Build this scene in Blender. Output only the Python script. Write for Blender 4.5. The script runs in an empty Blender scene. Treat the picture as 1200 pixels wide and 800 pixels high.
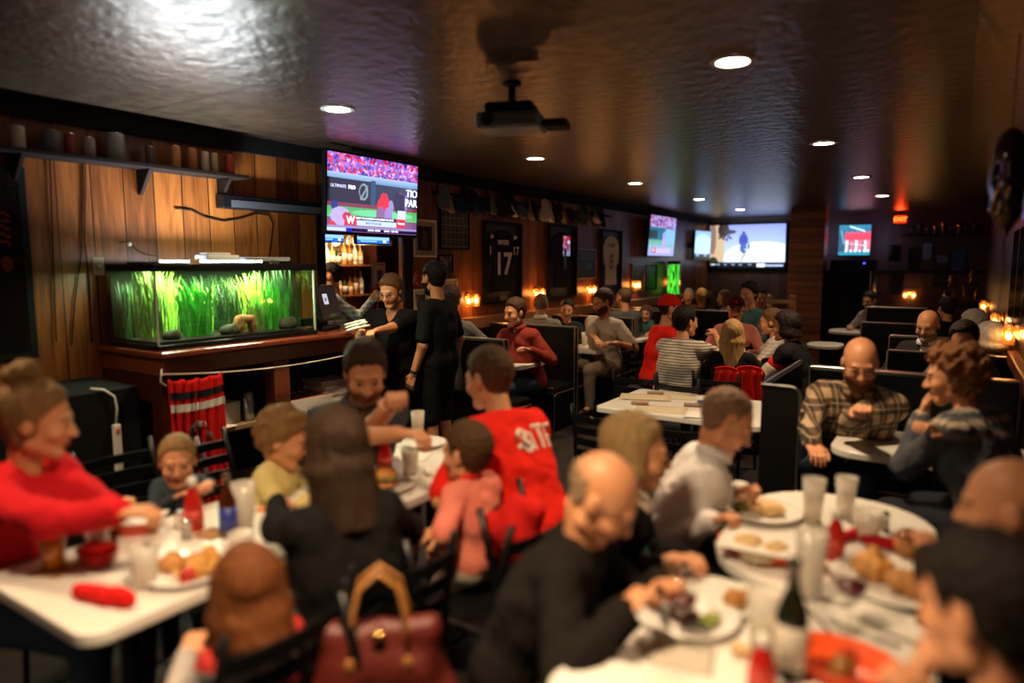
import bpy, math, random
import numpy as np
from mathutils import Vector, Matrix, Euler
from mathutils.bvhtree import BVHTree
random.seed(7); np.random.seed(7)
SC = bpy.context.scene; COL = SC.collection
PI = math.pi; R = math.radians
# ------------------------------------------------------------------ camera maths
CH = 1.72; FPX = 800.0; YAW = R(33); TILT = math.atan(91/800)
FW = Vector((-math.sin(YAW)*math.cos(TILT), math.cos(YAW)*math.cos(TILT), -math.sin(TILT)))
RT = Vector((math.cos(YAW), math.sin(YAW), 0))
UP = RT.cross(FW)
def ray(u, v): return FW + RT*((u-600)/FPX) - UP*((v-400)/FPX)
def atz(u, v, z):
    d = ray(u, v); t = (z-CH)/d.z; return Vector((d.x*t, d.y*t, z))
def atd(u, v, t):
    d = ray(u, v)*t; return Vector((d.x, d.y, CH+d.z))
WX = -4.55; BY = 14.8; CZ = 2.67; RX = 0.42
# ------------------------------------------------------------------ materials
MATS = {}
def mat(name, col=(.5,.5,.5), rough=.6, metal=0, emit=None, es=0, noise=0, nscale=12, bump=0, bscale=40, spec=.5, alpha=1, coat=0, sheen=0, stretch=None):
    if name in MATS: return MATS[name]
    m = bpy.data.materials.new(name); m.use_nodes = True; MATS[name] = m
    n = m.node_tree.nodes; l = m.node_tree.links; b = n['Principled BSDF']
    b.inputs['Base Color'].default_value = (*col, 1); b.inputs['Roughness'].default_value = rough
    b.inputs['Metallic'].default_value = metal; b.inputs['Specular IOR Level'].default_value = spec if rough < .65 or spec != .5 else .12
    if coat: b.inputs['Coat Weight'].default_value = coat
    if sheen: b.inputs['Sheen Weight'].default_value = sheen
    if alpha < 1: b.inputs['Alpha'].default_value = alpha
    if emit: b.inputs['Emission Color'].default_value = (*emit, 1); b.inputs['Emission Strength'].default_value = es
    tc = n.new('ShaderNodeTexCoord'); mp = n.new('ShaderNodeMapping'); l.new(tc.outputs['Object'], mp.inputs[0])
    if stretch: mp.inputs['Scale'].default_value = stretch
    nz = n.new('ShaderNodeTexNoise'); nz.inputs['Scale'].default_value = nscale; nz.inputs['Detail'].default_value = 5
    l.new(mp.outputs[0], nz.inputs['Vector'])
    k = noise or .08
    mx = n.new('ShaderNodeMixRGB'); mx.blend_type = 'MIX'
    mx.inputs[1].default_value = (*[c*(1-k) for c in col], 1); mx.inputs[2].default_value = (*[min(1, c*(1+k)) for c in col], 1)
    l.new(nz.outputs['Fac'], mx.inputs[0]); l.new(mx.outputs[0], b.inputs['Base Color'])
    if bump:
        n2 = n.new('ShaderNodeTexNoise'); n2.inputs['Scale'].default_value = bscale; n2.inputs['Detail'].default_value = 4
        l.new(mp.outputs[0], n2.inputs['Vector'])
        bp = n.new('ShaderNodeBump'); bp.inputs['Strength'].default_value = bump; bp.inputs['Distance'].default_value = .01
        l.new(n2.outputs['Fac'], bp.inputs['Height']); l.new(bp.outputs[0], b.inputs['Normal'])
    return m
def M_(n, l, op, a, b=None, c=None):
    x = n.new('ShaderNodeMath'); x.operation = op
    for i, q in enumerate((a, b, c)):
        if q is None: continue
        if isinstance(q, (int, float)): x.inputs[i].default_value = q
        else: l.new(q, x.inputs[i])
    return x.outputs[0]
def base(name, rough=.6, metal=0, spec=.5):
    m = bpy.data.materials.new(name); m.use_nodes = True; MATS[name] = m
    n = m.node_tree.nodes; l = m.node_tree.links; b = n['Principled BSDF']
    b.inputs['Roughness'].default_value = rough; b.inputs['Metallic'].default_value = metal; b.inputs['Specular IOR Level'].default_value = spec
    tc = n.new('ShaderNodeTexCoord'); sp = n.new('ShaderNodeSeparateXYZ'); l.new(tc.outputs['Object'], sp.inputs[0])
    return m, n, l, b, tc, sp
def ramp(n, l, fac, stops, const=False):
    r = n.new('ShaderNodeValToRGB'); e = r.color_ramp.elements
    if const: r.color_ramp.interpolation = 'CONSTANT'
    while len(e) < len(stops): e.new(.5)
    for i, (p, c) in enumerate(stops): e[i].position = p; e[i].color = (*c, 1)
    l.new(fac, r.inputs[0]); return r.outputs[0]
def glassy(name, col=(1,1,1), clear=.8, rough=.05, body=None):
    """thin clear pane: straight-through light plus a mirror coat, or plus a milky body colour"""
    if name in MATS: return MATS[name]
    m = bpy.data.materials.new(name); m.use_nodes = True; MATS[name] = m
    n = m.node_tree.nodes; l = m.node_tree.links; n.clear()
    o = n.new('ShaderNodeOutputMaterial'); t = n.new('ShaderNodeBsdfTransparent'); t.inputs[0].default_value = (*col, 1)
    g = n.new('ShaderNodeBsdfGlossy'); g.inputs['Roughness'].default_value = rough
    f = n.new('ShaderNodeLayerWeight'); f.inputs['Blend'].default_value = .5
    mx = n.new('ShaderNodeMixShader'); l.new(M_(n, l, 'ADD', M_(n, l, 'MULTIPLY', M_(n, l, 'POWER', f.outputs['Facing'], 4.0), .7), .03), mx.inputs[0]); l.new(t.outputs[0], mx.inputs[1]); l.new(g.outputs[0], mx.inputs[2])
    out = mx.outputs[0]
    if body:
        d = n.new('ShaderNodeBsdfPrincipled'); d.inputs['Base Color'].default_value = (*body, 1); d.inputs['Roughness'].default_value = .25
        m2 = n.new('ShaderNodeMixShader'); m2.inputs[0].default_value = 1-clear; l.new(out, m2.inputs[1]); l.new(d.outputs[0], m2.inputs[2]); out = m2.outputs[0]
    l.new(out, o.inputs[0]); return m
def planks(name, axis, width, c0, c1, c2, rough=.35, depth='Z'):
    m, n, l, b, tc, sp = base(name, rough)
    a = {'X': 0, 'Y': 1, 'Z': 2}
    u = sp.outputs[a[axis]]
    q = M_(n, l, 'DIVIDE', u, width); fl = M_(n, l, 'FLOOR', q); fr = M_(n, l, 'FRACT', q)
    wn = n.new('ShaderNodeTexWhiteNoise'); wn.noise_dimensions = '1D'; l.new(fl, wn.inputs['W'])
    mp = n.new('ShaderNodeMapping'); l.new(tc.outputs['Object'], mp.inputs[0])
    s = [14, 14, 14]; s[a[depth]] = 1.1; mp.inputs['Scale'].default_value = s
    ad = n.new('ShaderNodeVectorMath'); ad.operation = 'ADD'; l.new(mp.outputs[0], ad.inputs[0])
    cm = n.new('ShaderNodeCombineXYZ'); l.new(M_(n, l, 'MULTIPLY', wn.outputs['Value'], 37.0), cm.inputs[a[depth]]); l.new(cm.outputs[0], ad.inputs[1])
    nz = n.new('ShaderNodeTexNoise'); nz.inputs['Scale'].default_value = 1.6; nz.inputs['Detail'].default_value = 8; nz.inputs['Distortion'].default_value = 1.4
    l.new(ad.outputs[0], nz.inputs['Vector'])
    v = M_(n, l, 'ADD', M_(n, l, 'MULTIPLY', nz.outputs['Fac'], .75), M_(n, l, 'MULTIPLY', wn.outputs['Value'], .35))
    colr = ramp(n, l, v, [(.25, c0), (.52, c1), (.85, c2)])
    edge = M_(n, l, 'MINIMUM', fr, M_(n, l, 'SUBTRACT', 1.0, fr))
    gr = M_(n, l, 'GREATER_THAN', edge, .004/width)
    mx = n.new('ShaderNodeMixRGB'); mx.inputs[1].default_value = (.006, .003, .002, 1); l.new(gr, mx.inputs[0]); l.new(colr, mx.inputs[2])
    l.new(mx.outputs[0], b.inputs['Base Color'])
    bp = n.new('ShaderNodeBump'); bp.inputs['Strength'].default_value = .5; bp.inputs['Distance'].default_value = .006
    hh = M_(n, l, 'ADD', M_(n, l, 'MULTIPLY', gr, 1.0), M_(n, l, 'MULTIPLY', nz.outputs['Fac'], .25))
    l.new(hh, bp.inputs['Height']); l.new(bp.outputs[0], b.inputs['Normal'])
    return m
# ------------------------------------------------------------------ mesh builder
def mesh_np(name, V, F, mats, fm=None, smooth=True):
    me = bpy.data.meshes.new(name); V = np.asarray(V, np.float32)
    me.vertices.add(len(V)); me.vertices.foreach_set('co', V.ravel())
    F = np.asarray(F, np.int32); nf = len(F)
    me.loops.add(nf*4); me.loops.foreach_set('vertex_index', F.ravel())
    me.polygons.add(nf); me.polygons.foreach_set('loop_start', np.arange(0, nf*4, 4, dtype=np.int32))
    for m in mats: me.materials.append(m)
    if fm is not None: me.polygons.foreach_set('material_index', np.asarray(fm, np.int32))
    me.polygons.foreach_set('use_smooth', np.full(nf, smooth)); me.update(calc_edges=True); me.validate()
    return me
def link(name, me, parent=None):
    o = bpy.data.objects.new(name, me); COL.objects.link(o)
    if parent: o.parent = parent
    return o
class MB:
    def __init__(s): s.v = []; s.f = []; s.m = []
    def add(s, vs, fs, mi=0):
        k = len(s.v); s.v += [tuple(v) for v in vs]; s.f += [tuple(i+k for i in f) for f in fs]; s.m += [mi]*len(fs); return s
    def box(s, x0, y0, z0, x1, y1, z1, mi=0, M=None):
        vs = [Vector((x, y, z)) for z in (z0, z1) for y in (y0, y1) for x in (x0, x1)]
        if M: vs = [M @ v for v in vs]
        return s.add(vs, [(0,2,3,1), (4,5,7,6), (0,1,5,4), (2,6,7,3), (0,4,6,2), (1,3,7,5)], mi)
    def lathe(s, prof, c=(0,0,0), n=24, mi=0, M=None, sx=1, sy=1, caps=True):
        vs = []; k = len(prof)
        for (r, z) in prof:
            for i in range(n):
                a = 2*PI*i/n; v = Vector((r*math.cos(a)*sx, r*math.sin(a)*sy, z))
                vs.append((M @ v if M else v) + Vector(c))
        fs = [(j*n+i, j*n+(i+1) % n, (j+1)*n+(i+1) % n, (j+1)*n+i) for j in range(k-1) for i in range(n)]
        if caps and prof[0][0] > 1e-5: fs.append(tuple(range(n))[::-1])
        if caps and prof[-1][0] > 1e-5: fs.append(tuple((k-1)*n+i for i in range(n)))
        return s.add(vs, fs, mi)
    def tube(s, pts, r, n=8, mi=0, closed=False, flat=None):
        pts = [Vector(p) for p in pts]; rs = r if isinstance(r, (list, tuple)) else [r]*len(pts); vs = []
        up = None
        for i, p in enumerate(pts):
            a = pts[(i-1) % len(pts)] if closed or i > 0 else p; b = pts[(i+1) % len(pts)] if closed or i < len(pts)-1 else p
            t = (b-a).normalized()
            if up is None: up = Vector((0,0,1)) if abs(t.z) < .9 else Vector((1,0,0))
            sd = t.cross(up).normalized(); up = sd.cross(t).normalized()
            for j in range(n):
                q = 2*PI*j/n; vs.append(p + sd*math.cos(q)*rs[i] + up*math.sin(q)*rs[i]*(flat or 1))
        m = len(pts); fs = []
        for i in range(m if closed else m-1):
            for j in range(n): fs.append((i*n+j, i*n+(j+1) % n, ((i+1) % m)*n+(j+1) % n, ((i+1) % m)*n+j))
        if not closed: fs += [tuple(range(n))[::-1], tuple((m-1)*n+j for j in range(n))]
        return s.add(vs, fs, mi)
    def prism(s, pts, z0, z1, mi=0, M=None):
        n = len(pts); vs = [Vector((x, y, z)) for z in (z0, z1) for (x, y) in pts]
        if M: vs = [M @ v for v in vs]
        return s.add(vs, [tuple(range(n))[::-1], tuple(range(n, 2*n))] + [(i, (i+1) % n, n+(i+1) % n, n+i) for i in range(n)], mi)
    def ball(s, c, r, n=12, mi=0, M=None):
        r = r if isinstance(r, (tuple, list)) else (r, r, r)
        pr = [(math.sin(PI*i/n), -math.cos(PI*i/n)) for i in range(n+1)]; pr[0] = (0, -1); pr[-1] = (0, 1)
        vs = []; k = n+1; w = n*2
        for (q, z) in pr:
            for i in range(w):
                a = 2*PI*i/w; v = Vector((q*math.cos(a)*r[0], q*math.sin(a)*r[1], z*r[2])); vs.append((M @ v if M else v)+Vector(c))
        return s.add(vs, [(j*w+i, j*w+(i+1) % w, (j+1)*w+(i+1) % w, (j+1)*w+i) for j in range(k-1) for i in range(w)], mi)
    def build(s, name, mats, parent=None, bevel=0, smooth=False, seg=2, solid=0):
        me = bpy.data.meshes.new(name); me.from_pydata([tuple(v) for v in s.v], [], s.f)
        mats = mats if isinstance(mats, (list, tuple)) else [mats]
        for m in mats: me.materials.append(m)
        me.polygons.foreach_set('material_index', s.m)
        me.polygons.foreach_set('use_smooth', [bool(smooth)]*len(s.f)); me.update()
        o = link(name, me, parent)
        if solid:
            q = o.modifiers.new('s', 'SOLIDIFY'); q.thickness = solid
        if bevel:
            b = o.modifiers.new('b', 'BEVEL'); b.width = bevel; b.segments = seg; b.limit_method = 'ANGLE'; b.angle_limit = R(40)
        return o
def tag(o, label, cat, group=None, kind=None):
    o['label'] = label; o['category'] = cat
    if group: o['group'] = group
    if kind: o['kind'] = kind
    return o
def thing(name, label, cat, loc=(0,0,0), rz=0, group=None):
    o = link(name, None); o.location = loc; o.rotation_euler = (0, 0, rz); o.empty_display_size = .1
    return tag(o, label, cat, group)
def struct(name, mb, m, **k):
    o = mb.build(name, m, **k); o['kind'] = 'structure'; return o
def copy_tree(o, parent=None):
    c = o.copy(); COL.objects.link(c)
    if parent: c.parent = parent
    for ch in list(o.children): copy_tree(ch, c)
    return c
def dup(o, loc, rz=0, label=None, group=None):
    c = copy_tree(o); c.location = loc; c.rotation_euler = (0, 0, rz)
    if label: c['label'] = label
    if group: c['group'] = group
    return c
def round_rect(w, d, r, n=6):
    pts = []
    for cx, cy, a0 in ((w/2-r, d/2-r, 0), (-w/2+r, d/2-r, 90), (-w/2+r, -d/2+r, 180), (w/2-r, -d/2+r, 270)):
        for i in range(n+1):
            a = R(a0+90*i/n); pts.append((cx+r*math.cos(a), cy+r*math.sin(a)))
    return pts
# flat text as mesh in the local XZ plane facing -Y
_FONT = {}
def text_mesh(body, size, depth=.002, align='CENTER', bold=0):
    cu = bpy.data.curves.new('lettering', 'FONT'); cu.body = body; cu.size = size; cu.extrude = depth; cu.align_x = align; cu.align_y = 'CENTER'; cu.offset = bold
    o = bpy.data.objects.new('tmp', cu); COL.objects.link(o); dg = bpy.context.evaluated_depsgraph_get(); dg.update()
    me = bpy.data.meshes.new_from_object(o.evaluated_get(dg)); bpy.data.objects.remove(o); bpy.data.curves.remove(cu)
    me.transform(Matrix.Rotation(PI/2, 4, 'X')); return me
def text_part(name, body, size, m, parent, loc, depth=.002, bold=0):
    me = text_mesh(body, size, depth, bold=bold); me.materials.clear(); me.materials.append(m); o = link(name, me, parent); o.location = loc; return o
# pictures: small rasters kept as face colours on a real flat panel
class Pic:
    def __init__(s, w, h, col=(0,0,0)):
        s.w, s.h = w, h; s.a = np.zeros((h, w, 3)); s.a[:] = col
        yy, xx = np.mgrid[0:h, 0:w]; s.x = (xx+.5)/w; s.y = (yy+.5)/h
    def rect(s, x0, y0, x1, y1, c): s.a[(s.x >= x0) & (s.x < x1) & (s.y >= y0) & (s.y < y1)] = c; return s
    def ell(s, cx, cy, rx, ry, c): s.a[((s.x-cx)/rx)**2+((s.y-cy)/ry)**2 < 1] = c; return s
    def line(s, x0, y0, x1, y1, w, c):
        asp = s.h/s.w; dx, dy = x1-x0, (y1-y0)*asp; L = dx*dx+dy*dy+1e-9
        t = np.clip(((s.x-x0)*dx+(s.y-y0)*asp*dy)/L, 0, 1); d = np.hypot(s.x-x0-t*dx, (s.y-y0)*asp-t*dy); s.a[d < w] = c; return s
    def grad(s, x0, y0, x1, y1, c0, c1):
        k = (s.x >= x0) & (s.x < x1) & (s.y >= y0) & (s.y < y1); t = ((s.y-y0)/(y1-y0))[k][:, None]; s.a[k] = np.array(c0)*(1-t)+np.array(c1)*t; return s
    def speck(s, x0, y0, x1, y1, cols, n, r):
        for _ in range(n): s.ell(random.uniform(x0, x1), random.uniform(y0, y1), r*random.uniform(.6, 1.4), r*1.6*random.uniform(.6, 1.4), random.choice(cols))
        return s
    def noise(s, k): s.a = np.clip(s.a*(1+k*(np.random.rand(s.h, s.w, 1)-.5)*2), 0, 1); return s
def picmat(name, es=0, rough=.4):
    if name in MATS: return MATS[name]
    m = bpy.data.materials.new(name); m.use_nodes = True; MATS[name] = m; n = m.node_tree.nodes; l = m.node_tree.links; b = n['Principled BSDF']
    a = n.new('ShaderNodeVertexColor'); a.layer_name = 'Col'; b.inputs['Roughness'].default_value = rough
    if es: l.new(a.outputs[0], b.inputs['Emission Color']); b.inputs['Emission Strength'].default_value = es; b.inputs['Base Color'].default_value = (.01, .01, .01, 1)
    else: l.new(a.outputs[0], b.inputs['Base Color'])
    return m
def panel(name, pic, w, h, m, parent, off=(0,0,0)):
    nx, ny = pic.w, pic.h; X, Z = np.meshgrid(np.linspace(-w/2, w/2, nx+1), np.linspace(h/2, -h/2, ny+1))
    V = np.stack([X.ravel()+off[0], np.full(X.size, off[1]), Z.ravel()+off[2]], 1)
    i = (np.arange(ny)[:, None]*(nx+1)+np.arange(nx)[None]).ravel(); F = np.stack([i+nx+1, i+nx+2, i+1, i], 1)
    me = mesh_np(name, V, F, [m], smooth=False); ca = me.color_attributes.new('Col', 'FLOAT_COLOR', 'CORNER')
    c = np.ones((nx*ny, 4, 4), np.float32); c[:, :, :3] = pic.a.reshape(-1, 1, 3)**1.9; ca.data.foreach_set('color', c.ravel())
    return link(name, me, parent)
# ------------------------------------------------------------------ implicit surfaces -> quads
def snets(v, lo, h):
    ins = v < 0; nx, ny, nz = v.shape
    cs = [(i, j, k) for i in (0, 1) for j in (0, 1) for k in (0, 1)]
    cnt = np.zeros((nx-1, ny-1, nz-1), np.int8)
    for i, j, k in cs: cnt += ins[i:nx-1+i, j:ny-1+j, k:nz-1+k]
    act = (cnt > 0) & (cnt < 8); ids = np.argwhere(act)
    if not len(ids): return np.zeros((0, 3)), np.zeros((0, 4), int)
    idx = np.full(act.shape, -1, np.int32); idx[act] = np.arange(len(ids))
    CV = np.stack([v[ids[:, 0]+i, ids[:, 1]+j, ids[:, 2]+k] for i, j, k in cs], 1); C = np.array(cs, float)
    acc = np.zeros((len(ids), 3)); n = np.zeros(len(ids))
    for a in range(8):
        for b in range(a+1, 8):
            if abs(C[a]-C[b]).sum() != 1: continue
            va, vb = CV[:, a], CV[:, b]; s = (va < 0) != (vb < 0); t = np.where(s, va/np.where(s, va-vb, 1), 0)
            acc += s[:, None]*(C[a]+t[:, None]*(C[b]-C[a])); n += s
    P = np.array(lo)+h*(ids+acc/n[:, None]); F = []
    for ax in range(3):
        sl0 = [slice(1, -1)]*3; sl1 = [slice(1, -1)]*3; sl0[ax] = slice(0, v.shape[ax]-1); sl1[ax] = slice(1, v.shape[ax])
        A = ins[tuple(sl0)]; B = ins[tuple(sl1)]; e = np.argwhere(A != B); fl = A[tuple(e.T)]
        o = e.copy()
        for q in range(3):
            if q != ax: o[:, q] += 1
        u, w = [(1, 2), (2, 0), (0, 1)][ax]; g = []
        for du, dw in ((-1, -1), (0, -1), (0, 0), (-1, 0)):
            c = o.copy(); c[:, u] += du; c[:, w] += dw; g.append(idx[tuple(c.T)])
        g = np.stack(g, 1); g[~fl] = g[~fl][:, ::-1]; F.append(g)
    return P, np.concatenate(F)
def cap(a, b, ra, rb=None, k=.02, op='+'): return ('c', np.array(a, float), np.array(b, float), ra, ra if rb is None else rb, k, op)
def ell(c, r, k=.02, op='+', rot=None): return ('e', np.array(c, float), np.array(r, float), rot, 0, k, op)
def sdf(prims, h, post=None, lim=None):
    los, his = [], []
    for p in prims:
        if p[6] != '+': continue
        if p[0] == 'c': los.append(np.minimum(p[1]-p[3], p[2]-p[4])); his.append(np.maximum(p[1]+p[3], p[2]+p[4]))
        else: q = p[2] if p[3] is None else np.full(3, p[2].max()); los.append(p[1]-q); his.append(p[1]+q)
    lo = np.min(los, 0)-3*h-.012; hi = np.max(his, 0)+3*h+.012
    n = np.ceil((hi-lo)/h).astype(int)+1; ax = [(lo[i]+h*np.arange(n[i])).astype(np.float32) for i in range(3)]
    v = np.full(n, .06, np.float32)
    for p in prims:
        kind, A, B, r1, r2, k, op = p
        if kind == 'c': l = np.minimum(A-r1, B-r2); u = np.maximum(A+r1, B+r2)
        else: q = B if r1 is None else np.full(3, B.max()); l = A-q; u = A+q
        m = k+2*h+(.02 if op == '+' else .0)
        i0 = np.clip(np.floor((l-m-lo)/h).astype(int), 0, n); i1 = np.clip(np.ceil((u+m-lo)/h).astype(int)+1, 0, n)
        if (i1 <= i0).any(): continue
        s = tuple(slice(a, b) for a, b in zip(i0, i1))
        X = ax[0][s[0]][:, None, None]; Y = ax[1][s[1]][None, :, None]; Z = ax[2][s[2]][None, None, :]
        if kind == 'c':
            d = B-A; L = max((d*d).sum(), 1e-9); px, py, pz = X-A[0], Y-A[1], Z-A[2]
            t = np.clip((px*d[0]+py*d[1]+pz*d[2])/L, 0, 1)
            D = np.sqrt((px-t*d[0])**2+(py-t*d[1])**2+(pz-t*d[2])**2)-(r1+(r2-r1)*t)
        else:
            px, py, pz = X-A[0], Y-A[1], Z-A[2]
            if r1 is not None:
                Rm = r1; px, py, pz = (Rm[0][0]*px+Rm[1][0]*py+Rm[2][0]*pz, Rm[0][1]*px+Rm[1][1]*py+Rm[2][1]*pz, Rm[0][2]*px+Rm[1][2]*py+Rm[2][2]*pz)
            k0 = np.sqrt((px/B[0])**2+(py/B[1])**2+(pz/B[2])**2); k1 = np.sqrt((px/B[0]**2)**2+(py/B[1]**2)**2+(pz/B[2]**2)**2)+1e-6
            D = k0*(k0-1)/k1
        w = v[s]
        if op == '+': hh = np.clip(.5+.5*(D-w)/k, 0, 1); v[s] = D*(1-hh)+w*hh-k*hh*(1-hh)
        elif op == '-': D = -D; hh = np.clip(.5-.5*(D-w)/k, 0, 1); v[s] = D*(1-hh)+w*hh+k*hh*(1-hh)
    if post is not None: v = post(v, ax[0][:, None, None], ax[1][None, :, None], ax[2][None, None, :])
    v[0] = v[-1] = .05; v[:, 0] = v[:, -1] = .05; v[:, :, 0] = v[:, :, -1] = .05
    return snets(v, lo, h)
def wav(X, Y, Z, f, s=0):
    return np.sin(X*f+1.3*np.sin(Z*f*.7+s)+s)*np.sin(Y*f*.9+2.1*np.sin(X*f*.6)+s*2)+.6*np.sin(Z*f*1.1+1.7*np.sin(Y*f*.8+X*f*.5)+s*3)
def lump(name, prims, m, parent, h=.006, amp=0, f=90, fm=None):
    V, F = sdf(prims, h, (lambda v, X, Y, Z: v+amp*wav(X, Y, Z, f)) if amp else None)
    return link(name, mesh_np(name, V, F, m if isinstance(m, list) else [m]), parent)
# ------------------------------------------------------------------ people
FABW = .0045
def skin_mats(tone):
    k = 'skin_%d' % int(tone*100)
    c = tuple(a*(1-tone)+b*tone for a, b in zip((.68, .31, .15), (.2, .075, .032)))
    if k in MATS: return MATS[k]
    m = mat(k, c, .48, noise=.12, nscale=25, bump=.12, bscale=120)
    b = m.node_tree.nodes['Principled BSDF']; b.inputs['Subsurface Weight'].default_value = .08; b.inputs['Subsurface Radius'].default_value = (.02, .008, .004); b.inputs['Subsurface Scale'].default_value = .3
    return m
def head_prims(fem=0, fat=0):
    f = 1-.06*fem; w = 1+.12*fat
    return [ell((0, -.018, .036), (.076, .097, .086), .02), ell((0, .022, -.02), (.064*w, .074, .088), .03), cap((-.038*w, .0, -.07), (-.014*f, .062, -.1), .03*w, .024, .02),
            cap((.038*w, .0, -.07), (.014*f, .062, -.1), .03*w, .024, .02), ell((0, .07, -.105), (.022*f, .018, .018), .015),
            ell((-.042*w, .062, -.032), (.024, .024, .022), .02), ell((.042*w, .062, -.032), (.024, .024, .022), .02),
            cap((-.036, .082, .022), (.036, .082, .022), .011*f, None, .014),
            cap((-.031, .104, .0), (-.031, .1, 0), .015, None, .012, '-'), cap((.031, .104, .0), (.031, .1, 0), .015, None, .012, '-'),
            ell((-.031, .081, .0), (.0135, .0125, .0115), .003), ell((.031, .081, .0), (.0135, .0125, .0115), .003),
            cap((-.044, .0905, .0085), (-.019, .0935, .009), .0042, None, .004), cap((.044, .0905, .0085), (.019, .0935, .009), .0042, None, .004),
            cap((0, .09, .006), (0, .112, -.033), .0085, .0125, .01), ell((-.012, .1, -.036), (.009, .012, .008), .006), ell((.012, .1, -.036), (.009, .012, .008), .006),
            cap((-.025, .083, -.0625), (0, .097, -.059), .0035, .0052, .006), cap((.025, .083, -.0625), (0, .097, -.059), .0035, .0052, .006),
            cap((-.022, .083, -.068), (0, .0945, -.071), .004, .0062, .006), cap((.022, .083, -.068), (0, .0945, -.071), .004, .0062, .006),
            ell((-.078, -.012, -.008), (.009, .02, .031), .008), ell((.078, -.012, -.008), (.009, .02, .031), .008)]
CRAN = [ell((0, -.018, .036), (.076, .097, .086), .02), ell((0, .005, -.03), (.064, .074, .085), .03)]
def hairline(style):
    if style == 'rec': return [-.12, -.06, -.034, -.028, .002, .008, .03, .05, .07], [-.1, -.08, -.045, .028, .032, .005, .05, .085, .2]
    if style == 'fringe': return [-.12, -.06, -.034, -.028, .002, .008, .02, .04], [-.1, -.08, -.045, .026, .03, .0, .025, .07]
    if style == 'short': return [-.12, -.06, -.036, -.028, .002, .008, .022, .04, .058, .08, .1], [-.095, -.08, -.045, .024, .026, -.005, .0, .045, .072, .078, .08]
    return [-.12, -.05, -.015, .02, .05, .075, .1], [-.1, -.085, -.035, .01, .055, .074, .082]
def hair_mesh(style, t, h, seed, ln=.2, fem=0):
    prims = [('e', p[1]+np.array([0, -.004, .002]), p[2]+t*np.array([.75, .9, 1.15]), p[3], p[4], p[5], p[6]) for p in CRAN]
    xs, zs = hairline(style); top = .045 if style == 'fringe' else None
    amp = {'curly': .011, 'long': .003, 'bun': .0025, 'messy': .007}.get(style, .0022); fr = {'curly': 95, 'messy': 70}.get(style, 160)
    rnd = random.Random(seed)
    def region(v, X, Y, Z):
        z0 = np.interp(Y[0, :, 0], xs, zs)[None, :, None]
        g = (z0-Z)*.75
        if style in ('long', 'bob', 'curly', 'bun', 'pony'):       # whole head at the back, parted face opening
            face = ((X/.062)**2+((Z+.035)/.1)**2); g = np.where(Y > .02, np.maximum(g, (1-face)*.03), np.where(Y > -.03, g*.2-.01, -1))
        if style == 'fringe': g = np.maximum(g, np.where(Y < -.055, Z-.05, Z-.018))
        g = g+.0035*np.sin(X*170+seed)*np.sin(Z*150+Y*120+seed)
        q = v+amp*wav(X+0*Z, Y, Z*(.35 if style in ('long', 'bun', 'bob') else 1), fr, seed); k = .03; hh = np.clip(.5-.5*(g-q)/k, 0, 1)
        return g*(1-hh)+q*hh+k*hh*(1-hh)*.9
    V, F = sdf(prims, h, region); parts = [(V, F)]
    ex = []
    if style in ('long', 'bob'):
        for i in range(13):
            a = R(-18+216*i/12); x = math.cos(a)*.074; y = -.018-math.sin(a)*.082
            L = ln*(1+.06*rnd.uniform(-1, 1)); r = .02
            q = 1.18 if style == 'bob' else 1.08
            ex += [cap((x*.93, y*.93, .055), (x*1.04, y*1.04, -.05), r*1.15, r*1.3, .02), cap((x*1.04, y*1.04, -.05), (x*q, y*q-.012, -.06-L), r*1.3, r*.9, .02)]
    if style == 'bun': ex += [ell((0, -.06, .16), (.046, .042, .036), .01), ell((0.012, -.09, .145), (.034, .03, .03), .01), ell((-.02, -.05, .175), (.025, .025, .02), .01), cap((0, -.08, .06), (0, -.06, .13), .04, .028, .02)]
    if style == 'pony': ex += [cap((0, -.1, .03), (0, -.14, .01), .025, .03, .02), cap((0, -.14, .01), (.01, -.145, -.14), .032, .014, .02)]
    if style == 'curly':
        for i in range(90):
            d = Vector((rnd.gauss(0, 1), rnd.gauss(-.5, 1), rnd.gauss(.55, .8))).normalized()
            if d.y > .35 and d.z < .45: continue
            c = Vector((d.x*.085, -.02+d.y*.1, .03+d.z*.1)); ex.append(ell(c, [rnd.uniform(.016, .027)]*3, .008))
    if ex: parts.append(sdf(ex, h, lambda v, X, Y, Z: v+amp*1.2*wav(X, Y, Z*(.15 if style in ('long', 'bun', 'bob', 'pony') else 1), fr, seed)))
    V = np.concatenate([p[0] for p in parts]); off = len(parts[0][0]); F = np.concatenate([parts[0][1]]+[p[1]+off for p in parts[1:]])
    return V, F
def xf(V, M):
    A = np.array(M); return V@A[:3, :3].T+A[:3, 3]
def frame(y, zh):
    """matrix whose local +Y is y and local +Z is close to zh"""
    y = Vector(y).normalized(); x = y.cross(Vector(zh)).normalized(); z = x.cross(y).normalized()
    return Matrix(((x.x, y.x, z.x), (x.y, y.y, z.y), (x.z, y.z, z.z)))
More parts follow.
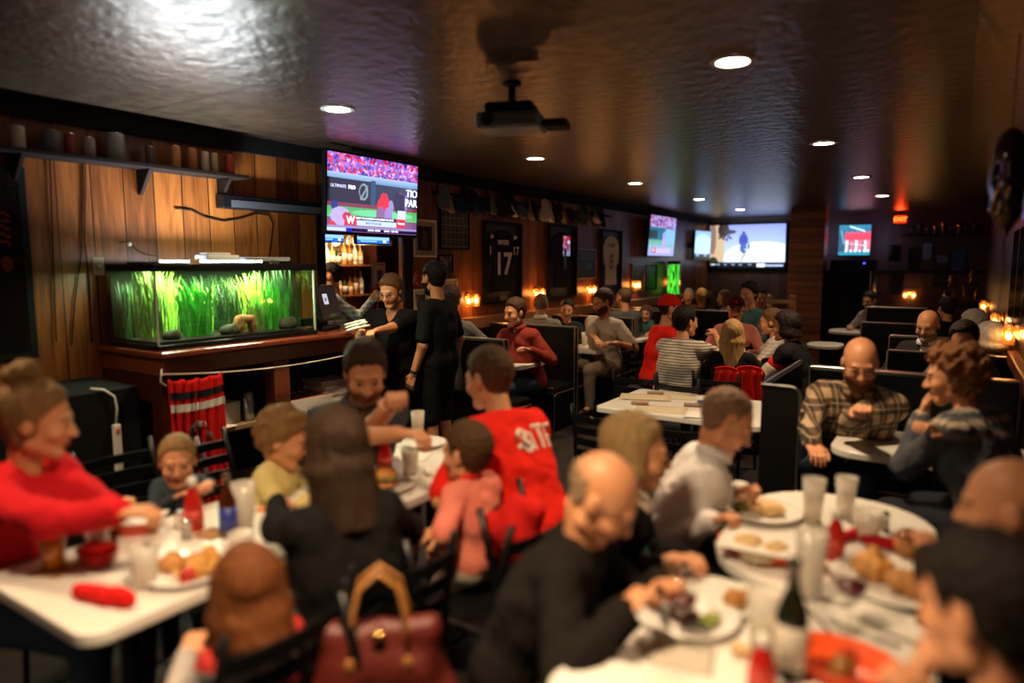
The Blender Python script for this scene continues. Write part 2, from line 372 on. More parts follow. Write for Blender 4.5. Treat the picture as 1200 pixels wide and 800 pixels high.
def hand_mesh(side, curl, h, s, spread=1.0):
    """wrist at origin, fingers along +Y, palm facing -Z; side +1 = right hand (thumb on -X)"""
    g = -side; P = [cap((0, -.05*s, 0), (0, .01*s, 0), .024*s, .023*s, .01)]
    P += [cap((x*s, .02*s, 0), (x*1.15*s, .078*s, 0), .0125*s, .011*s, .008) for x in (-.024, -.009, .008, .024)]
    L = (.072, .08, .074, .058)
    for i, x in enumerate((.027, .0095, -.009, -.027)):
        x *= g*s; p = Vector((x, .08*s, 0)); ang = 0; l = L[i]*s; sp = (1.5-i)*.05*spread*g
        for j, (q, r) in enumerate(((.45, .0088), (.3, .0078), (.25, .007))):
            ang += R(curl*(.75, 1.0, .6)[j]); d = Vector((math.sin(sp)*math.cos(ang), math.cos(ang)*math.cos(sp), -math.sin(ang)))
            e = p+d*l*q; P.append(cap(p, e, r*s, (r-.0007)*s, .0028 if j else .006)); p = e
    p = Vector((g*.026*s, .015*s, -.004*s)); c = min(1, curl/60)
    for q, r, d in ((.038, .0135, (g*.75, .62, -.25-.2*c)), (.03, .0105, (g*(.5-.5*c), .8, -.3-.3*c)), (.024, .009, (g*(.2-.6*c), .8, -.3-.3*c))):
        e = p+Vector(d).normalized()*q*s; P.append(cap(p, e, r*s, r*.88*s, .006)); p = e
    return sdf(P, h)
def ik(S, W, l1, l2, pole):
    d = W-S; D = min(d.length, (l1+l2)*.985); D = max(D, abs(l1-l2)*1.15+.02); u = d.normalized(); W = S+u*D
    a = (l1*l1-l2*l2+D*D)/(2*D); hgt = math.sqrt(max(l1*l1-a*a, 0)); p = Vector(pole); p = (p-u*p.dot(u)).normalized()
    return S+u*a+p*hgt, W
PEOPLE = []
def rotloc(yaw): return Matrix.Rotation(yaw, 3, 'Z')
def decal(name, strokes, w, org, ux, uz, fwd, bvh, m, parent, lift=.003):
    """ribbons laid on a garment: strokes in (x,z) of the plane org/ux/uz, dropped along fwd on the cloth"""
    mb = MB(); ux, uz, fwd = Vector(ux), Vector(uz), Vector(fwd)
    for st in strokes:
        ww = w
        if isinstance(st, tuple): ww, st = st
        pts = []
        for (a, b) in zip(st[:-1], st[1:]):
            n = max(1, int(math.dist(a, b)/.012)); pts += [Vector((a[0]+(b[0]-a[0])*i/n, a[1]+(b[1]-a[1])*i/n)) for i in range(n)]
        pts.append(Vector(st[-1])); row = []
        for i, p in enumerate(pts):
            t = (pts[min(i+1, len(pts)-1)]-pts[max(i-1, 0)]).normalized(); nn = Vector((-t.y, t.x)); r = []
            for k in (-1, 0, 1):
                q = p+nn*ww*k; o = org+ux*q.x+uz*q.y; hit = bvh.ray_cast(o-fwd*.6, fwd)
                if hit[0] is None: r = None; break
                r.append(hit[0]-fwd*lift)
            row.append(r)
        for a, b in zip(row[:-1], row[1:]):
            if a and b: mb.add(a+b, [(0, 1, 4, 3), (1, 2, 5, 4)])
    if mb.f: mb.build(name, m, parent, smooth=True, solid=.0015)
def person(label, px, d, yaw, pose='sit', lean=8, side=0, curve=.0, head=(0, 8, 0), L=None, Rr=None, hair='short', hc=(.03, .015, .008), tone=.15, shirt=None, sleeve=.5, neck='crew', legs=None, w=1.0, fem=0, fat=0,
           hs=None, curlL=35, curlR=35, beard=None, glasses=False, collar=None, cap_=None, group=None, seat=.46, hl=.2, ht=.014, shorts=False, shoes=True, sc=None, palmL=None, palmR=None, deco=None, kid=False, loose=0, spread=1.0, watch=None, baseg=None, under=None, elbow=None):
    yaw = R(yaw); H = atd(px[0], px[1], d); Rz = rotloc(yaw); seed = len(PEOPLE)*1.7+1
    res = .0065 if d < 3.2 else .0085 if d < 5.5 else .011 if d < 9 else .016
    hres = max(.0042, min(.009, d*.0011))
    le, si = R(lean), R(side); ax = Vector((math.sin(si), math.sin(le), math.cos(le)*math.cos(si))).normalized()
    ax2 = Vector((math.sin(si)*.8, math.sin(le*(1+curve)), max(.1, math.cos(le*(1+curve))))).normalized()
    nk = Vector((math.sin(si)*.5, math.sin(le*.6)+.2, math.cos(le*.6))).normalized()
    up = (ax*.26+ax2*.24)
    if pose == 'sit':
        kf = 1.0
        s = sc or (H.z-seat-.07)/(up.z+nk.z*.182+.02); s = max(.45, min(1.12, s)); hz = H.z-(up.z+nk.z*.182)*s
    else:
        s = sc or H.z/(.95+up.z+nk.z*.182); hz = H.z-(up.z+nk.z*.182)*s
    hs = hs or (s**.35 if kid else 1.0*max(.96, min(1.05, s)))
    P0l = Vector((0, 0, hz)); HCl = P0l+(up+nk*.182)*s; xy = Rz@Vector((HCl.x, HCl.y, 0)); ox, oy = H.x-xy.x, H.y-xy.y
    C1 = P0l+ax*.26*s; N = P0l+up*s
    sx = Vector((1, 0, 0)); sx = (sx-ax2*sx.dot(ax2)).normalized(); fy = ax2.cross(sx)*-1
    if fy.y < 0: fy = -fy
    def tolocal(t):
        if t is None: return None
        if t[0] == 'p': q = atd(t[1], t[2], t[3])
        elif t[0] == 'z': q = atz(t[1], t[2], t[3])
        else: return Vector(t)
        return Rz.transposed()@Vector((q.x-ox, q.y-oy, q.z))
    W = w*s*.97
    sh = {}; el = {}; wr = {}
    for g, t in ((-1, L), (1, Rr)):
        S = N+sx*g*.16*W-ax2*.06*s; sh[g] = S
        if t is None: t = (g*.17*s, .36*s+.05, .80) if pose == 'sit' else (g*.25*s, .03, hz-.12*s)
        pole = elbow if elbow else (Vector((g*.8, -.2, -.9)) if pose == 'sit' else Vector((g*.5, -1, -.2)))
        el[g], wr[g] = ik(S, tolocal(t), .29*s, .255*s, Vector(pole))
    # legs
    hp, kn, an = {}, {}, {}
    for g in (-1, 1):
        hp[g] = P0l+Vector((g*.085*W, 0, -.01))
        if pose == 'sit':
            kn[g] = Vector((g*.13*s, .42*s, min(hz+.02, .46*s+.06))); an[g] = Vector((g*.13*s, .40*s, kn[g].z-.38*s))
        else:
            kn[g] = Vector((g*.1*s, .02*s, hz*.53)); an[g] = Vector((g*.11*s, -.02*s, .08*s))
    def torso(o, f=1):
        b = .02*fat; K = .04*s
        pr = [cap(P0l+Vector((-.08*W, 0, 0)), P0l+Vector((.08*W, 0, 0)), (.105+b)*s+o, None, K),
              cap(C1-Vector((.065*W, 0, 0)), C1+Vector((.065*W, 0, 0)), (.1+b*1.5)*s+o, None, K),
              cap(P0l+Vector((-.07*W, 0, .02)), C1-Vector((.06*W, 0, 0)), (.1+b)*s+o, (.1+b)*s+o, K), cap(P0l+Vector((.07*W, 0, .02)), C1+Vector((.06*W, 0, 0)), (.1+b)*s+o, (.1+b)*s+o, K)]
        CH_ = C1+ax2*.13*s+fy*.008*s
        for g in (-1, 1):
            pr += [cap(C1+sx*g*.06*W, CH_+sx*g*.082*W, (.1+b)*s+o, .1*s+o, K), cap(CH_+sx*g*.08*W, N+sx*g*.1*W-ax2*.07*s, .1*s+o, .06*s+o, K),
                   cap(N-ax2*.03*s, sh[g], .045*s+o, .05*s+o, K)]
            if fem: pr.append(ell(CH_+sx*g*.07*W+fy*.075*s-ax2*.01*s, [.062*s+o]*3, .03*s))
        if fat: pr.append(ell(C1+fy*.05*s-ax2*.05*s, [(.12+.05*fat)*s+o]*3, .06))
        return pr
    def arm(g, o, frac):
        pr = [cap(sh[g], el[g] if frac >= 1 else sh[g]+(el[g]-sh[g])*min(1, frac*1.6), .052*s*w**.5+o, (.041 if frac >= 1 else .047)*s*w**.5+o, .02)]
        if frac >= 1: pr.append(cap(el[g], el[g]+(wr[g]-el[g])*.97, .041*s+o, .028*s+o, .02))
        return pr
    def leg(g, o, full=1):
        pr = [cap(hp[g], kn[g], .088*s*w**.5+o, .058*s+o, .03)]
        if full: pr.append(cap(kn[g], an[g], .057*s+o, .036*s+o, .02))
        else: pr.append(cap(kn[g], kn[g]+(an[g]-kn[g])*.02, .06*s+o, .06*s+o, .02))
        return pr
    skin = skin_mats(tone)
    HM = (Matrix.Translation(HCl)@(Euler((R(-head[1]), R(head[2]), R(head[0])), 'YXZ').to_matrix().to_4x4()))@Matrix.Scale(hs*1.04, 4)
    nb = N+ax2*.01*s; nt = HM@Vector((0, -.025, -.06))
    prims = torso(-.012)+sum([arm(g, 0, 1) for g in (-1, 1)], [])+[cap(nb, nt, .056*s*(1-.1*fem), .052*hs*(1-.1*fem), .03)]
    for g in (-1, 1):
        prims += [cap(hp[g], kn[g], .075*s, .05*s, .03), cap(kn[g], an[g], .052*s, .034*s, .02)]
        prims += [cap(an[g], an[g]+Vector((0, .13*s, -.04*s)), .034*s, .026*s, .02)]
    V, F = sdf(prims, max(res, .009))
    Vh, Fh = sdf(head_prims(fem, fat), hres/hs)
    c = Vh[Fh].mean(1); fm = np.zeros(len(Fh), int)
    ax_ = np.abs(c[:, 0]); r_ = np.hypot((ax_-.031)/1.0, (c[:, 2]+.0)*1.15)
    fm[(r_ < .0112) & (c[:, 1] > .086) & (c[:, 2] < .0045) & (c[:, 2] > -.007)] = 1
    fm[(r_ < .0062) & (c[:, 1] > .086)] = 2
    fm[(np.abs(c[:, 2]-.0085) < .0028) & (ax_ > .02) & (ax_ < .046) & (c[:, 1] > .085)] = 3
    fm[(np.abs(c[:, 2]-.0235-.18*np.minimum(ax_-.034, .0)+.35*np.maximum(ax_-.038, 0)) < .0032) & (ax_ > .016) & (ax_ < .05) & (c[:, 1] > .07)] = 3
    fm[(np.abs(c[:, 2]+.0655) < .0105) & (ax_ < .023) & (c[:, 1] > .0895+.0*ax_)] = 4
    fm[(np.abs(c[:, 2]+.0652) < .0018) & (ax_ < .021) & (c[:, 1] > .085)] = 3
    Vs, Fs, Ms = [V, xf(Vh, HM)], [F, Fh+len(V)], [np.zeros(len(F), int), fm]
    n = len(V)+len(Vh)
    for g, cu, pm in ((-1, curlL, palmL), (1, curlR, palmR)):
        fd = (wr[g]-el[g]).normalized()
        if cu >= 0 and pose == 'sit': fd = (fd+Vector((-g*.25, .15, -.1))).normalized()
        up_ = Vector(pm) if pm else (Vector((0, 0, 1)) if pose == 'sit' else Vector((g, 0, 0)))
        fr_ = frame(fd, up_); HS = s**.5*.97 if kid else s
        vh, fh = hand_mesh(g, abs(cu), max(.0038, hres*.8), HS, spread)
        Vs.append(xf(vh, Matrix.Translation(wr[g])@fr_.to_4x4())); Fs.append(fh+n); Ms.append(np.zeros(len(fh), int)); n += len(vh)
    browc = mat('brow_%02d' % (int(hc[0]*90)), tuple(x*.5 for x in hc), .9)
    me = mesh_np('person', np.concatenate(Vs), np.concatenate(Fs), [skin, mat('eye_white', (.45, .4, .35), .2), mat('iris', (.02, .012, .008), .15), browc, mat('lips', (.42, .13, .1) if not fem else (.5, .12, .11), .4)], np.concatenate(Ms))
    o = link('person', me); o.location = (ox, oy, 0); o.rotation_euler = (0, 0, yaw); tag(o, label, 'person', group)
    # --- shirt
    shirt = shirt or mat('black_tee', (.006, .0055, .0055), .85, bump=.3, bscale=60)
    off = .012+loose*.7
    pr = torso(off)
    if sleeve > 0: pr += sum([arm(g, off-.001+(.006 if sleeve < 1 else 0), sleeve) for g in (-1, 1)], [])
    nk_c = N+ax2*.035*s+fy*.012*s
    if neck == 'v': pr += [cap(nk_c, N+fy*.11*s-ax2*.1*s, .062*s, .02*s, .008, '-')]
    elif neck == 'suit': pr += [cap(nk_c, N+fy*.1*s-ax2*.06*s, .058*s, .035*s, .008, '-'), cap(N+fy*.1*s-ax2*.06*s, N+fy*.14*s-ax2*.22*s, .04*s, .014*s, .008, '-')]
    else: pr += [cap(nk_c-ax2*.0, nk_c+ax2*.1*s, .06*s, .075*s, .01, '-')]
    am = .0028+.0012*(loose > 0)
    V, F = sdf(pr, res, lambda v, X, Y, Z: v+am*wav(X, Y, Z, 34, seed)+am*.5*wav(Y, Z, X, 71, seed))
    shm = link('shirt', mesh_np('shirt', V, F, [shirt]), o)
    if under:
        pu = torso(.004)+[cap(nk_c, nk_c+ax2*.1*s, .055*s, .07*s, .008, '-')]
        V, F = sdf(pu, res); link('undershirt', mesh_np('undershirt', V, F, [under]), o)
    # --- trousers
    legs = legs or mat('dark_jeans', (.02, .022, .03), .85, bump=.3, bscale=90)
    b = [cap(P0l+Vector((-.08*W, 0, -.02)), P0l+Vector((.08*W, 0, -.02)), .107*s+.005, None, .03)]+sum([leg(g, .012, not shorts) for g in (-1, 1)], [])
    V, F = sdf(b, max(res, .01), lambda v, X, Y, Z: v+.002*wav(X, Y, Z, 38, seed)); link('trousers', mesh_np('trousers', V, F, [legs]), o)
    for g in (-1, 1):
        a = an[g]; zf = a.z-.055*s; mb = [cap(a+Vector((0, -.03*s, -.025*s)), a+Vector((0, .15*s, -.035*s)), .036*s, .03*s, .02), cap(a+Vector((0, 0, 0)), a+Vector((0, .02, -.03*s)), .042*s, .04*s, .02)]
        V, F = sdf(mb, .012, lambda v, X, Y, Z: np.maximum(v, (a.z-.068*s)-Z)); link('shoe', mesh_np('shoe', V, F, [mat('shoe_black', (.015, .014, .013), .5)]), o)
    # --- hair
    if cap_: ht = .005
    hcol = mat('hair_%02d_%02d_%02d' % tuple(int(x*99) for x in hc), tuple(x*.72 for x in hc), .6, spec=.25, noise=.5, nscale=60, bump=.7, bscale=160, stretch=(1, 1, .2))
    if hair in ('short', 'rec', 'fringe', 'messy', 'long', 'bob', 'bun', 'curly', 'pony'):
        V, F = hair_mesh(hair, {'fringe': .004, 'curly': .03, 'messy': .024, 'rec': .007}.get(hair, ht), hres*1.1, seed, hl, fem)
        link('hair', mesh_np('hair', xf(V, HM), F, [hcol]), o)
    if cap_:
        cm, bm, bk = cap_
        pr = [('e', p[1]+np.array([0, .002, .008]), p[2]+.013, None, 0, .01, '+') for p in CRAN[:1]]
        V, F = sdf(pr, hres*1.1, lambda v, X, Y, Z: np.maximum(v, .038-Z+.12*Y)); cp = link('cap', mesh_np('cap', xf(V, HM), F, [cm]), o)
        V, F = sdf([ell((0, .11, .05), (.078, .085, .03), .01)], hres, lambda v, X, Y, Z: np.maximum(v, np.abs(Z-.052-.0*X+3*X*X+(Y-.08)*.15)-.004))
        link('visor', mesh_np('visor', xf(V, HM), F, [bm]), cp)
        mb = MB(); mb.ball((0, 0, 0), (.02, .006, .016), 6, M=None); q = mb.build('cap_badge', bk, cp, smooth=True); q.matrix_local = HM@Matrix.Translation((0, .099, .085))@Matrix.Rotation(R(-28), 4, 'X')
    if beard:
        bm = mat('beard_%02d_%02d' % (int(beard[0]*99), int(beard[1]*99)), beard, .7, noise=.6, nscale=60, bump=.8, bscale=200)
        hp_ = [('c', p[1], p[2], p[3]+.0055, p[4]+.0055, p[5], p[6]) if p[0] == 'c' else ('e', p[1], p[2]+.0055, p[3], p[4], p[5], p[6]) for p in head_prims(fem, fat)[1:7]]
        def reg(v, X, Y, Z):
            z0 = np.interp(np.abs(X[:, 0, 0]), [0, .025, .05, .08], [-.05, -.05, -.045, -.02])[:, None, None]
            g = np.maximum((Z-z0), (-.005-Y)*1.0); mth = .011-np.sqrt((X/1.9)**2+((Z+.0655)/.85)**2); g = np.maximum(g, np.where(Y > .06, mth, -1))
            return np.maximum(v+.0022*wav(X, Y, Z, 170, seed), g)
        V, F = sdf(hp_, hres, reg); link('beard', mesh_np('beard', xf(V, HM), F, [bm]), o)
    if glasses:
        gm = mat('spectacle_frame', (.02, .018, .018), .3); mb = MB()
        for g in (-1, 1):
            z = glasses if glasses is not True else -.001
            mb.tube([(g*.032+.022*math.cos(a), .104-.004*abs(math.cos(a)), z+.016*math.sin(a)) for a in [2*PI*i/16 for i in range(16)]], .0017, 6, closed=True)
            mb.tube([(g*.054, .1, z+.004), (g*.074, .08, z+.006), (g*.078, -.01, z+.004)], .0016, 6)
        z = glasses if glasses is not True else -.001
        mb.tube([(-.011, .105, z+.004), (0, .107, z+.006), (.011, .105, z+.004)], .0016, 6)
        go = mb.build('glasses', gm, o, smooth=True); go.matrix_local = HM if glasses is True else HM@Matrix.Rotation(R(38), 4, 'X')
        if glasses is not True:
            mb = MB()
            for g in (-1, 1): mb.ball((g*.032, .1, z), (.021, .004, .016), 6)
            mb.build('tinted_lens', mat('tinted_lens', (.01, .01, .012), .1), go, smooth=True)
    if collar:
        mb = MB(); A = frame(nk, (0, -1, 0)).to_4x4(); n = 20; vs = []
        for r, z in ((.068, -.012), (.064, .02), (.066, .032), (.08, .012), (.09, -.012)):
            for i in range(n+1):
                a = R(108+ (324)*i/n); dip = .05*max(0, -math.cos(a-R(270)))*0
                vs.append(Vector((r*s*math.cos(a), r*s*math.sin(a)*.95+.008, z*s)))
        fs = [(j*(n+1)+i, j*(n+1)+i+1, (j+1)*(n+1)+i+1, (j+1)*(n+1)+i) for j in range(4) for i in range(n)]
        q = Matrix.Translation(N+ax2*.02*s+nk*.01)@Matrix(((sx.x, fy.x, ax2.x), (sx.y, fy.y, ax2.y), (sx.z, fy.z, ax2.z))).to_4x4()
        mb.add([q@v for v in vs], fs); mb.build('collar', collar, o, smooth=True, solid=.003)
    if watch:
        g = watch; fr_ = frame((wr[g]-el[g]), (0, 0, 1)).to_4x4(); mb = MB(); mb.lathe([(.031*s, -.011), (.035*s, -.008), (.035*s, .008), (.031*s, .011)], n=16, M=Matrix.Rotation(PI/2, 4, 'X').to_3x3())
        q = mb.build('wristband', mat('wristband', (.01, .01, .01), .4), o, smooth=True); q.matrix_local = Matrix.Translation(wr[g]-(wr[g]-el[g]).normalized()*.03)@fr_
    if deco:
        bvh = BVHTree.FromPolygons([tuple(v.co) for v in shm.data.vertices], [tuple(p.vertices) for p in shm.data.polygons])
        deco(o, bvh, dict(N=N, ax=ax2, sx=sx, fy=fy, s=s, C1=C1, P0=P0l, sh=sh, el=el, wr=wr, HM=HM))
    PEOPLE.append(o); o['_s'] = s; o['_seat'] = hz-.09*s
    print('PERSON %-50s s=%.2f loc=(%.2f,%.2f) hip=%.2f' % (label[:50], s, ox, oy, hz))
    return o
# ------------------------------------------------------------------ palette
wood = planks('wall_planks', 'Y', .2, (.045, .01, .002), (.18, .048, .009), (.36, .11, .02), .35)
woodX = planks('back_planks', 'X', .18, (.02, .007, .003), (.05, .018, .007), (.09, .034, .012), .45)
lapwood = planks('pillar_boards', 'Z', .13, (.12, .03, .01), (.26, .08, .025), (.38, .14, .045), .4, depth='X')
counter_w = mat('counter_wood', (.16, .035, .014), .22, noise=.5, nscale=5, stretch=(8, 1, 8))
cabin_w = mat('cabinet_wood', (.055, .012, .006), .3, noise=.5, nscale=6, stretch=(8, 8, 1))
post_w = mat('post_wood', (.16, .045, .016), .35, noise=.5, nscale=6, stretch=(8, 8, 1))
rail_w = mat('rail_wood', (.3, .12, .04), .35, noise=.45, nscale=5, stretch=(10, 1, 10))
black = mat('black_vinyl', (.005, .005, .005), .42, spec=.25, bump=.15, bscale=200)
blackp = mat('black_panel', (.004, .004, .005), .35, spec=.25)
matte = mat('matte_black', (.007, .007, .007), .7)
alu = mat('aluminium_trim', (.55, .53, .5), .28, 1)
chrome = mat('chrome', (.7, .7, .7), .15, 1)
blackm = mat('black_metal', (.012, .012, .013), .32, .6)
lam = mat('white_laminate', (.8, .77, .7), .3, noise=.03)
lamedge = mat('laminate_edge', (.62, .57, .5), .35)
cer = mat('white_ceramic', (.82, .8, .75), .18)
paper = mat('paper', (.8, .77, .7), .8)
red = mat('red_cloth', (.62, .012, .01), .75, bump=.35, bscale=70)
brass = mat('brass', (.6, .36, .1), .25, 1)
# ------------------------------------------------------------------ shell
mb = MB(); mb.box(WX-2.2, -2.6, -.12, 1.4, BY+.2, 0)
m, n, l, b, tc, sp = base('floor_boards', .5)
b.inputs['Base Color'].default_value = (.012, .009, .007, 1)
nz = n.new('ShaderNodeTexNoise'); nz.inputs['Scale'].default_value = 6; l.new(tc.outputs['Object'], nz.inputs['Vector'])
l.new(ramp(n, l, nz.outputs['Fac'], [(.3, (.006, .004, .003)), (.7, (.018, .012, .009))]), b.inputs['Base Color'])
struct('floor', mb, m)
# ceiling: pressed-metal tiles, dark and glossy
m, n, l, b, tc, sp = base('pressed_metal_ceiling', .3, .7)
b.inputs['Specular IOR Level'].default_value = .6
def cellf(out, s): return M_(n, l, 'ABSOLUTE', M_(n, l, 'SUBTRACT', M_(n, l, 'FRACT', M_(n, l, 'DIVIDE', out, s)), .5))
fx, fy_ = cellf(sp.outputs[0], .15), cellf(sp.outputs[1], .15)
bead = M_(n, l, 'MAXIMUM', fx, fy_); gx = M_(n, l, 'GREATER_THAN', cellf(sp.outputs[0], .61), .493); gy = M_(n, l, 'GREATER_THAN', cellf(sp.outputs[1], 1.22), .4965)
seam = M_(n, l, 'MAXIMUM', gx, gy)
vo = n.new('ShaderNodeTexVoronoi'); vo.inputs['Scale'].default_value = 30; l.new(tc.outputs['Object'], vo.inputs['Vector'])
nz = n.new('ShaderNodeTexNoise'); nz.inputs['Scale'].default_value = 9; nz.inputs['Detail'].default_value = 5; l.new(tc.outputs['Object'], nz.inputs['Vector'])
hgt = M_(n, l, 'ADD', M_(n, l, 'ADD', M_(n, l, 'MULTIPLY', M_(n, l, 'SMOOTH_MIN', bead, .42, .05), .9), M_(n, l, 'MULTIPLY', vo.outputs['Distance'], .5)), M_(n, l, 'ADD', M_(n, l, 'MULTIPLY', nz.outputs['Fac'], .9), M_(n, l, 'MULTIPLY', seam, -.6)))
bp = n.new('ShaderNodeBump'); bp.inputs['Strength'].default_value = .42; bp.inputs['Distance'].default_value = .012
l.new(hgt, bp.inputs['Height']); l.new(bp.outputs[0], b.inputs['Normal'])
mx = n.new('ShaderNodeMixRGB'); l.new(seam, mx.inputs[0]); l.new(ramp(n, l, nz.outputs['Fac'], [(.3, (.08, .05, .03)), (.7, (.15, .098, .06))]), mx.inputs[1]); mx.inputs[2].default_value = (.02, .014, .01, 1)
l.new(mx.outputs[0], b.inputs['Base Color'])
mb = MB(); mb.box(WX-2.2, -2.6, CZ, 1.4, BY+.2, CZ+.1); struct('ceiling', mb, m)
OY0, OY1 = 4.02, 5.1
mb = MB(); mb.box(WX-.1, -2.6, 0, WX, OY0, CZ).box(WX-.1, OY1, 0, WX, BY, CZ).box(WX-.1, OY0, 2.16, WX, OY1, CZ); struct('wall_left', mb, wood)
mb = MB(); mb.box(WX-.2, BY, 0, 1.4, BY+.12, CZ); struct('wall_back', mb, woodX)
mb = MB(); mb.box(RX, 3.05, 0, RX+.1, BY, CZ).box(RX, 2.95, 0, 1.35, 3.05, CZ).box(1.25, -2.6, 0, 1.35, 2.95, CZ); struct('wall_right', mb, mat('dark_panelling', (.03, .012, .006), .4, noise=.4, nscale=5, stretch=(6, 6, 1)))
mb = MB(); mb.box(WX-.1, -2.6, 0, 1.35, -2.5, CZ); struct('wall_front', mb, mat('dark_panelling'))
# bar room behind the opening
mb = MB(); mb.box(WX-2.1, 3.0, 0, WX-2.0, 6.6, CZ).box(WX-2.0, 2.9, 0, WX-.1, 3.0, CZ).box(WX-2.0, 6.5, 0, WX-.1, 6.6, CZ); struct('wall_bar', mb, mat('bar_wall', (.1, .03, .012), .5, noise=.4, nscale=5, stretch=(6, 6, 1)))
# trims: rails above the booths, dark band put in as shade below the ceiling
mb = MB(); mb.box(WX, OY1+.02, 1.0, WX+.1, BY, 1.13); struct('trim_1', mb, rail_w, bevel=.008)
mb = MB(); mb.box(RX-.07, 3.46, .98, RX, BY, 1.07); struct('trim_2', mb, post_w, bevel=.008)
mb = MB(); mb.box(WX, -2.5, 2.55, WX+.04, BY, CZ); struct('ceiling_shade_band', mb, matte)  # black strip stands in for the shade where wall meets ceiling
mb = MB(); mb.box(WX, OY1-.06, 0, WX+.03, OY1+.06, 2.2).box(WX, OY0-.04, 0, WX+.03, OY0+.03, 2.2); struct('trim_4', mb, matte)
# dark upper shelf-boxing of the rear wall
mb = MB(); mb.box(WX+.02, BY-.06, 1.55, RX-.02, BY, 1.6); struct('trim_5', mb, matte)
# ------------------------------------------------------------------ ceiling lamps
def lamp(kind, name, col, power, parent, loc, r=.05, spot=None, size=None):
    ld = bpy.data.lights.new(name, kind); ld.color = col; ld.energy = power
    if kind in ('POINT', 'SPOT'): ld.shadow_soft_size = r
    if spot: ld.spot_size = R(spot); ld.spot_blend = .9
    o = bpy.data.objects.new(name, ld); COL.objects.link(o); o.parent = parent; o.location = loc; return o
WARM = (1, .7, .42)
lens = mat('lamp_lens', (1, .9, .8), .4, emit=(1, .8, .6), es=26)
ring = mat('lamp_ring', (.5, .45, .4), .4)
dl = thing('ceiling_downlight', '', 'ceiling light')
mb = MB(); mb.lathe([(.075, -.004), (.1, -.004), (.105, 0), (.1, .004), (.075, .004)], n=32, caps=False); mb.build('trim_ring', ring, dl, smooth=True)
mb = MB(); mb.lathe([(.076, -.003), (.076, .002)], n=32); mb.build('light_lens', lens, dl)
LEFTL = [('near the fish tank, above the biggest screen', 3.05), ('in front of the row of caps, behind the hanging projector', 5.41), ('third one along the row by the wall of jerseys', 7.69), ('fourth one along the jersey wall row', 10.09), ('farthest of the jersey wall row, above the widest screen', 12.36)]
RIGHTL = [('largest one, top right of the projector', 3.37), ('second one down the aisle side row after the largest', 5.98), ('third one of the aisle side row, right of centre', 8.51), ('fourth of the aisle side row, above the tilted rear screen', 10.97)]
first = True; PW = 105
for X, lst in ((-3.26, LEFTL), (-.95, RIGHTL)):
    for txt, y in lst:
        o = dl if first else dup(dl, (0, 0, 0)); first = False
        o.location = (X, y, CZ-.005); o['label'] = 'round recessed ceiling light, '+txt; o['group'] = 'recessed ceiling lights'
for X, Y, pw in [(-3.26, .7, 100), (-3.26, 3.05, 110), (-3.26, 5.41, 90), (-3.26, 7.69, 80), (-3.26, 10.09, 60), (-3.26, 12.36, 45), (-.95, .8, 140), (-.95, 3.37, 100), (-.95, 5.98, 70), (-.95, 8.51, 55), (-.95, 10.97, 40), (-2.1, 1.9, 60)]:
    pass
for X, Y, pw in [(-3.26, .7, 190), (-3.26, 3.05, 210), (-3.26, 5.41, 160), (-3.26, 7.69, 145), (-3.26, 10.09, 70), (-3.26, 12.36, 50), (-.95, .8, 370), (-.95, -1.75, 260), (-3.26, -1.65, 200), (-.95, 3.37, 250), (-.95, 5.98, 200), (-.95, 8.51, 80), (-.95, 10.97, 60)]:  # the pair behind the camera is added as unseen fill
    s_ = lamp('SPOT', 'downlight_beam', WARM, pw, None, (X, Y, CZ-.03), .12, 106 if X < -3 and Y > 5 else 122)
    s_['kind'] = 'structure'
mb = MB()
for X, Y in ((-3.26, .7), (-.95, .8), (-.95, -1.75), (-3.26, -1.65)): mb.lathe([(.076, CZ-.006), (.076, CZ-.001)], c=(X, Y, 0), n=24)
struct('unseen_lamp_lenses', mb, lens)  # glowing lenses of the unseen downlights, rear pair added for fill
# ------------------------------------------------------------------ left: fish tank on its counter
cab = thing('bar_counter', 'dark red wooden counter with open shelves carrying the fish tank and order screen', 'counter', (-4.2, 3.0, 0))
def P(x, y, z): return (x+4.2, y-3.0, z)
def bx(mb, x0, y0, z0, x1, y1, z1, mi=0): return mb.box(x0+4.2, y0-3.0, z0, x1+4.2, y1-3.0, z1, mi)
mb = MB(); bx(mb, -4.54, 2.16, 1.17, -3.8, 3.93, 1.21); mb.build('countertop', counter_w, cab, bevel=.012)
mb = MB(); bx(mb, -4.54, 2.19, 1.06, -3.85, 3.89, 1.17); mb.build('apron', counter_w, cab, bevel=.01)
mb = MB(); bx(mb, -4.54, 2.2, 0, -3.9, 2.26, 1.06); mb.build('end_panel', cabin_w, cab, bevel=.005); mb = MB(); bx(mb, -4.54, 3.82, 0, -3.9, 3.88, 1.06); mb.build('end_panel', cabin_w, cab, bevel=.005)
mb = MB(); bx(mb, -4.54, 2.26, .02, -4.5, 3.82, 1.06); mb.build('back_panel', matte, cab)
for y in (2.98,): mb = MB(); bx(mb, -3.98, y, .02, -3.87, y+.13, 1.06); mb.build('post', post_w, cab, bevel=.006)
for z in (.62, .12): mb = MB(); bx(mb, -4.5, 2.26, z, -3.95, 3.82, z+.035); mb.build('shelf', mat('shelf_board', (.3, .2, .1), .5), cab, bevel=.004)
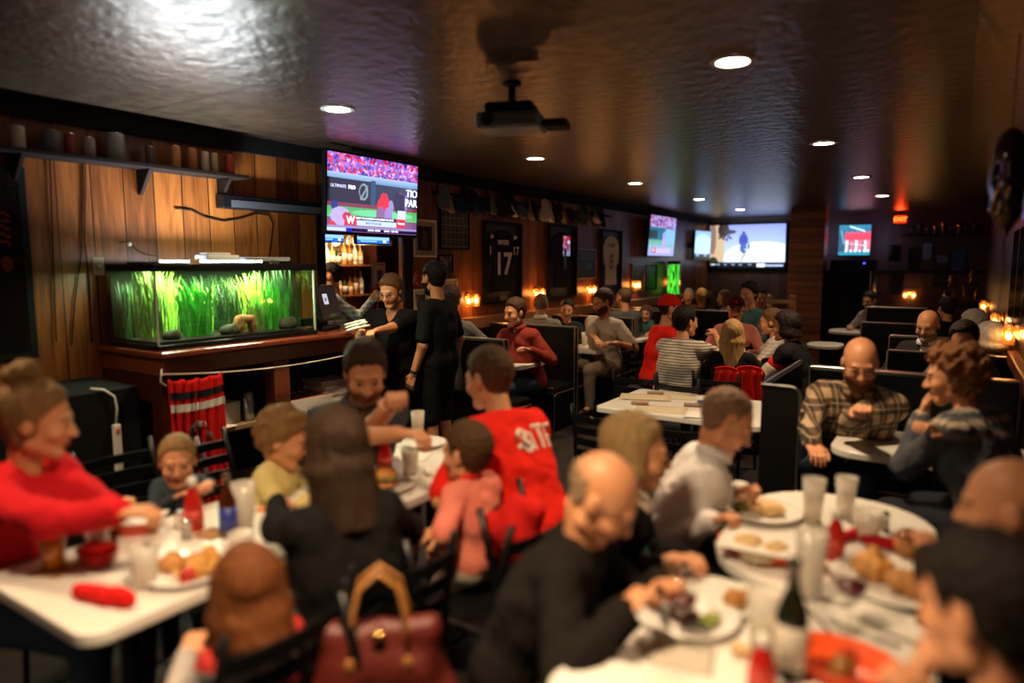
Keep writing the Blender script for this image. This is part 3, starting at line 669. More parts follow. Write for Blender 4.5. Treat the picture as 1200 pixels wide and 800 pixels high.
# tank
TX0, TX1, TY0, TY1, TZ0, TZ1 = -4.42, -3.9, 2.2, 3.38, 1.211, 1.72
tank = thing('aquarium', 'lit glass fish tank full of green plants on the wooden counter', 'aquarium', ((TX0+TX1)/2, (TY0+TY1)/2, TZ0))
cx, cy = (TX0+TX1)/2, (TY0+TY1)/2; hx, hy = (TX1-TX0)/2, (TY1-TY0)/2
hh = TZ1-TZ0
for z0, z1 in ((0, .03), (hh-.045, hh)):
    mb = MB(); mb.box(-hx-.008, -hy-.008, z0, hx+.008, -hy+.012, z1); mb.box(-hx-.008, hy-.012, z0, hx+.008, hy+.008, z1); mb.box(-hx-.008, -hy+.012, z0, -hx+.012, hy-.012, z1); mb.box(hx-.012, -hy+.012, z0, hx+.008, hy-.012, z1)
    mb.build('rim', blackp, tank, bevel=.003)
gl = glassy('tank_glass', (.93, 1, .95), rough=.02)
for q in ((hx-.006, -hy, .03, hx, hy, hh-.04), (-hx, -hy, .03, hx-.006, -hy+.006, hh-.04), (-hx, hy-.006, .03, hx-.006, hy, hh-.04)):
    mb = MB(); mb.box(*q); mb.build('glass_pane', gl, tank)
mb = MB()
for y in (-hy, hy-.01): mb.box(hx-.01, y, .03, hx+.001, y+.01, hh-.04)
mb.build('silicone_seam', mat('seam', (.35, .4, .33), .4), tank)
mb = MB(); mb.box(-hx+.002, -hy+.01, .03, -hx+.01, hy-.01, hh-.04); mb.build('backing', mat('tank_backing', (.004, .009, .003), .8, noise=.5), tank)
mb = MB(); mb.box(-hx+.01, -hy+.01, .005, hx-.01, hy-.01, .05); gr = mb.build('gravel', mat('gravel', (.015, .012, .008), .9, noise=.9, nscale=120, bump=1, bscale=120), tank); gr['kind'] = 'stuff'
mb = MB()
for y0, y1 in ((-hy+.03, -.06), (.02, hy-.05)): mb.box(-.1, y0, hh-.045, .1, y1, hh-.028)
tl = mb.build('light_strip', mat('tank_tube', (.9, 1, .95), .4, emit=(.92, 1, .8), es=12), tank)
for y in (-.3, .3):
    a = bpy.data.lights.new('tank_lamp', 'AREA'); a.shape = 'RECTANGLE'; a.size = .2; a.size_y = .45; a.energy = 20; a.color = (.9, 1, .72)
    q = bpy.data.objects.new('tank_lamp', a); COL.objects.link(q); q.parent = tank; q.location = (0, y, hh-.05)
# open hood light above the rim, shining up at the ceiling through its slots
hood = thing('aquarium_hood_light', 'long flat hood light lying on top of the fish tank, glowing white', 'light fixture', (cx, cy-.06, TZ1))
mb = MB(); mb.box(-.09, -.5, .0, .14, .5, .006); mb.box(-.09, -.5, .006, -.085, .5, .012); mb.build('tray', matte, hood)
mb = MB(); mb.box(.136, -.42, .010, .142, .3, .02); mb.build('glowing_tube', mat('hood_tube', (1, 1, 1), .4, emit=(.9, .97, 1), es=22), hood)
for y in (-.2, .4): mb = MB(); mb.box(.135, y-.035, .0, .15, y+.035, .03); mb.build('clip', mat('clip_tan', (.4, .25, .12), .5), hood)
ap = bpy.data.lights.new('hood_uplight', 'AREA'); ap.shape = 'RECTANGLE'; ap.size = .07; ap.size_y = .8; ap.energy = 43; ap.color = (.72, .87, 1); ap.spread = R(155)
q = bpy.data.objects.new('hood_uplight', ap); COL.objects.link(q); q.parent = hood; q.location = (-.05, 0, .015); q.rotation_euler = (PI, R(10), 0)
mb = MB(); mb.box(-.05, -.03, 0, .09, .2, .035); mb.box(-.03, -.01, .035, .06, .16, .05)
o = mb.build('router', mat('silver_plastic', (.55, .6, .6), .3), bevel=.012); o.location = (cx+.1, 2.62, TZ1+.021); tag(o, 'small silver plastic box on top of the fish tank, humped lid', 'box')
mb = MB(); mb.box(-.05, -.18, 0, .08, .18, .025); o = mb.build('light_ballast', mat('grey_plastic', (.18, .22, .24), .35), bevel=.006); o.location = (cx+.1, 3.06, TZ1+.021); tag(o, 'flat grey plastic strip on top of the fish tank beside the silver box', 'light fixture')
# plants
greens = [mat('plant_bright', (.3, .62, .05), .5, noise=.4, nscale=30), mat('plant_green', (.05, .34, .03), .5, noise=.4, nscale=30), mat('plant_olive', (.1, .17, .03), .5, noise=.5, nscale=30), mat('plant_dark', (.02, .07, .015), .5, noise=.4)]
for g_ in greens[:3]:
    b_ = g_.node_tree.nodes['Principled BSDF']; b_.inputs['Transmission Weight'].default_value = .0
def plant(loc, n, hgt, spread, wid, m, droop, label, curl=0):
    rnd = random.Random(int(loc[1]*1000)+n); mb = MB(); n = int(n*2.4); wid *= .62; hgt *= 1.12
    for i in range(n):
        a = rnd.uniform(0, 2*PI); L = hgt*rnd.uniform(.55, 1.05); dx, dy = math.cos(a)*.8, math.sin(a); w0 = wid*rnd.uniform(.6, 1.3); sp = spread*rnd.uniform(.3, 1)
        pts = []; bx_, by_ = rnd.uniform(-.04, .04), rnd.uniform(-.085, .085)
        for k in range(7):
            t = k/6; ww = w0*math.sin(PI*min(1, .12+t*.88))**.6*(1 if t < 1 else .1); rr = sp*.8*(t**1.5)+.012*math.sin(5*t+i)
            z = min(.425, L*(t-droop*t**3)); x = max(-4.4-loc[0], min(-3.92-loc[0], bx_+dx*rr)); yy = max(2.215-loc[1], min(3.365-loc[1], by_+dy*rr)); pts += [(x-dy*ww*.7, yy+ww*.9, z), (x+dy*ww*.7, yy-ww*.9, z)]
        mb.add(pts, [(2*k, 2*k+1, 2*k+3, 2*k+2) for k in range(6)])
    o = mb.build('aquarium_plant', m, smooth=True); o.location = loc; return tag(o, label, 'plant', 'plants in the fish tank')
Z = TZ0+.05
for y, n, h_, sp_, w_, mi, dr, x, lb in [
    (2.27, 60, .42, .1, .0045, 3, .25, -4.3, 'dark fine leaved water plant at the back left corner of the fish tank'),
    (2.5, 70, .47, .16, .004, 2, .3, -4.34, 'olive grassy water plant behind the bright left plants of the fish tank'),
    (2.8, 80, .48, .18, .0045, 3, .3, -4.32, 'dark grassy water plant at the back middle of the fish tank'),
    (3.02, 60, .46, .14, .004, 2, .3, -4.34, 'olive grassy water plant at the back right of the fish tank'),
    (3.3, 70, .47, .14, .005, 3, .25, -4.28, 'dark grassy water plant at the back right corner of the fish tank'),
    (2.3, 34, .5, .13, .006, 2, .15, -4.12, 'thin leaved olive water plant at the left end of the fish tank'),
    (2.42, 30, .46, .13, .008, 0, .2, -4.25, 'pale bright water plant near the left end of the fish tank, under its lamp'),
    (2.55, 26, .4, .12, .012, 1, .2, -4.06, 'broad leaved green water plant left of the rock cave'),
    (2.68, 30, .44, .16, .009, 0, .35, -4.24, 'light green arching water plant behind, left of tank centre'),
    (2.84, 40, .46, .16, .005, 3, .35, -4.15, 'dark feathery water plant at the middle of the fish tank above the rock cave'),
    (2.97, 26, .26, .09, .006, 2, .1, -4.02, 'small olive water plant right beside the rock cave'),
    (3.1, 34, .45, .14, .013, 0, .2, -4.2, 'brightest yellow green water plant right of tank centre'),
    (3.13, 22, .34, .1, .014, 1, .15, -4.03, 'broad leaved deep green water plant right of tank centre'),
    (3.28, 44, .47, .12, .005, 3, .1, -4.08, 'dark bushy water plant filling the right end of the fish tank')]:
    plant((x, y, Z), n, h_, sp_, w_, greens[mi], dr, lb)
o = lump('cave_rock', [ell((0, -.05, .06), (.04, .035, .07), .02), ell((0, .05, .055), (.04, .03, .065), .02), ell((0, 0, .105), (.045, .07, .03), .02), ell((0, 0, .05), (.06, .022, .03), .01, '-')], mat('tan_stone', (.2, .085, .025), .8, noise=.5, nscale=30, bump=.6), None, .006, .002)
o.location = (-3.98, 2.85, Z-.012); tag(o, 'tan rock cave with a hole on the gravel of the fish tank', 'rock')
for x, y, r_, lb in ((-3.98, 2.72, .04, 'dark round stone left of the tan rock cave in the fish tank'), (-4.0, 3.2, .05, 'mossy grey stone at the right of the fish tank'), (-4.0, 2.34, .035, 'small pale stone at the left end of the fish tank')):
    o = lump('stone', [ell((0, 0, 0), (r_, r_*1.5, r_), .01), ell((.01, r_*.8, .01), (r_*.7, r_*.7, r_*.8), .02)], mat('grey_stone', (.05, .045, .03), .8, noise=.6, nscale=30, bump=.5), None, .006, .002); o.location = (x, y, Z+r_*.6); tag(o, lb, 'stone')
# order screen on the counter
pos = thing('order_terminal', 'black touch screen till on a stand on the counter behind the fish tank', 'till screen', (-4.05, 3.66, 1.21), R(112))
mb = MB(); mb.box(-.13, -.02, 0, .13, .2, .03); mb.box(-.05, .06, .03, .05, .12, .2); mb.build('stand', matte, pos, bevel=.01)
pp = Pic(48, 40, (.012, .012, .012)); pp.rect(.26, .22, .5, .55, (.8, .8, .85)); pp.rect(.34, .34, .42, .44, (.2, .2, .5)); pp.rect(.4, .88, .75, .95, (.12, .22, .03)); pp.rect(.9, .86, .96, .92, (.02, .06, .4))
sc_ = MB(); sc_.box(-.17, -.015, -.14, .17, .02, .14); so = sc_.build('screen_housing', blackp, pos, bevel=.008); so.location = (0, .03, .21); so.rotation_euler = (R(-14), 0, 0)
panel('display', pp, .31, .25, picmat('till_display', 1.0), so, (0, -.0165, 0))
# receipt box behind, phone-like device
mb = MB(); mb.box(-.07, -.08, 0, .07, .08, .1); mb.box(-.05, -.081, .03, .05, -.08, .07, 0); o = mb.build('receipt_printer', matte, bevel=.012); o.location = (-4.1, 3.46, 1.211); tag(o, 'small black receipt printer between the fish tank and till screen', 'printer')
# string of jerseys along the counter front
mb = MB(); a, c_ = Vector((-3.79, 2.15, 1.09)), Vector((-3.79, 3.9, 1.07))
mb.tube([a+(c_-a)*t-Vector((0, 0, .05*4*t*(1-t))) for t in [i/12 for i in range(13)]], .004, 6); mb.tube([(-3.79, 2.15, 1.12), (-3.79, 2.14, 1.05), (-3.785, 2.17, 1.02)], .004, 6)
tag(mb.build('cord', mat('white_cord', (.8, .74, .62), .7), smooth=True), 'white cord tied along the front edge of the counter', 'cord')
def hanging_cloth(name, y0, y1, ztop, zbot, x, m, folds=6, taper=0, label='', stripes=()):
    th = thing(name, label, 'jersey', (x, (y0+y1)/2, 0)); nu, nv = 40, 40; hw = (y1-y0)/2
    def pt(u, v, lift=0):
        t = v; k = 1-taper*t; yy = (u*2-1)*hw*k; ph = u*folds*2*PI
        return (.012*math.sin(ph+1.2*math.sin(v*3))*(.4+.8*t)+.006*math.sin(ph*2.3)+lift, yy+.004*math.sin(ph*1.7+v*4), ztop-(ztop-zbot)*t-.012*abs(math.sin(u*PI*4))*(t < .03)-.015*math.sin(u*PI)*(1-t))
    V = [pt(i/nu, j/nv) for j in range(nv+1) for i in range(nu+1)]
    mb = MB(); mb.add(V, [(j*(nu+1)+i, j*(nu+1)+i+1, (j+1)*(nu+1)+i+1, (j+1)*(nu+1)+i) for j in range(nv) for i in range(nu)])
    mb.build('cloth', m, th, smooth=True, solid=.004)
    for nm, v0, v1, us, mm in stripes:
        mb = MB(); nn = 30
        for (u0, u1) in us:
            k = len(mb.v); rr = 4
            mb.add([pt(u0+(u1-u0)*i/nn, v0+(v1-v0)*j/rr, .0095) for j in range(rr+1) for i in range(nn+1)], [(j*(nn+1)+i, j*(nn+1)+i+1, (j+1)*(nn+1)+i+1, (j+1)*(nn+1)+i) for j in range(rr) for i in range(nn)])
        mb.build(nm, mm, th, smooth=True)
    return th, pt
wc = mat('white_cloth', (.75, .72, .66), .8); bc = mat('black_cloth', (.015, .014, .016), .8)
jz = [('black_band', .085, .135, [(0, 1)], bc), ('white_band', .165, .215, [(0, 1)], wc)]
th, pt = hanging_cloth('hanging_jersey', 2.17, 2.52, 1.06, .14, -3.77, red, 7, 0, 'red jersey banner with black and white bands hung from the counter cord beside the toddler', jz)
mb = MB()   # crest: white swoosh over dark tomahawk-like patch
def patch(pts, mm, nm):
    mb = MB(); c = (sum(p[0] for p in pts)/len(pts), sum(p[1] for p in pts)/len(pts)); V = [pt(c[0], c[1], .011)]; n = len(pts)
    for r_ in (.5, 1): V += [pt(c[0]+(p[0]-c[0])*r_, c[1]+(p[1]-c[1])*r_, .011) for p in pts]
    mb.add(V, [(0, 1+i, 1+(i+1) % n) for i in range(n)]+[(1+i, 1+n+i, 1+n+(i+1) % n, 1+(i+1) % n) for i in range(n)]); mb.build(nm, mm, th, smooth=True)
patch([(.32, .34), (.42, .3), (.5, .33), (.5, .42), (.46, .5), (.5, .62), (.42, .64), (.3, .66), (.12, .68), (.08, .6), (.2, .5), (.28, .42)], bc, 'crest_patch')
patch([(.3, .33), (.44, .28), (.62, .3), (.66, .34), (.5, .34), (.36, .37)], wc, 'crest_stroke')
patch([(.36, .4), (.46, .38), (.5, .44), (.44, .5), (.36, .47)], wc, 'crest_stroke')
patch([(.48, .48), (.56, .42), (.62, .6), (.6, .72), (.52, .6)], mat('grey_cloth', (.25, .2, .2), .8), 'crest_stroke')
patch([(.6, .36), (.72, .38), (.8, .46), (.74, .44), (.64, .4)], mat('grey_cloth'), 'crest_stroke')
th2, pt2 = hanging_cloth('hanging_jersey', 3.62, 3.93, 1.06, .55, -3.77, red, 3, .35, 'second red jersey with a white edge, hung behind the man in the dark polo', [('white_edge', .45, 1, [(.02, .14)], wc)])
# things on the counter's shelves
def obx(name, loc, sx, sy, sz, m, label, cat, rz=0, open_=False):
    mb = MB(); t = .005
    if open_:
        mb.box(-sx/2, -sy/2, 0, sx/2, sy/2, t).box(-sx/2, -sy/2, t, -sx/2+t, sy/2, sz).box(sx/2-t, -sy/2, t, sx/2, sy/2, sz).box(-sx/2+t, -sy/2, t, sx/2-t, -sy/2+t, sz).box(-sx/2+t, sy/2-t, t, sx/2-t, sy/2, sz)
    else: mb.box(-sx/2, -sy/2, 0, sx/2, sy/2, sz)
    o = mb.build(name, m, bevel=.0015); o.location = loc; o.rotation_euler = (0, 0, R(rz)); return tag(o, label, cat)
card = mat('white_card', (.75, .72, .66), .7); brown = mat('brown_card', (.35, .18, .08), .8)
obx('box', (-4.1, 2.72, .656), .16, .18, .14, card, 'pale cardboard box on the counter shelf beside the hanging red banner', 'box', 12)
mb = MB(); mb.lathe([(.035, 0), (.035, .19), (.03, .2), (.012, .2)], n=20); o = mb.build('tall_can', mat('silver_can', (.4, .5, .55), .25, .8), smooth=True); o.location = (-4.0, 2.86, .656); tag(o, 'tall silver can on the counter shelf left of the wooden post', 'can')
b1 = obx('open_box', (-4.07, 3.36, .656), .3, .36, .09, card, 'low white cardboard box with a red rim, open, on the counter shelf', 'box', -6, True)
mb = MB(); mb.box(-.149, -.179, .088, -.14, .179, .092); mb.box(-.14, -.179, .088, .149, -.17, .092); mb.box(.14, -.17, .088, .149, .179, .092); q = mb.build('rim', mat('red_print', (.5, .04, .02), .6), b1)
mb = MB(); mb.box(-.13, -.06, .006, .1, .14, .085); q = mb.build('folder', brown, None, bevel=.002); q.location = (-4.07, 3.36, .656); q.rotation_euler = (0, 0, R(-6)); tag(q, 'brown card folder standing inside the low white box', 'folder')
th = thing('paper_stack', 'fanned stack of white papers behind the low white box on the counter shelf', 'papers', (-4.1, 3.66, .656))
for k in range(9):
    mb = MB(); mb.box(-.12, -.15, 0, .12, .15, .018); q = mb.build('sheet_bundle', paper if k % 2 else card, th, bevel=.001); q.location = (random.uniform(-.01, .01), random.uniform(-.01, .01), .019*k+.0); q.rotation_euler = (0, 0, R(random.uniform(-7, 7)))
obx('paper_sheet', (-4.02, 2.56, .656), .22, .3, .006, paper, 'loose white papers flat on the counter shelf beside the red banner', 'papers', 8)
# power strip + black rack left of the cabinet
mb = MB(); mb.box(-4.5, 1.35, 0, -3.95, 2.1, 1.02); struct_o = mb.build('equipment_cabinet', matte, bevel=.01); tag(struct_o, 'matte black cabinet against the wood wall left of the fish tank counter', 'cabinet')
ps = thing('power_strip', 'white power strip hanging by its cable on the side of the black cabinet', 'power strip', (-3.93, 1.95, .55))
mb = MB(); mb.box(-.015, -.02, 0, .015, .02, .27); mb.build('housing', card, ps, bevel=.006)
mb = MB(); mb.box(.015, -.008, .22, .019, .008, .245); mb.build('switch', mat('red_switch', (.7, .05, .02), .4), ps)
mb = MB(); mb.tube([(0, 0, .27), (0, .01, .36), (0, .0, .43), (-.01, -.05, .475), (-.05, -.1, .485)], .006, 6); mb.build('cable', card, ps, smooth=True)
# wires, socket on wall
def wire(label, pts, r_=.004, m=None):
    mb = MB(); mb.tube(pts, r_, 6); return tag(mb.build('cable', m or matte, smooth=True), label, 'cable')
def wy(u, v, off=.012):
    d = ray(u, v); t = (WX+off)/d.x; return (WX+off, d.y*t, CH+d.z*t)
wire('thin black cable running down the wood wall, left of the pair', [wy(*p) for p in [(58, 178), (60, 230), (62, 300), (66, 400)]])
wire('black cable down the wood wall nearer the fish tank', [wy(*p) for p in [(97, 170), (98, 230), (95, 300), (88, 350), (84, 405)]])
wire('second black cable down the wood wall nearer the fish tank, bending right', [wy(*p) for p in [(100, 168), (100, 230), (99, 280), (104, 320), (108, 400)]])
wire('black cable sagging across the wood wall under the long speaker', [wy(*p) for p in [(205, 244), (224, 246), (240, 254), (262, 259), (282, 256), (300, 250), (315, 252), (320, 262), (318, 285), (315, 305)]], .005)
wire('short black cable looping from the white hook to the fish tank', [wy(*p) for p in [(140, 284), (150, 283), (160, 292), (170, 298), (183, 300)]], .003)
mb = MB(); mb.lathe([(.012, 0), (.014, .01), (.008, .016), (.001, .018)], n=12, M=Matrix.Rotation(PI/2, 3, 'Y')); o = mb.build('wall_hook', card, smooth=True); o.location = wy(151, 286, .002); tag(o, 'small white hook on the wood wall above the fish tank', 'hook')
sk = thing('wall_dimmer', 'beige dimmer switch plate on the wood wall left of the fish tank', 'switch', wy(115, 312, .001), R(90))
mb = MB(); mb.box(-.035, -.006, -.055, .035, 0, .055); mb.build('plate', mat('beige_plate', (.45, .36, .2), .5), sk, bevel=.003)
mb = MB(); mb.lathe([(.016, 0), (.015, .014), (.001, .016)], n=16, M=Matrix.Rotation(PI/2, 3, 'X')); q = mb.build('knob', card, sk, smooth=True); q.location = (0, -.006, -.002)
# framed piece at far left
fr = thing('wall_frame', 'large dark framed picture with orange stripes at the left edge of the wood wall', 'picture frame', (WX+.002, 1.35, 1.72), R(90))
mb = MB(); mb.box(-.48, -.04, -.55, .48, 0, .55); mb.build('frame', matte, fr, bevel=.008)
pp = Pic(60, 70, (.008, .007, .006))
for k in range(5): pp.line(.78, .2+.035*k, .93-.0*k, .23+.04*k, .008, (.35, .1, .03))
pp.ell(.9, .5, .03, .05, (.3, .12, .04)); panel('picture', pp, .88, 1.02, picmat('dull_print', 0, .2), fr, (0, -.042, 0))
# upper shelf with cans and bottles
sh = thing('wall_shelf', 'long dark shelf of cans high on the wood wall above the fish tank', 'shelf', (WX, 2.2, 2.33), 0)
mb = MB(); mb.box(.001, -1.2, 0, .2, 1.0, .025); mb.build('board', mat('shelf_dark', (.012, .006, .004), .8, spec=.1), sh, bevel=.003)
for y in (-.42, .3, .88, -1.0):
    mb = MB(); mb.prism([(0.002, -.16), (.03, -.16), (.16, -.002), (.002, -.002)], -.012, .012, M=Matrix(((1,0,0,0),(0,0,1,y),(0,1,0,0),(0,0,0,1)))); mb.build('bracket', mat('shelf_dark'), sh, bevel=.003)
cans = [(22, .033, .13, (.6, .5, .42), 'cream can, farthest left on the high wall shelf'), (60, .05, .13, (.12, .13, .15), 'wide dark grey tin on the high wall shelf'), (82, .03, .13, (.3, .05, .04), 'dark red can on the high wall shelf'), (104, .035, .12, (.35, .28, .28), 'dull pinkish can on the high wall shelf'), (135, .052, .17, (.3, .32, .34), 'largest pale grey tin on the high wall shelf'),
        (175, .03, .12, (.12, .08, .08), 'small dark brown can on the high wall shelf'), (205, .03, .15, (.65, .3, .1), 'orange and cream can on the high wall shelf'), (224, .032, .15, (.5, .2, .06), 'dark orange can on the high wall shelf'), (239, .028, .14, (.65, .55, .42), 'cream can right of the dark orange one on the high wall shelf'), (250, .024, .14, (.55, .42, .25), 'narrow tan can on the high wall shelf'), (268, .033, .14, (.5, .07, .04), 'bright red can, farthest right on the high wall shelf')]
for u, r_, h_, c_, lb in cans:
    y = wy(u, 165, .1)[1]; th = thing('can', lb, 'can', (WX+.1, y, 2.355), 0, 'cans on the high wall shelf')
    mb = MB(); mb.lathe([(r_*.9, 0), (r_, .006), (r_, h_-.01), (r_*.85, h_)], n=20); mb.build('can_body', mat('can_%d' % u, c_, .4, .2), th, smooth=True)
    mb = MB(); mb.lathe([(r_*.83, h_-.002), (r_*.83, h_+.002), (r_*.7, h_+.002)], n=20); mb.build('lid', chrome, th, smooth=True)
# long speaker bar
sp_ = thing('wall_speaker', 'long black speaker bar on the wood wall left of the biggest screen', 'speaker', (WX+.001, 3.52, 2.17), R(90))
mb = MB(); mb.box(-.47, -.09, -.05, .47, 0, .05); mb.build('housing', blackp, sp_, bevel=.01)
mb = MB(); mb.box(-.4, -.095, -.04, .46, -.09, .012); mb.build('grille', mat('grille', (.05, .05, .055), .6), sp_)
# ------------------------------------------------------------------ wide TVs
def tv(name, loc, rz, tilt, w, h, pic, es, label, mount=True, bez=.018):
    t = thing(name, label, 'television', loc, rz); A = Matrix.Rotation(R(tilt), 4, 'X')
    mb = MB(); mb.box(-w/2-bez, 0, -h/2-bez*1.4, w/2+bez, .045, h/2+bez); q = mb.build('housing', blackp, t, bevel=.006); q.matrix_local = A
    p = panel('screen', pic, w, h, picmat('screen_glow_%d' % int(es*10), es), t, (0, -.002, 0)); p.matrix_local = A
    if mount: mb = MB(); mb.box(-.08, .045, -.06, .08, .2, .06); mb.box(-.02, .1, .06, .02, .14, .3); q = mb.build('mount', matte, t)
    return t, A
def sub(t, A, name, body, size, m, x, z, bold=0, y=-.004, depth=.0008):
    q = text_part(name, body, size, m, t, (0, 0, 0), depth, bold); q.matrix_local = A@Matrix.Translation((x, y, z)); return q
def glow(name, c, e): return mat(name, c, .5, emit=c, es=e)
crowd = [(.75, .1, .22), (.5, .3, .7), (.25, .15, .5), (.75, .5, .8), (.6, .05, .12), (.1, .12, .4), (.8, .3, .5)]
p = Pic(170, 98, (.35, .25, .6)); p.speck(0, 0, 1, .3, crowd, 420, .014); p.grad(0, .24, 1, .34, (.5, .6, .85), (.25, .4, .5))
p.rect(0, .32, .45, .62, (.012, .02, .03)); p.rect(.45, .3, .5, .64, (.02, .18, .28)); p.rect(.5, .34, .82, .64, (.02, .1, .16)); p.rect(.78, .34, 1, .66, (.1, .12, .2))
p.ell(.37, .46, .05, .11, (.35, .45, .45)); p.ell(.365, .46, .035, .085, (.012, .02, .03)); p.line(.34, .56, .41, .38, .008, (.35, .45, .45))
p.rect(0, .62, 1, .68, (.35, .1, .14)); p.grad(0, .67, 1, .82, (.18, .5, .22), (.28, .6, .3)); p.ell(.6, .74, .35, .05, (.3, .65, .42)); p.rect(0, .82, 1, 1, (.35, .2, .35))
p.ell(.6, .5, .045, .06, (.65, .03, .08)); p.ell(.6, .62, .08, .13, (.75, .04, .1)); p.ell(.56, .74, .05, .11, (.4, .25, .4)); p.ell(.65, .74, .045, .11, (.45, .35, .6)); p.ell(.68, .62, .03, .09, (.4, .4, .6))
p.ell(.79, .46, .03, .055, (.35, .12, .15)); p.ell(.79, .58, .075, .15, (.02, .02, .1)); p.rect(.76, .66, .86, .88, (.65, .65, .85)); p.ell(.75, .52, .03, .12, (.03, .03, .12)); p.ell(.86, .55, .02, .12, (.4, .3, .55))
p.ell(.07, .66, .035, .06, (.05, .08, .35)); p.ell(.13, .8, .1, .12, (.55, .5, .75)); p.ell(.2, .8, .05, .06, (.6, .05, .1)); p.ell(.05, .92, .04, .05, (.7, .1, .15))
p.rect(.17, .79, .3, .91, (.75, .02, .04)); p.rect(.3, .785, .76, .84, (.02, .02, .08)); p.rect(.3, .835, .75, .91, (.6, .68, .9)); p.rect(.75, .79, .86, .91, (.7, .03, .05)); p.rect(0, .92, 1, .955, (.45, .38, .55)); p.rect(.0, .945, .19, .985, (.6, .7, .95)); p.rect(.19, .945, .25, 1, (.05, .1, .6)); p.rect(.25, .95, 1, .985, (.04, .04, .16))
t1, A1 = tv('television', (-4.2, 4.33, 2.29), R(90), 3, 1.07, .62, p, 1.9, 'biggest screen hung from the ceiling above the bar opening, showing a baseball game')
wg = glow('text_white', (.8, .85, 1), 2.2); dg = glow('text_navy', (.03, .03, .2), .6); gg = glow('text_grey', (.45, .5, .6), 1.5)
sub(t1, A1, 'caption', 'ULTIMATE', .036, gg, -.42, .05); sub(t1, A1, 'caption', 'PRO', .04, wg, -.275, .05, .001)
sub(t1, A1, 'caption', 'TIO', .09, wg, .458, .055, .001); sub(t1, A1, 'caption', 'PAR', .09, wg, .452, -.03, .001)
sub(t1, A1, 'team_letter', 'W', .085, wg, -.285, -.215, .002); sub(t1, A1, 'team_letter', 'Nationals', .022, wg, .325, -.215, .001)
sub(t1, A1, 'ticker', 'WEST TEXAS SHERIDAN COLUMBUS WELCOME', .021, wg, -.0, -.193); sub(t1, A1, 'ticker', 'FIRST PITCH 4:05', .026, dg, -.02, -.232); sub(t1, A1, 'ticker', 'RUNS 5  HITS 8        GAME 1  TOP 4TH', .022, wg, .1, -.289)
mb = MB(); mb.box(-.01, .1, .25, .01, .12, .38); mb.box(-.2, .06, .38, .2, .16, .372); mb.build('ceiling_bracket', matte, t1)
area = bpy.data.lights.new('screen_glow', 'AREA'); area.shape = 'RECTANGLE'; area.size = 1; area.size_y = .55; area.energy = 3; area.color = (.6, .55, 1)
q = bpy.data.objects.new('screen_glow', area); COL.objects.link(q); q.parent = t1; q.location = (0, -.02, 0); q.rotation_euler = (R(90), 0, 0)
# ------------------------------------------------------------------ bar behind the opening
bb = thing('bar_shelf_unit', 'back bar shelving full of lit bottles seen through the opening under the biggest screen', 'shelving', (-5.78, 5.1, 1.021))
for z in (.03, .36, .69): mb = MB(); mb.box(0, -.6, z-.02, .26, .6, z); mb.build('shelf', rail_w, bb, bevel=.003)
for y in (-.62, .6): mb = MB(); mb.box(0, y, 0, .25, y+.02, 1.12); mb.build('upright', cabin_w, bb)
mb = MB(); mb.box(-.02, -.62, 0, 0, .62, 1.12); mb.build('back_board', mat('back_board', (.35, .17, .06), .4), bb)
bl = thing('bartender_fill_lamp', 'unseen warm light added over the bar to brighten the bartender', 'ceiling light', (-5.25, 3.75, CZ-.005)); mb = MB(); mb.lathe([(.08, -.004), (.08, .004)], n=24); mb.build('light_lens', lens, bl); lamp('SPOT', 'bartender_fill_beam', (1, .66, .36), 260, bl, (0, 0, -.03), .08, 140)  # unseen lamp added to brighten the bartender's face
bcols = [((.5, .22, .04), 'amber'), ((.75, .7, .6), 'clear'), ((.04, .05, .03), 'dark'), ((.3, .12, .03), 'brown'), ((.55, .4, .15), 'golden')]
bproto = {}
def bottle(h_, r_, m, lm, name='liquor_bottle'):
    t = thing(name, '', 'bottle', (0, 0, 0)); mb = MB(); mb.lathe([(r_*.9, 0), (r_, .01), (r_, h_*.58), (r_*.75, h_*.66), (r_*.35, h_*.74), (r_*.32, h_*.93), (r_*.36, h_*.94), (r_*.36, h_)], n=14); mb.build('glass', m, t, smooth=True)
    mb = MB(); mb.lathe([(r_*1.02, h_*.15), (r_*1.02, h_*.45)], n=14); mb.build('bottle_label', lm, t, smooth=True); return t
labm = mat('cream_label', (.8, .72, .58), .6); k = 0
for z, nm in ((1.382, 'middle'), (1.712, 'upper')):
    for i in range(13):
        y = 4.56+i*.082; c_, cn = bcols[(i*7+k) % 5]; hh_ = .2+.02*((i*3+k) % 5); key = (cn, hh_)
        if key not in bproto: bproto[key] = bottle(hh_, .034, mat('spirit_'+cn, c_, .12), labm); o = bproto[key]
        else: o = copy_tree(bproto[key])
        o.location = (-5.63, y, z); o['group'] = 'bottles on the back bar, %s shelf' % nm; o['label'] = '%s liquor bottle, %s from the left on the %s back bar shelf' % (cn, ('first', 'second', 'third', 'fourth', 'fifth', 'sixth', 'seventh', 'eighth', 'ninth', 'tenth', 'eleventh', 'twelfth', 'thirteenth')[i], nm); k += 1
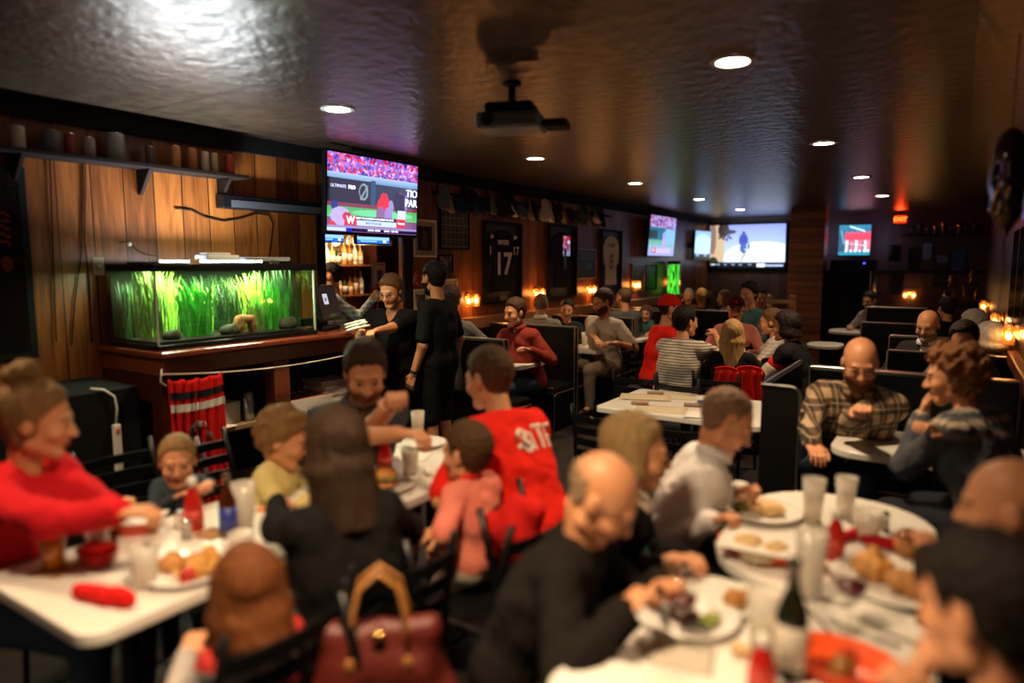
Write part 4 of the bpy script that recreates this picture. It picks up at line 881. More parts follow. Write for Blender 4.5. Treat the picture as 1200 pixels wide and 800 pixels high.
# bright bulbs and hanging glasses above
for i, (y, z) in enumerate(((4.98, 1.95), (4.72, 2.02), (5.3, 2.02))):
    o = thing('bar_bulb', ['brightest bare bulb above the back bar bottles', 'left hand bulb above the back bar bottles', 'right hand bulb above the back bar bottles'][i], 'light bulb', (-5.4, y, z))
    mb = MB(); mb.ball((0, 0, 0), .045 if i == 0 else .03, 8); mb.build('bulb', mat('bulb_warm', (1, .8, .5), .4, emit=(1, .72, .38), es=14), o, smooth=True); mb = MB(); mb.lathe([(.015, .03), (.015, .67)], n=8); mb.build('stem', matte, o)
    lamp('POINT', 'bulb_light', (1, .66, .35), 9 if i == 0 else 5, o, (0, 0, -.06), .05)
gm = glassy('clear_glass', (.95, .95, .95), rough=.05, body=(.8, .78, .7), clear=.7)
gp = None
for i in range(8):
    if not gp:
        gp = thing('hanging_wine_glass', '', 'glass'); mb = MB(); mb.lathe([(.035, 0), (.035, -.003), (.004, -.01), (.004, -.08), (.03, -.1), (.038, -.14), (.03, -.17)], n=14); mb.build('bowl', gm, gp, smooth=True); o = gp
    else: o = copy_tree(gp)
    o.location = (-5.35, 5.12+.085*i, 2.09); o['label'] = 'wine glass hanging upside down over the bar, %s from the left' % ('first', 'second', 'third', 'fourth', 'fifth', 'sixth', 'seventh', 'eighth')[i]; o['group'] = 'wine glasses hanging over the bar'
mb = MB(); mb.box(-5.43, 5.05, 2.091, -5.27, 5.85, 2.11); mb.box(-5.36, 5.4, 2.11, -5.34, 5.42, CZ); tag(mb.build('glass_rack', matte), 'dark hanging rack holding the wine glasses over the bar', 'rack')
for y0, w_, z_, lb in ((4.12, .34, 1.95, 'narrow blue display strip under the left end of the biggest screen'), (4.62, .44, 1.945, 'longer blue display strip under the biggest screen, above the bottles')):
    pp = Pic(40, 8, (.1, .3, .8)); pp.rect(0, 0, 1, .45, (.4, .6, .95)); pp.rect(.1, .6, .6, .75, (.5, .7, 1)); pp.rect(.8, .5, .9, .9, (.8, .8, .9))
    o = thing('display_strip', lb, 'display', (WX-.18, y0+w_/2, z_), R(90)); mb = MB(); mb.box(-w_/2, .001, -.04, w_/2, .04, .04); mb.build('housing', blackp, o); panel('display', pp, w_-.01, .06, picmat('strip_glow', 2.2), o); mb = MB(); mb.box(-.01, .015, .04, .01, .03, .73); mb.build('hanger', matte, o)
o = thing('notice', 'white printed notice beside the back bar bottles', 'poster', (-5.3, 5.5, 1.6), R(90)); pp = Pic(26, 36, (.8, .85, .9)); pp.rect(.3, .3, .75, .75, (.25, .3, .35)); pp.rect(.1, .85, .9, .95, (.6, .2, .2)); pp.rect(.1, .05, .9, .12, (.5, .7, .4)); panel('print', pp, .19, .27, picmat('bright_print', 0, .5), o); mb = MB(); mb.box(-.1, .001, -.14, .1, .02, .14); mb.build('board', matte, o); mb = MB(); mb.box(-.02, .003, -1.6, .02, .018, -.14); mb.build('post', matte, o)
# the bar itself in the next room
mb = MB(); mb.box(-5.8, 3.3, 0, -5.45, 6.2, 1.02); tag(mb.build('back_counter', cabin_w, bevel=.01), 'dark bar counter in the room behind the opening', 'counter')
# ------------------------------------------------------------------ pictures along the left wall
def framed(name, u0, u1, v0, v1, pic, label, fm=None, th_=.025, border=.03, mat_=None, rough=.3, cat='picture frame'):
    a = wy(u0, v0, .02); b = wy(u1, v0, .02); c = wy(u0, v1, .02); w = b[1]-a[1]; h = a[2]-c[2]
    o = thing(name, label, cat, (WX+.001, (a[1]+b[1])/2, (a[2]+c[2])/2), R(90))
    mb = MB(); t = border*.6
    for q in ((-w/2, -th_, -h/2, -w/2+t, 0, h/2), (w/2-t, -th_, -h/2, w/2, 0, h/2), (-w/2+t, -th_, h/2-t, w/2-t, 0, h/2), (-w/2+t, -th_, -h/2, w/2-t, 0, -h/2+t)): mb.box(*q)
    mb.build('frame', fm or matte, o, bevel=.003)
    if pic is not None: panel('picture', pic, w-2*t, h-2*t, picmat('print', 0, rough), o, (0, -.012, 0))
    return o, w, h
whf = mat('cream_frame', (.6, .5, .36), .5)
pp = Pic(36, 56, (.55, .45, .33)); pp.rect(.16, .14, .86, .86, (.05, .035, .02)); pp.ell(.5, .35, .08, .09, (.3, .22, .14)); pp.ell(.52, .58, .14, .22, (.24, .18, .11)); pp.noise(.2)
framed('framed_print', 484, 511, 256, 301, pp, 'cream framed portrait photo on the wall right of the biggest screen', whf)
pp = Pic(70, 60, (.35, .33, .3))
for i in range(6):
    for j in range(5): x, y = .04+i*.16, .03+j*.19; pp.rect(x, y, x+.12, y+.15, random.choice([(.03, .03, .03), (.08, .07, .06), (.14, .12, .1), (.02, .02, .02)])); pp.ell(x+.06, y+.06, .03, .035, (.28, .22, .18))
framed('team_photo_grid', 516, 550, 243, 292, pp, 'poster of many small team portraits below the row of caps', matte)
pp = Pic(30, 30, (.2, .19, .18)); pp.speck(0, 0, 1, 1, [(.04, .04, .04), (.4, .38, .35), (.15, .14, .13)], 40, .08); framed('framed_photo', 514, 531, 298, 320, pp, 'small black and white photo under the grid of team portraits', matte)
pp = Pic(30, 50, (.6, .5, .38)); pp.rect(.2, .15, .85, .9, (.06, .05, .04)); pp.ell(.5, .4, .12, .1, (.3, .2, .1)); framed('framed_photo', 517, 536, 327, 368, pp, 'white matted photo on the wall partly behind the standing man in black', whf)
pp = Pic(30, 36, (.6, .54, .42)); pp.rect(.2, .2, .85, .8, (.12, .11, .1)); pp.speck(.2, .2, .85, .8, [(.3, .28, .25), (.05, .05, .05)], 14, .06); framed('framed_photo', 484, 503, 339, 367, pp, 'small white matted photo between the waitress and the man in black', whf)
pp = Pic(16, 26, (.6, .02, .02)); pp.speck(0, .1, 1, .9, [(.8, .6, .5), (.7, .5, .4)], 16, .1); framed('red_notice', 481, 491, 317, 336, pp, 'small red notice with pale print left of the standing man in black', mat('red_cloth'), .01, cat='poster')
pp = Pic(16, 24, (.7, .62, .5)); pp.rect(.35, .25, .45, .75, (.1, .05, .03)); pp.rect(.6, .25, .7, .75, (.1, .05, .03)); pp.rect(.5, .25, .7, .35, (.1, .05, .03)); framed('number_card', 477, 484, 275, 288, pp, 'small cream number card at the lower right corner of the biggest screen', whf, .01, cat='sign')
# caps on the wall
capm = [mat('cap_black', (.02, .02, .022), .8), mat('cap_tan', (.32, .2, .1), .8), mat('cap_grey', (.12, .13, .14), .8), mat('cap_navy', (.02, .04, .08), .8), mat('cap_cream', (.5, .42, .32), .8)]
def cap_obj(m):
    c = thing('baseball_cap', '', 'cap'); V, F = sdf([ell((0, 0, 0), (.09, .1, .09), .01)], .012, lambda v, X, Y, Z: np.maximum(v, -Z-.0)); link('crown', mesh_np('crown', V, F, [m]), c)
    V, F = sdf([ell((0, .12, .0), (.08, .08, .03), .01)], .01, lambda v, X, Y, Z: np.maximum(v, np.abs(Z+3*X*X-.003)-.006)); link('bill', mesh_np('bill', V, F, [m]), c)
    mb = MB(); mb.ball((0, .07, .055), (.03, .02, .02), 5); mb.build('badge', capm[4], c, smooth=True); return c
cp = [cap_obj(m) for m in capm]; used = set(); cu = [522, 531, 541, 551, 561, 570, 580, 590, 598, 604, 614, 625, 631, 640, 648, 656, 663, 676, 683, 692, 702, 709]; cmi = [2, 1, 3, 0, 3, 0, 2, 0, 0, 4, 2, 1, 0, 4, 4, 0, 1, 0, 2, 2, 4, 0]
nmc = ['black', 'tan', 'grey', 'navy', 'cream']
for i, (u, mi) in enumerate(zip(cu, cmi)):
    v = 232+(u-520)*(253-232)/192+random.uniform(-2, 3)+4; o = cp[mi] if mi not in used else copy_tree(cp[mi]); used.add(mi)
    y, z = wy(u, v, .08)[1:]; o.location = (WX+.07, y, z); o.rotation_euler = (R(115+random.uniform(-15, 15)), R(random.uniform(-10, 10)), R(-90+random.uniform(-35, 35)))
    above = 'the team portraits' if u < 560 else 'the framed number 17 jersey' if u < 612 else 'the wood between two dark frames' if u < 640 else 'the second dark frame' if u < 680 else 'the framed certificate'
    o['label'] = '%s ball cap in the row above %s, %s' % (nmc[mi], above, ['first from the screen', 'next along', 'hung low', 'bill turned aside', 'bill drooping'][0 if i == 0 else 1+i % 4]); o['group'] = 'ball caps hung in a row on the wall'
mb = MB(); mb.box(0, 5.5, 2.43, .03, 9.8, 2.46); o = mb.build('cap_rail', matte); o.location = (WX+.001, 0, 0); tag(o, 'thin dark rail the row of ball caps hangs from', 'rail')
# jersey frames
def jersey_frame(u0, u1, v0, v1, label, jc, num, nc, nm, cream=False):
    o, w, h = framed('framed_jersey', u0, u1, v0, v1, None, label, matte, .05, .05, cat='framed jersey')
    mb = MB(); mb.box(-w/2+.03, -.012, -h/2+.03, w/2-.03, -.004, h/2-.03); mb.build('backing', mat('frame_backing', (.012, .012, .013), .5), o)
    W2 = w*.36; t = h/2-.1; B_ = -h/2+.14
    if cream: pts = [(-W2*.35, t), (W2*.35, t), (W2*.8, t-.05), (W2*1.08, t-.16), (W2*1.0, t-.42), (W2*.72, t-.44), (W2*.78, B_), (-W2*.78, B_), (-W2*.72, t-.44), (-W2*1.0, t-.42), (-W2*1.08, t-.16), (-W2*.8, t-.05)]
    else: pts = [(-W2*.3, t), (W2*.3, t), (W2*.9, t-.07), (W2*1.12, t-.2), (W2*1.02, t-.4), (W2*.72, t-.36), (W2*.7, B_), (-W2*.7, B_), (-W2*.72, t-.36), (-W2*1.02, t-.4), (-W2*1.12, t-.2), (-W2*.9, t-.07)]
    mb = MB(); mb.prism(pts, 0, .016, M=Matrix(((1, 0, 0, 0), (0, 0, -1, -.013), (0, 1, 0, 0), (0, 0, 0, 1)))); mb.build('jersey', jc, o, bevel=.006)
    y = -.032
    text_part('number', num, h*.38 if not cream else h*.34, nc, o, (0, y, t-.40), .002, .008 if not cream else .004)
    text_part('name', nm, .075, nc, o, (0, y, t-.14), .002, .002)
    return o, w, h
nw = mat('number_white', (.7, .62, .5), .6); nbk = mat('jersey_navy', (.012, .013, .02), .8)
o, w, h = jersey_frame(566, 610, 258, 357, 'large black framed dark jersey with number 17 on the wood wall', nbk, '17', nw, 'RIVERS')
for g in (-1, 1): text_part('sleeve_number', '17' if g > 0 else '1', .14, nw, o, (g*w*.34, -.033, h/2-.34), .002, .002); mb = MB(); mb.prism([(-.03, 0), (.035, .012), (.04, .04), (-.01, .05)], 0, .003, M=Matrix(((1, 0, 0, g*w*.31), (0, 0, -1, -.033), (0, 1, 0, h/2-.2), (0, 0, 0, 1)))); mb.build('sleeve_patch', nw, o)
mb = MB(); mb.box(-.08, -.03, -h/2+.04, .08, -.026, -h/2+.09); mb.build('plaque', mat('dull_plaque', (.15, .13, .1), .4), o)
o, w, h = jersey_frame(642, 675, 262, 350, 'second black framed dark jersey, its glass showing a small red picture', mat('jersey_black', (.01, .01, .012), .8), '', nw, '')
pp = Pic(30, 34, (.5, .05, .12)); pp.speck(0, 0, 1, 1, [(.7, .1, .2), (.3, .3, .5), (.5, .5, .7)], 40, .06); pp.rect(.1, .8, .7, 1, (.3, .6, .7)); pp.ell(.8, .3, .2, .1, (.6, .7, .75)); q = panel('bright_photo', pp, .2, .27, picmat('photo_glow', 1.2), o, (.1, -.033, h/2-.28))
mb = MB(); mb.box(.03, -.034, -.1, .1, -.03, .18); mb.build('strip', mat('grey_strip', (.1, .12, .13), .5), o)
o, w, h = jersey_frame(704, 728, 268, 345, 'black framed cream jersey with red number 8 on the wood wall', mat('jersey_cream', (.66, .56, .42), .8), '8', mat('number_red', (.3, .02, .02), .6), 'L. LION', True)
pp = Pic(34, 40, (.03, .025, .02))
for x in (.12, .4, .7): pp.rect(x, .1, x+.2, .35, (.3, .25, .22)); pp.ell(x+.1, .22, .06, .08, (.15, .08, .06))
pp.rect(.12, .45, .9, .75, (.1, .14, .1)); pp.ell(.65, .6, .15, .08, (.1, .3, .2)); pp.rect(.1, .82, .9, .9, (.2, .18, .15)); framed('framed_certificate', 677, 699, 291, 327, pp, 'silver framed certificate with small pictures between two framed jerseys', mat('silver_frame', (.3, .28, .25), .3, .6))
pp = Pic(24, 36, (.12, .1, .08)); pp.rect(.15, .1, .85, .8, (.05, .045, .04)); pp.ell(.5, .4, .2, .2, (.2, .17, .14)); framed('framed_photo', 741, 756, 309, 342, pp, 'silver framed dark photo beneath the middle wall screen', mat('silver_frame')); framed('framed_photo', 757, 770, 311, 340, pp, 'plain dark framed photo right of the silver framed one under the middle wall screen', matte)
# sconces
def sconce(loc, rz, label, left=True):
    s = thing('wall_lantern', label, 'wall light', loc, rz, 'twin bulb wall lanterns')
    mb = MB(); mb.lathe([(.05, 0), (.05, .012), (.02, .02)], n=16, M=Matrix.Rotation(PI/2, 3, 'X')); mb.box(-.07, -.06, .03, .07, -.045, .045); mb.box(-.006, -.06, -.0, .006, 0, .035); mb.build('bracket', brass, s, smooth=False)
    for g in (-1, 1):
        mb = MB(); mb.lathe([(.02, .03), (.042, .0), (.036, -.1), (.03, -.11)], c=(g*.07, -.075, .0), n=12, caps=False); q = mb.build('glass_shade', glassy('amber_glass', (1, .75, .4), rough=.1, body=(.9, .4, .1), clear=.75), s, smooth=True)
        mb = MB(); mb.ball((g*.07, -.075, -.045), (.019, .019, .026), 8); mb.build('bulb', mat('sconce_bulb', (1, .8, .5), .4, emit=(1, .62, .28), es=32), s, smooth=True)
    lamp('POINT', 'lantern_light', (1, .5, .18), 3.2 if left else .9, s, (0, -.11, -.03), .03); return s
for u, v, lb in ((549, 352, 'right beside the standing man in black'), (628, 344, 'between the two big framed jerseys'), (690, 340, 'below the framed certificate'), (743, 334, 'below the middle wall screen'), (790, 331, 'beside the small far fish tank, nearest the rear corner')):
    a = wy(u, v, .02); sconce((WX+.002, a[1], a[2]+.04), R(90), 'amber twin bulb wall lantern '+lb)
# ------------------------------------------------------------------ middle wall screen, rear wall
p = Pic(90, 60, (.5, .55, .8)); p.speck(0, 0, 1, .28, [(.6, .1, .25), (.4, .2, .5), (.7, .5, .7), (.2, .1, .35)], 160, .02); p.rect(0, .28, 1, .62, (.05, .3, .38)); p.rect(0, .36, .3, .56, (.02, .12, .1)); p.grad(0, .6, 1, .84, (.25, .55, .4), (.5, .6, .8)); p.rect(.6, .3, 1, .7, (.4, .6, .75)); p.ell(.56, .5, .06, .12, (.5, .5, .85)); p.rect(.5, .58, .62, .8, (.6, .5, .75)); p.rect(.14, .8, .28, .94, (.7, .02, .08)); p.rect(.28, .82, .85, .94, (.7, .6, .75)); p.ell(.2, .86, .03, .05, (.8, .7, .8))
tv('television', (WX+.16, 11.62, 2.2), R(90), 4, 1.24, .68, p, 1.6, 'middle sized wall screen high on the jersey wall showing the same baseball game')
def backy(u, v, y=BY): d = ray(u, v); t = y/d.y; return Vector((d.x*t, y, CH+d.z*t))
p = Pic(150, 72, (.55, .68, .95)); p.grad(0, 0, 1, 1, (.45, .5, .85), (.72, .85, 1)); p.ell(.7, .75, .5, .35, (.85, .92, 1)); p.ell(.1, .5, .11, .6, (.7, .6, .45)); p.ell(.04, .3, .05, .4, (.45, .35, .3)); p.ell(.05, .95, .08, .2, (.15, .15, .1)); p.ell(.19, .12, .08, .16, (.12, .08, .05)); p.ell(.28, .16, .08, .05, (.14, .1, .06)); p.speck(.12, .15, .3, .35, [(.15, .1, .06)], 20, .014)
p.ell(.46, .2, .02, .05, (.05, .1, .5)); p.ell(.46, .36, .062, .15, (.05, .12, .55)); p.ell(.46, .55, .045, .12, (.12, .25, .6)); p.line(.43, .85, .5, .6, .008, (.1, .3, .35)); p.ell(.53, .5, .014, .1, (.1, .2, .6)); p.ell(.49, .58, .015, .03, (.7, .7, .5)); p.rect(0, .88, 1, 1, (.02, .03, .06))
p.rect(.02, .915, .09, .95, (.75, .8, .95)); [p.rect(x, .92, x+.04, .95, (.45, .6, .8)) for x in (.11, .2, .31, .41, .53)]; p.rect(.64, .9, .75, .98, (.85, .9, 1)); p.rect(.75, .93, .98, .97, (.6, .7, .85))
a = backy(834, 264); b2 = backy(924, 264); c2 = backy(834, 314)
tv('television', ((a.x+b2.x)/2, BY-.14, (a.z+c2.z)/2), 0, 3, b2.x-a.x-.03, a.z-c2.z-.03, p, 1.6, 'widest screen on the rear wall showing a skier in blue on white snow')
p = Pic(30, 40, (.45, .62, .85)); p.ell(.5, .5, .6, .4, (.62, .78, .95)); p.rect(0, .82, 1, 1, (.02, .02, .04)); p.rect(.1, .86, .3, .9, (.5, .6, .8)); p.rect(.6, .86, .8, .9, (.5, .6, .8))
tv('television', (WX+.16, 13.9, 2.1), R(82), 2, .7, .56, p, 1.7, 'small pale blue screen at the rear corner left of the skier screen')
p = Pic(70, 56, (.04, .22, .3)); p.grad(0, 0, 1, .5, (.06, .35, .45), (.03, .2, .28)); p.line(.35, .05, .8, .2, .02, (.6, .75, .8)); p.line(.08, .2, .16, .6, .02, (.25, .5, .55))
for i, x in enumerate((.27, .42, .56, .7, .85, .96)): p.ell(x, .42, .08, .2, (.8, .15, .2)); p.rect(x-.05, .5, x+.05, .85, (.75, .3, .35) if i % 2 else (.7, .6, .65)); p.ell(x-.02, .87, .04, .05, (.75, .8, .85))
p.rect(0, .9, 1, 1, (.1, .4, .5)); p.line(.2, .6, .8, .68, .008, (.7, .7, .75))
a = backy(984, 264, 14.3); b2 = backy(1021, 264, 14.3); c2 = backy(984, 299, 14.3)
tv('television', ((a.x+b2.x)/2, 14.3, (a.z+c2.z)/2), R(8), 8, b2.x-a.x, a.z-c2.z, p, 2.4, 'tilted rear screen with a line of red players, right of the skier screen')
for nm, x_, e_, c_ in (('skier_glow', -3.7, 9, (.55, .7, 1)), ('players_glow', -1.75, 4, (.6, .5, 1))):
    area = bpy.data.lights.new(nm, 'AREA'); area.shape = 'RECTANGLE'; area.size = 1.2; area.size_y = .6; area.energy = e_; area.color = c_
    q = bpy.data.objects.new(nm, area); COL.objects.link(q); q.location = (x_, 14.1, 2.2); q.rotation_euler = (R(90), 0, 0); q['kind'] = 'structure'
# exit sign
ex = thing('exit_sign', 'small glowing red exit sign under the ceiling at the rear right', 'exit sign', backy(1055, 257, 14.4))
mb = MB(); mb.box(-.11, .0, -.09, .11, .05, .09); mb.build('housing', matte, ex)
em = mat('exit_red', (1, .1, .02), .5, emit=(1, .09, .01), es=7); q = text_part('letters', 'EXIT', .1, em, ex, (0, -.003, 0), .002, .003)
mb = MB(); mb.box(-.1, -.001, -.07, .1, 0, .07); mb.build('face', mat('exit_face', (.4, .02, .0), .5, emit=(1, .04, .0), es=.8), ex); mb = MB(); mb.box(-.01, .02, .09, .01, .03, CZ-ex.location.z-.0); mb.build('hanger', matte, ex)
lamp('POINT', 'exit_glow', (1, .05, .01), 2.2, ex, (0, -.12, .06), .05)
# lapped timber pillar
a = backy(925, 300, 12.6); b2 = backy(965, 300, 12.6)
mb = MB(); mb.box(a.x, 12.6, 0, b2.x, 13.0, CZ)
for k in range(20): mb.box(a.x-.006, 12.588, .02+k*.131, b2.x+.006, 12.6, .135+k*.131)
tag(mb.build('timber_pillar', lapwood, bevel=.003), 'square pillar clad in orange brown boards beyond the stacked high chairs', 'pillar')
mb = MB(); mb.box(b2.x+.012, 12.7, 0, b2.x+.5, 13.0, 1.6); tag(mb.build('service_station', matte, bevel=.01), 'dark service cupboard beside the timber pillar', 'cupboard')
# dark cold cabinet / door with tiny blue light right of the pillar
o = thing('drinks_cooler', 'tall black cooler with a tiny blue light, behind the stacked high chairs', 'fridge', (-1.55, 13.2, 0)); mb = MB(); mb.box(-.35, 0, 0, .35, .6, 1.78); mb.build('body', blackp, o, bevel=.01); mb = MB(); mb.box(.3, -.02, .3, .32, 0, 1.6); mb.build('handle', alu, o); mb = MB(); mb.box(.18, -.005, 1.72, .21, 0, 1.74); mb.build('indicator', mat('blue_led', (.05, .05, 1), .5, emit=(.05, .05, 1), es=6), o)
# rear right frames
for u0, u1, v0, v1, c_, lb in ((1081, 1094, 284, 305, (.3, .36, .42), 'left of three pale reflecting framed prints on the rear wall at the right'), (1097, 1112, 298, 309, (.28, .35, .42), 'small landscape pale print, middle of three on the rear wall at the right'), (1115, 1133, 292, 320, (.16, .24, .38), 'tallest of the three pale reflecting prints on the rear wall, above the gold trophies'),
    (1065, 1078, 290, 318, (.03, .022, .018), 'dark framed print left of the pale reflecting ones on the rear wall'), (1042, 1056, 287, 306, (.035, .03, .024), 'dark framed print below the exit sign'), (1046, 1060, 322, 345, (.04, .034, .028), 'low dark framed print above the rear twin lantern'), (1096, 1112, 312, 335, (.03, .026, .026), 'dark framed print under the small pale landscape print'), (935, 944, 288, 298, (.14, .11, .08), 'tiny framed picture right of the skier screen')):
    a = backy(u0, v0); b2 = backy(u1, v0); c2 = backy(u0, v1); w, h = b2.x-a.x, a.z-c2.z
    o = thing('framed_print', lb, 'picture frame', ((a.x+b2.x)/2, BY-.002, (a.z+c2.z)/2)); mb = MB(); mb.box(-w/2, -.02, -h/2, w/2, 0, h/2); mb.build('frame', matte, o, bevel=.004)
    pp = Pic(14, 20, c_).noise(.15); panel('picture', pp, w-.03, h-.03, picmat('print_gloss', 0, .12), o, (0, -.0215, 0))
# trophies on a ledge against the rear wall
mb = MB(); mb.box(-.4, 13.9, .0, .4, BY-.08, .98); tag(mb.build('trophy_table', cabin_w, bevel=.01), 'dark sideboard carrying the gold trophies by the rear right corner', 'sideboard')
gold = mat('gold_plate', (.75, .42, .1), .22, 1)
def trophy(loc, h_, label, base_=.1):
    t = thing('trophy', label, 'trophy', loc); mb = MB()
    for x in (-base_*.7, base_*.7): mb.tube([(x, 0, .03), (x, 0, h_*.55)], .016, 10)
    mb.build('column', gold, t, smooth=True); mb = MB(); mb.box(-base_, -.06, 0, base_, .06, .03); mb.build('base', matte, t); mb = MB(); mb.box(-base_, -.06, h_*.55, base_, .06, h_*.58); mb.build('platform', matte, t)
    z = h_*.58; V, F = sdf([cap((0, 0, z+.04), (0, 0, z+h_*.2), .016, .022, .01), ell((0, 0, z+h_*.27), (.018, .018, .022), .008), cap((0, 0, z+h_*.2), (.05, 0, z+h_*.32), .01, .007, .008), cap((0, 0, z+h_*.2), (-.04, 0, z+h_*.14), .01, .008, .008), cap((.0, 0, z), (0, 0, z+.05), .035, .014, .01)], .007); link('figure', mesh_np('figure', V, F, [gold]), t); return t
trophy((-.1, 14.1, .98), .62, 'gold trophy with a figure on twin columns, left one by the rear corner'); trophy((.2, 14.0, .98), .72, 'taller gold trophy with a figure, right one by the rear corner', .12)
sconce(backy(1066, 343)-Vector((0, .003, 0)), 0, 'amber twin bulb wall lantern on the rear wall left of the gold trophies'); sconce(backy(822, 329)-Vector((0, .003, 0)), 0, 'amber wall lantern on the rear wall under the small pale blue screen')
for k, (u, v, lb) in enumerate(((1151, 359, 'farthest of three'), (1164, 376, 'middle one of three'), (1179, 393, 'nearest of three'))):
    y = (14, 9.6, 7.2)[k]; d = ray(u, v); t = (RX-.09)/d.x; y = min(d.y*t, 13.9); t = y/d.y; sconce((RX-.002, y, CH+d.z*t+.045), R(-90), 'amber twin bulb wall lantern, %s along the dark right hand wall' % lb, False)
# small far fish tank (upright)
o = thing('aquarium', 'small upright green lit fish tank far away in the rear corner', 'aquarium', (-4.41, 12.3, 1.13)); mb = MB(); mb.box(-.09, -.09, .0, .09, .09, .03); mb.build('rim', matte, o); mb = MB(); mb.box(-.09, -.09, .58, .09, .09, .64); mb.build('rim', matte, o)
mb = MB(); mb.box(-.085, -.085, .03, .085, .085, .58); mb.build('water_box', mat('green_water', (.02, .08, .02), .3), o); gp_ = Pic(14, 40, (.08, .4, .06)); gp_.speck(0, 0, 1, 1, [(.3, .9, .2), (.04, .25, .05), (.15, .65, .12), (.02, .12, .03)], 90, .09); panel('front_pane', gp_, .17, .55, picmat('green_glow', 1.3), o, (0, -.0865, .305)); q = panel('side_pane', gp_, .17, .55, picmat('green_glow', 1.3), o, (0, -.0865, .305)); q.rotation_euler = (0, 0, R(90))
mb = MB(); mb.box(-4.52, 12.2, 0, -4.3, 12.4, 1.129); tag(mb.build('tank_stand', cabin_w), 'dark stand under the small far fish tank', 'stand')
# trophies/jugs shelf silhouettes high on the right of the rear wall
for k in range(9):
    x = -.75+.12*k; h_ = (.14, .2, .12, .17, .24, .13, .19, .15, .18)[k]; t = thing('trophy_cup', '%s dark cup on the high rear shelf, %s from the exit sign' % (('small', 'tall', 'squat', 'slim', 'tallest', 'round', 'narrow', 'stout', 'plain')[k], ('first', 'second', 'third', 'fourth', 'fifth', 'sixth', 'seventh', 'eighth', 'ninth')[k]), 'trophy', (x, BY-.14, 2.255), 0, 'cups on the high rear shelf')
    mb = MB(); mb.lathe([(.035, 0), (.035, .015), (.01, .03), (.01, h_*.4), (.03, h_*.55), (.04, h_), (.036, h_)], n=12); mb.build('cup', brass if k in (3, 4, 6) else mat('dull_metal', (.08, .07, .06), .35, .8), t, smooth=True)
mb = MB(); mb.box(-.9, BY-.26, 2.23, .38, BY-.001, 2.255); tag(mb.build('high_shelf', matte), 'dark high shelf of cups across the rear wall at the right', 'shelf')
# right wall: tall dark framed mirror-like pictures, lit strip, hanging foil balloon
o = thing('glazed_display_case', 'tall glossy dark display case on the right hand wall, catching lantern light', 'display case', (RX-.001, 5.6, 1.62), R(-90)); mb = MB(); mb.box(-1.4, -.05, -.42, 1.4, 0, .42)
mb.build('case', cabin_w, o, bevel=.01); mb = MB()
for k in range(4): mb.box(-1.34+k*.68, -.052, -.36, -.74+k*.68, -.05, .36)
mb.build('glass_door', mat('dark_glass', (.01, .008, .006), .06, 0, spec=1), o)
mb = MB(); mb.box(-.02, -.03, -.38, .02, 0, .5); o = mb.build('edge_lit_panel', mat('violet_strip', (.1, .09, .2), .3, emit=(.25, .22, .6), es=.35)); o.location = (RX-.001, 6.6, 2.1); o.rotation_euler = (0, 0, R(-90)); tag(o, 'faint violet lit upright strip on the right hand wall near the ceiling', 'light strip')
mb = MB(); mb.box(-.25, -.06, -.6, .25, 0, .35); o = mb.build('wall_screen_side', blackp, bevel=.01); o.location = (RX-.001, 3.9, 2.15); o.rotation_euler = (0, 0, R(-90)); tag(o, 'black slab hanging edge on on the right hand wall, at the right margin', 'television')
fo = mat('foil', (.1, .07, .06), .12, 1)
V, F = sdf([ell((0, 0, 0), (.07, .17, .2), .03), cap((0, 0, -.15), (0, 0, -.26), .05, .012, .05)], .009, lambda v, X, Y, Z: v+.004*wav(X, Y, Z, 40))
o = link('foil_balloon', mesh_np('foil_balloon', V, F, [fo])); o.location = atd(1182, 205, 2.9); tag(o, 'glossy dark foil balloon hanging at the right margin below the ceiling', 'balloon')
mb = MB(); mb.tube([(0, 0, -.26), (.01, .0, -.4), (0, .01, -.62)], .003, 5); mb.build('ribbon', matte, o); mb = MB(); mb.tube([(0, 0, .17), (0, 0, CZ-o.location.z)], .002, 5); mb.build('ribbon', matte, o)
# projector
pj = thing('ceiling_projector', 'dark projector hanging from the ceiling near the centre', 'projector', (-2.04, 3.14, CZ), R(20))
mb = MB(); mb.lathe([(.05, 0), (.05, -.01), (.02, -.02), (.02, -.09), (.03, -.1), (.07, -.12)], n=16); mb.build('mount', matte, pj, smooth=False)
mb = MB(); mb.prism([(-.13, -.1), (.13, -.1), (.13, .1), (-.13, .1)], -.16, -.11); mb.build('bracket', matte, pj, bevel=.02)
mb = MB(); mb.box(-.17, -.13, -.25, .17, .13, -.165); mb.build('housing', mat('projector_shell', (.07, .09, .11), .4), pj, bevel=.02, seg=3)
mb = MB(); mb.lathe([(.032, 0), (.036, .02), (.03, .022), (.024, .012), (.001, .012)], n=18, M=Matrix.Rotation(PI/2, 3, 'X')); q = mb.build('lens', blackp, pj, smooth=True); q.location = (-.1, -.128, -.207)
mb = MB(); mb.box(.17, -.05, -.24, .3, .1, -.2); q = mb.build('side_bracket', matte, pj, bevel=.01); 
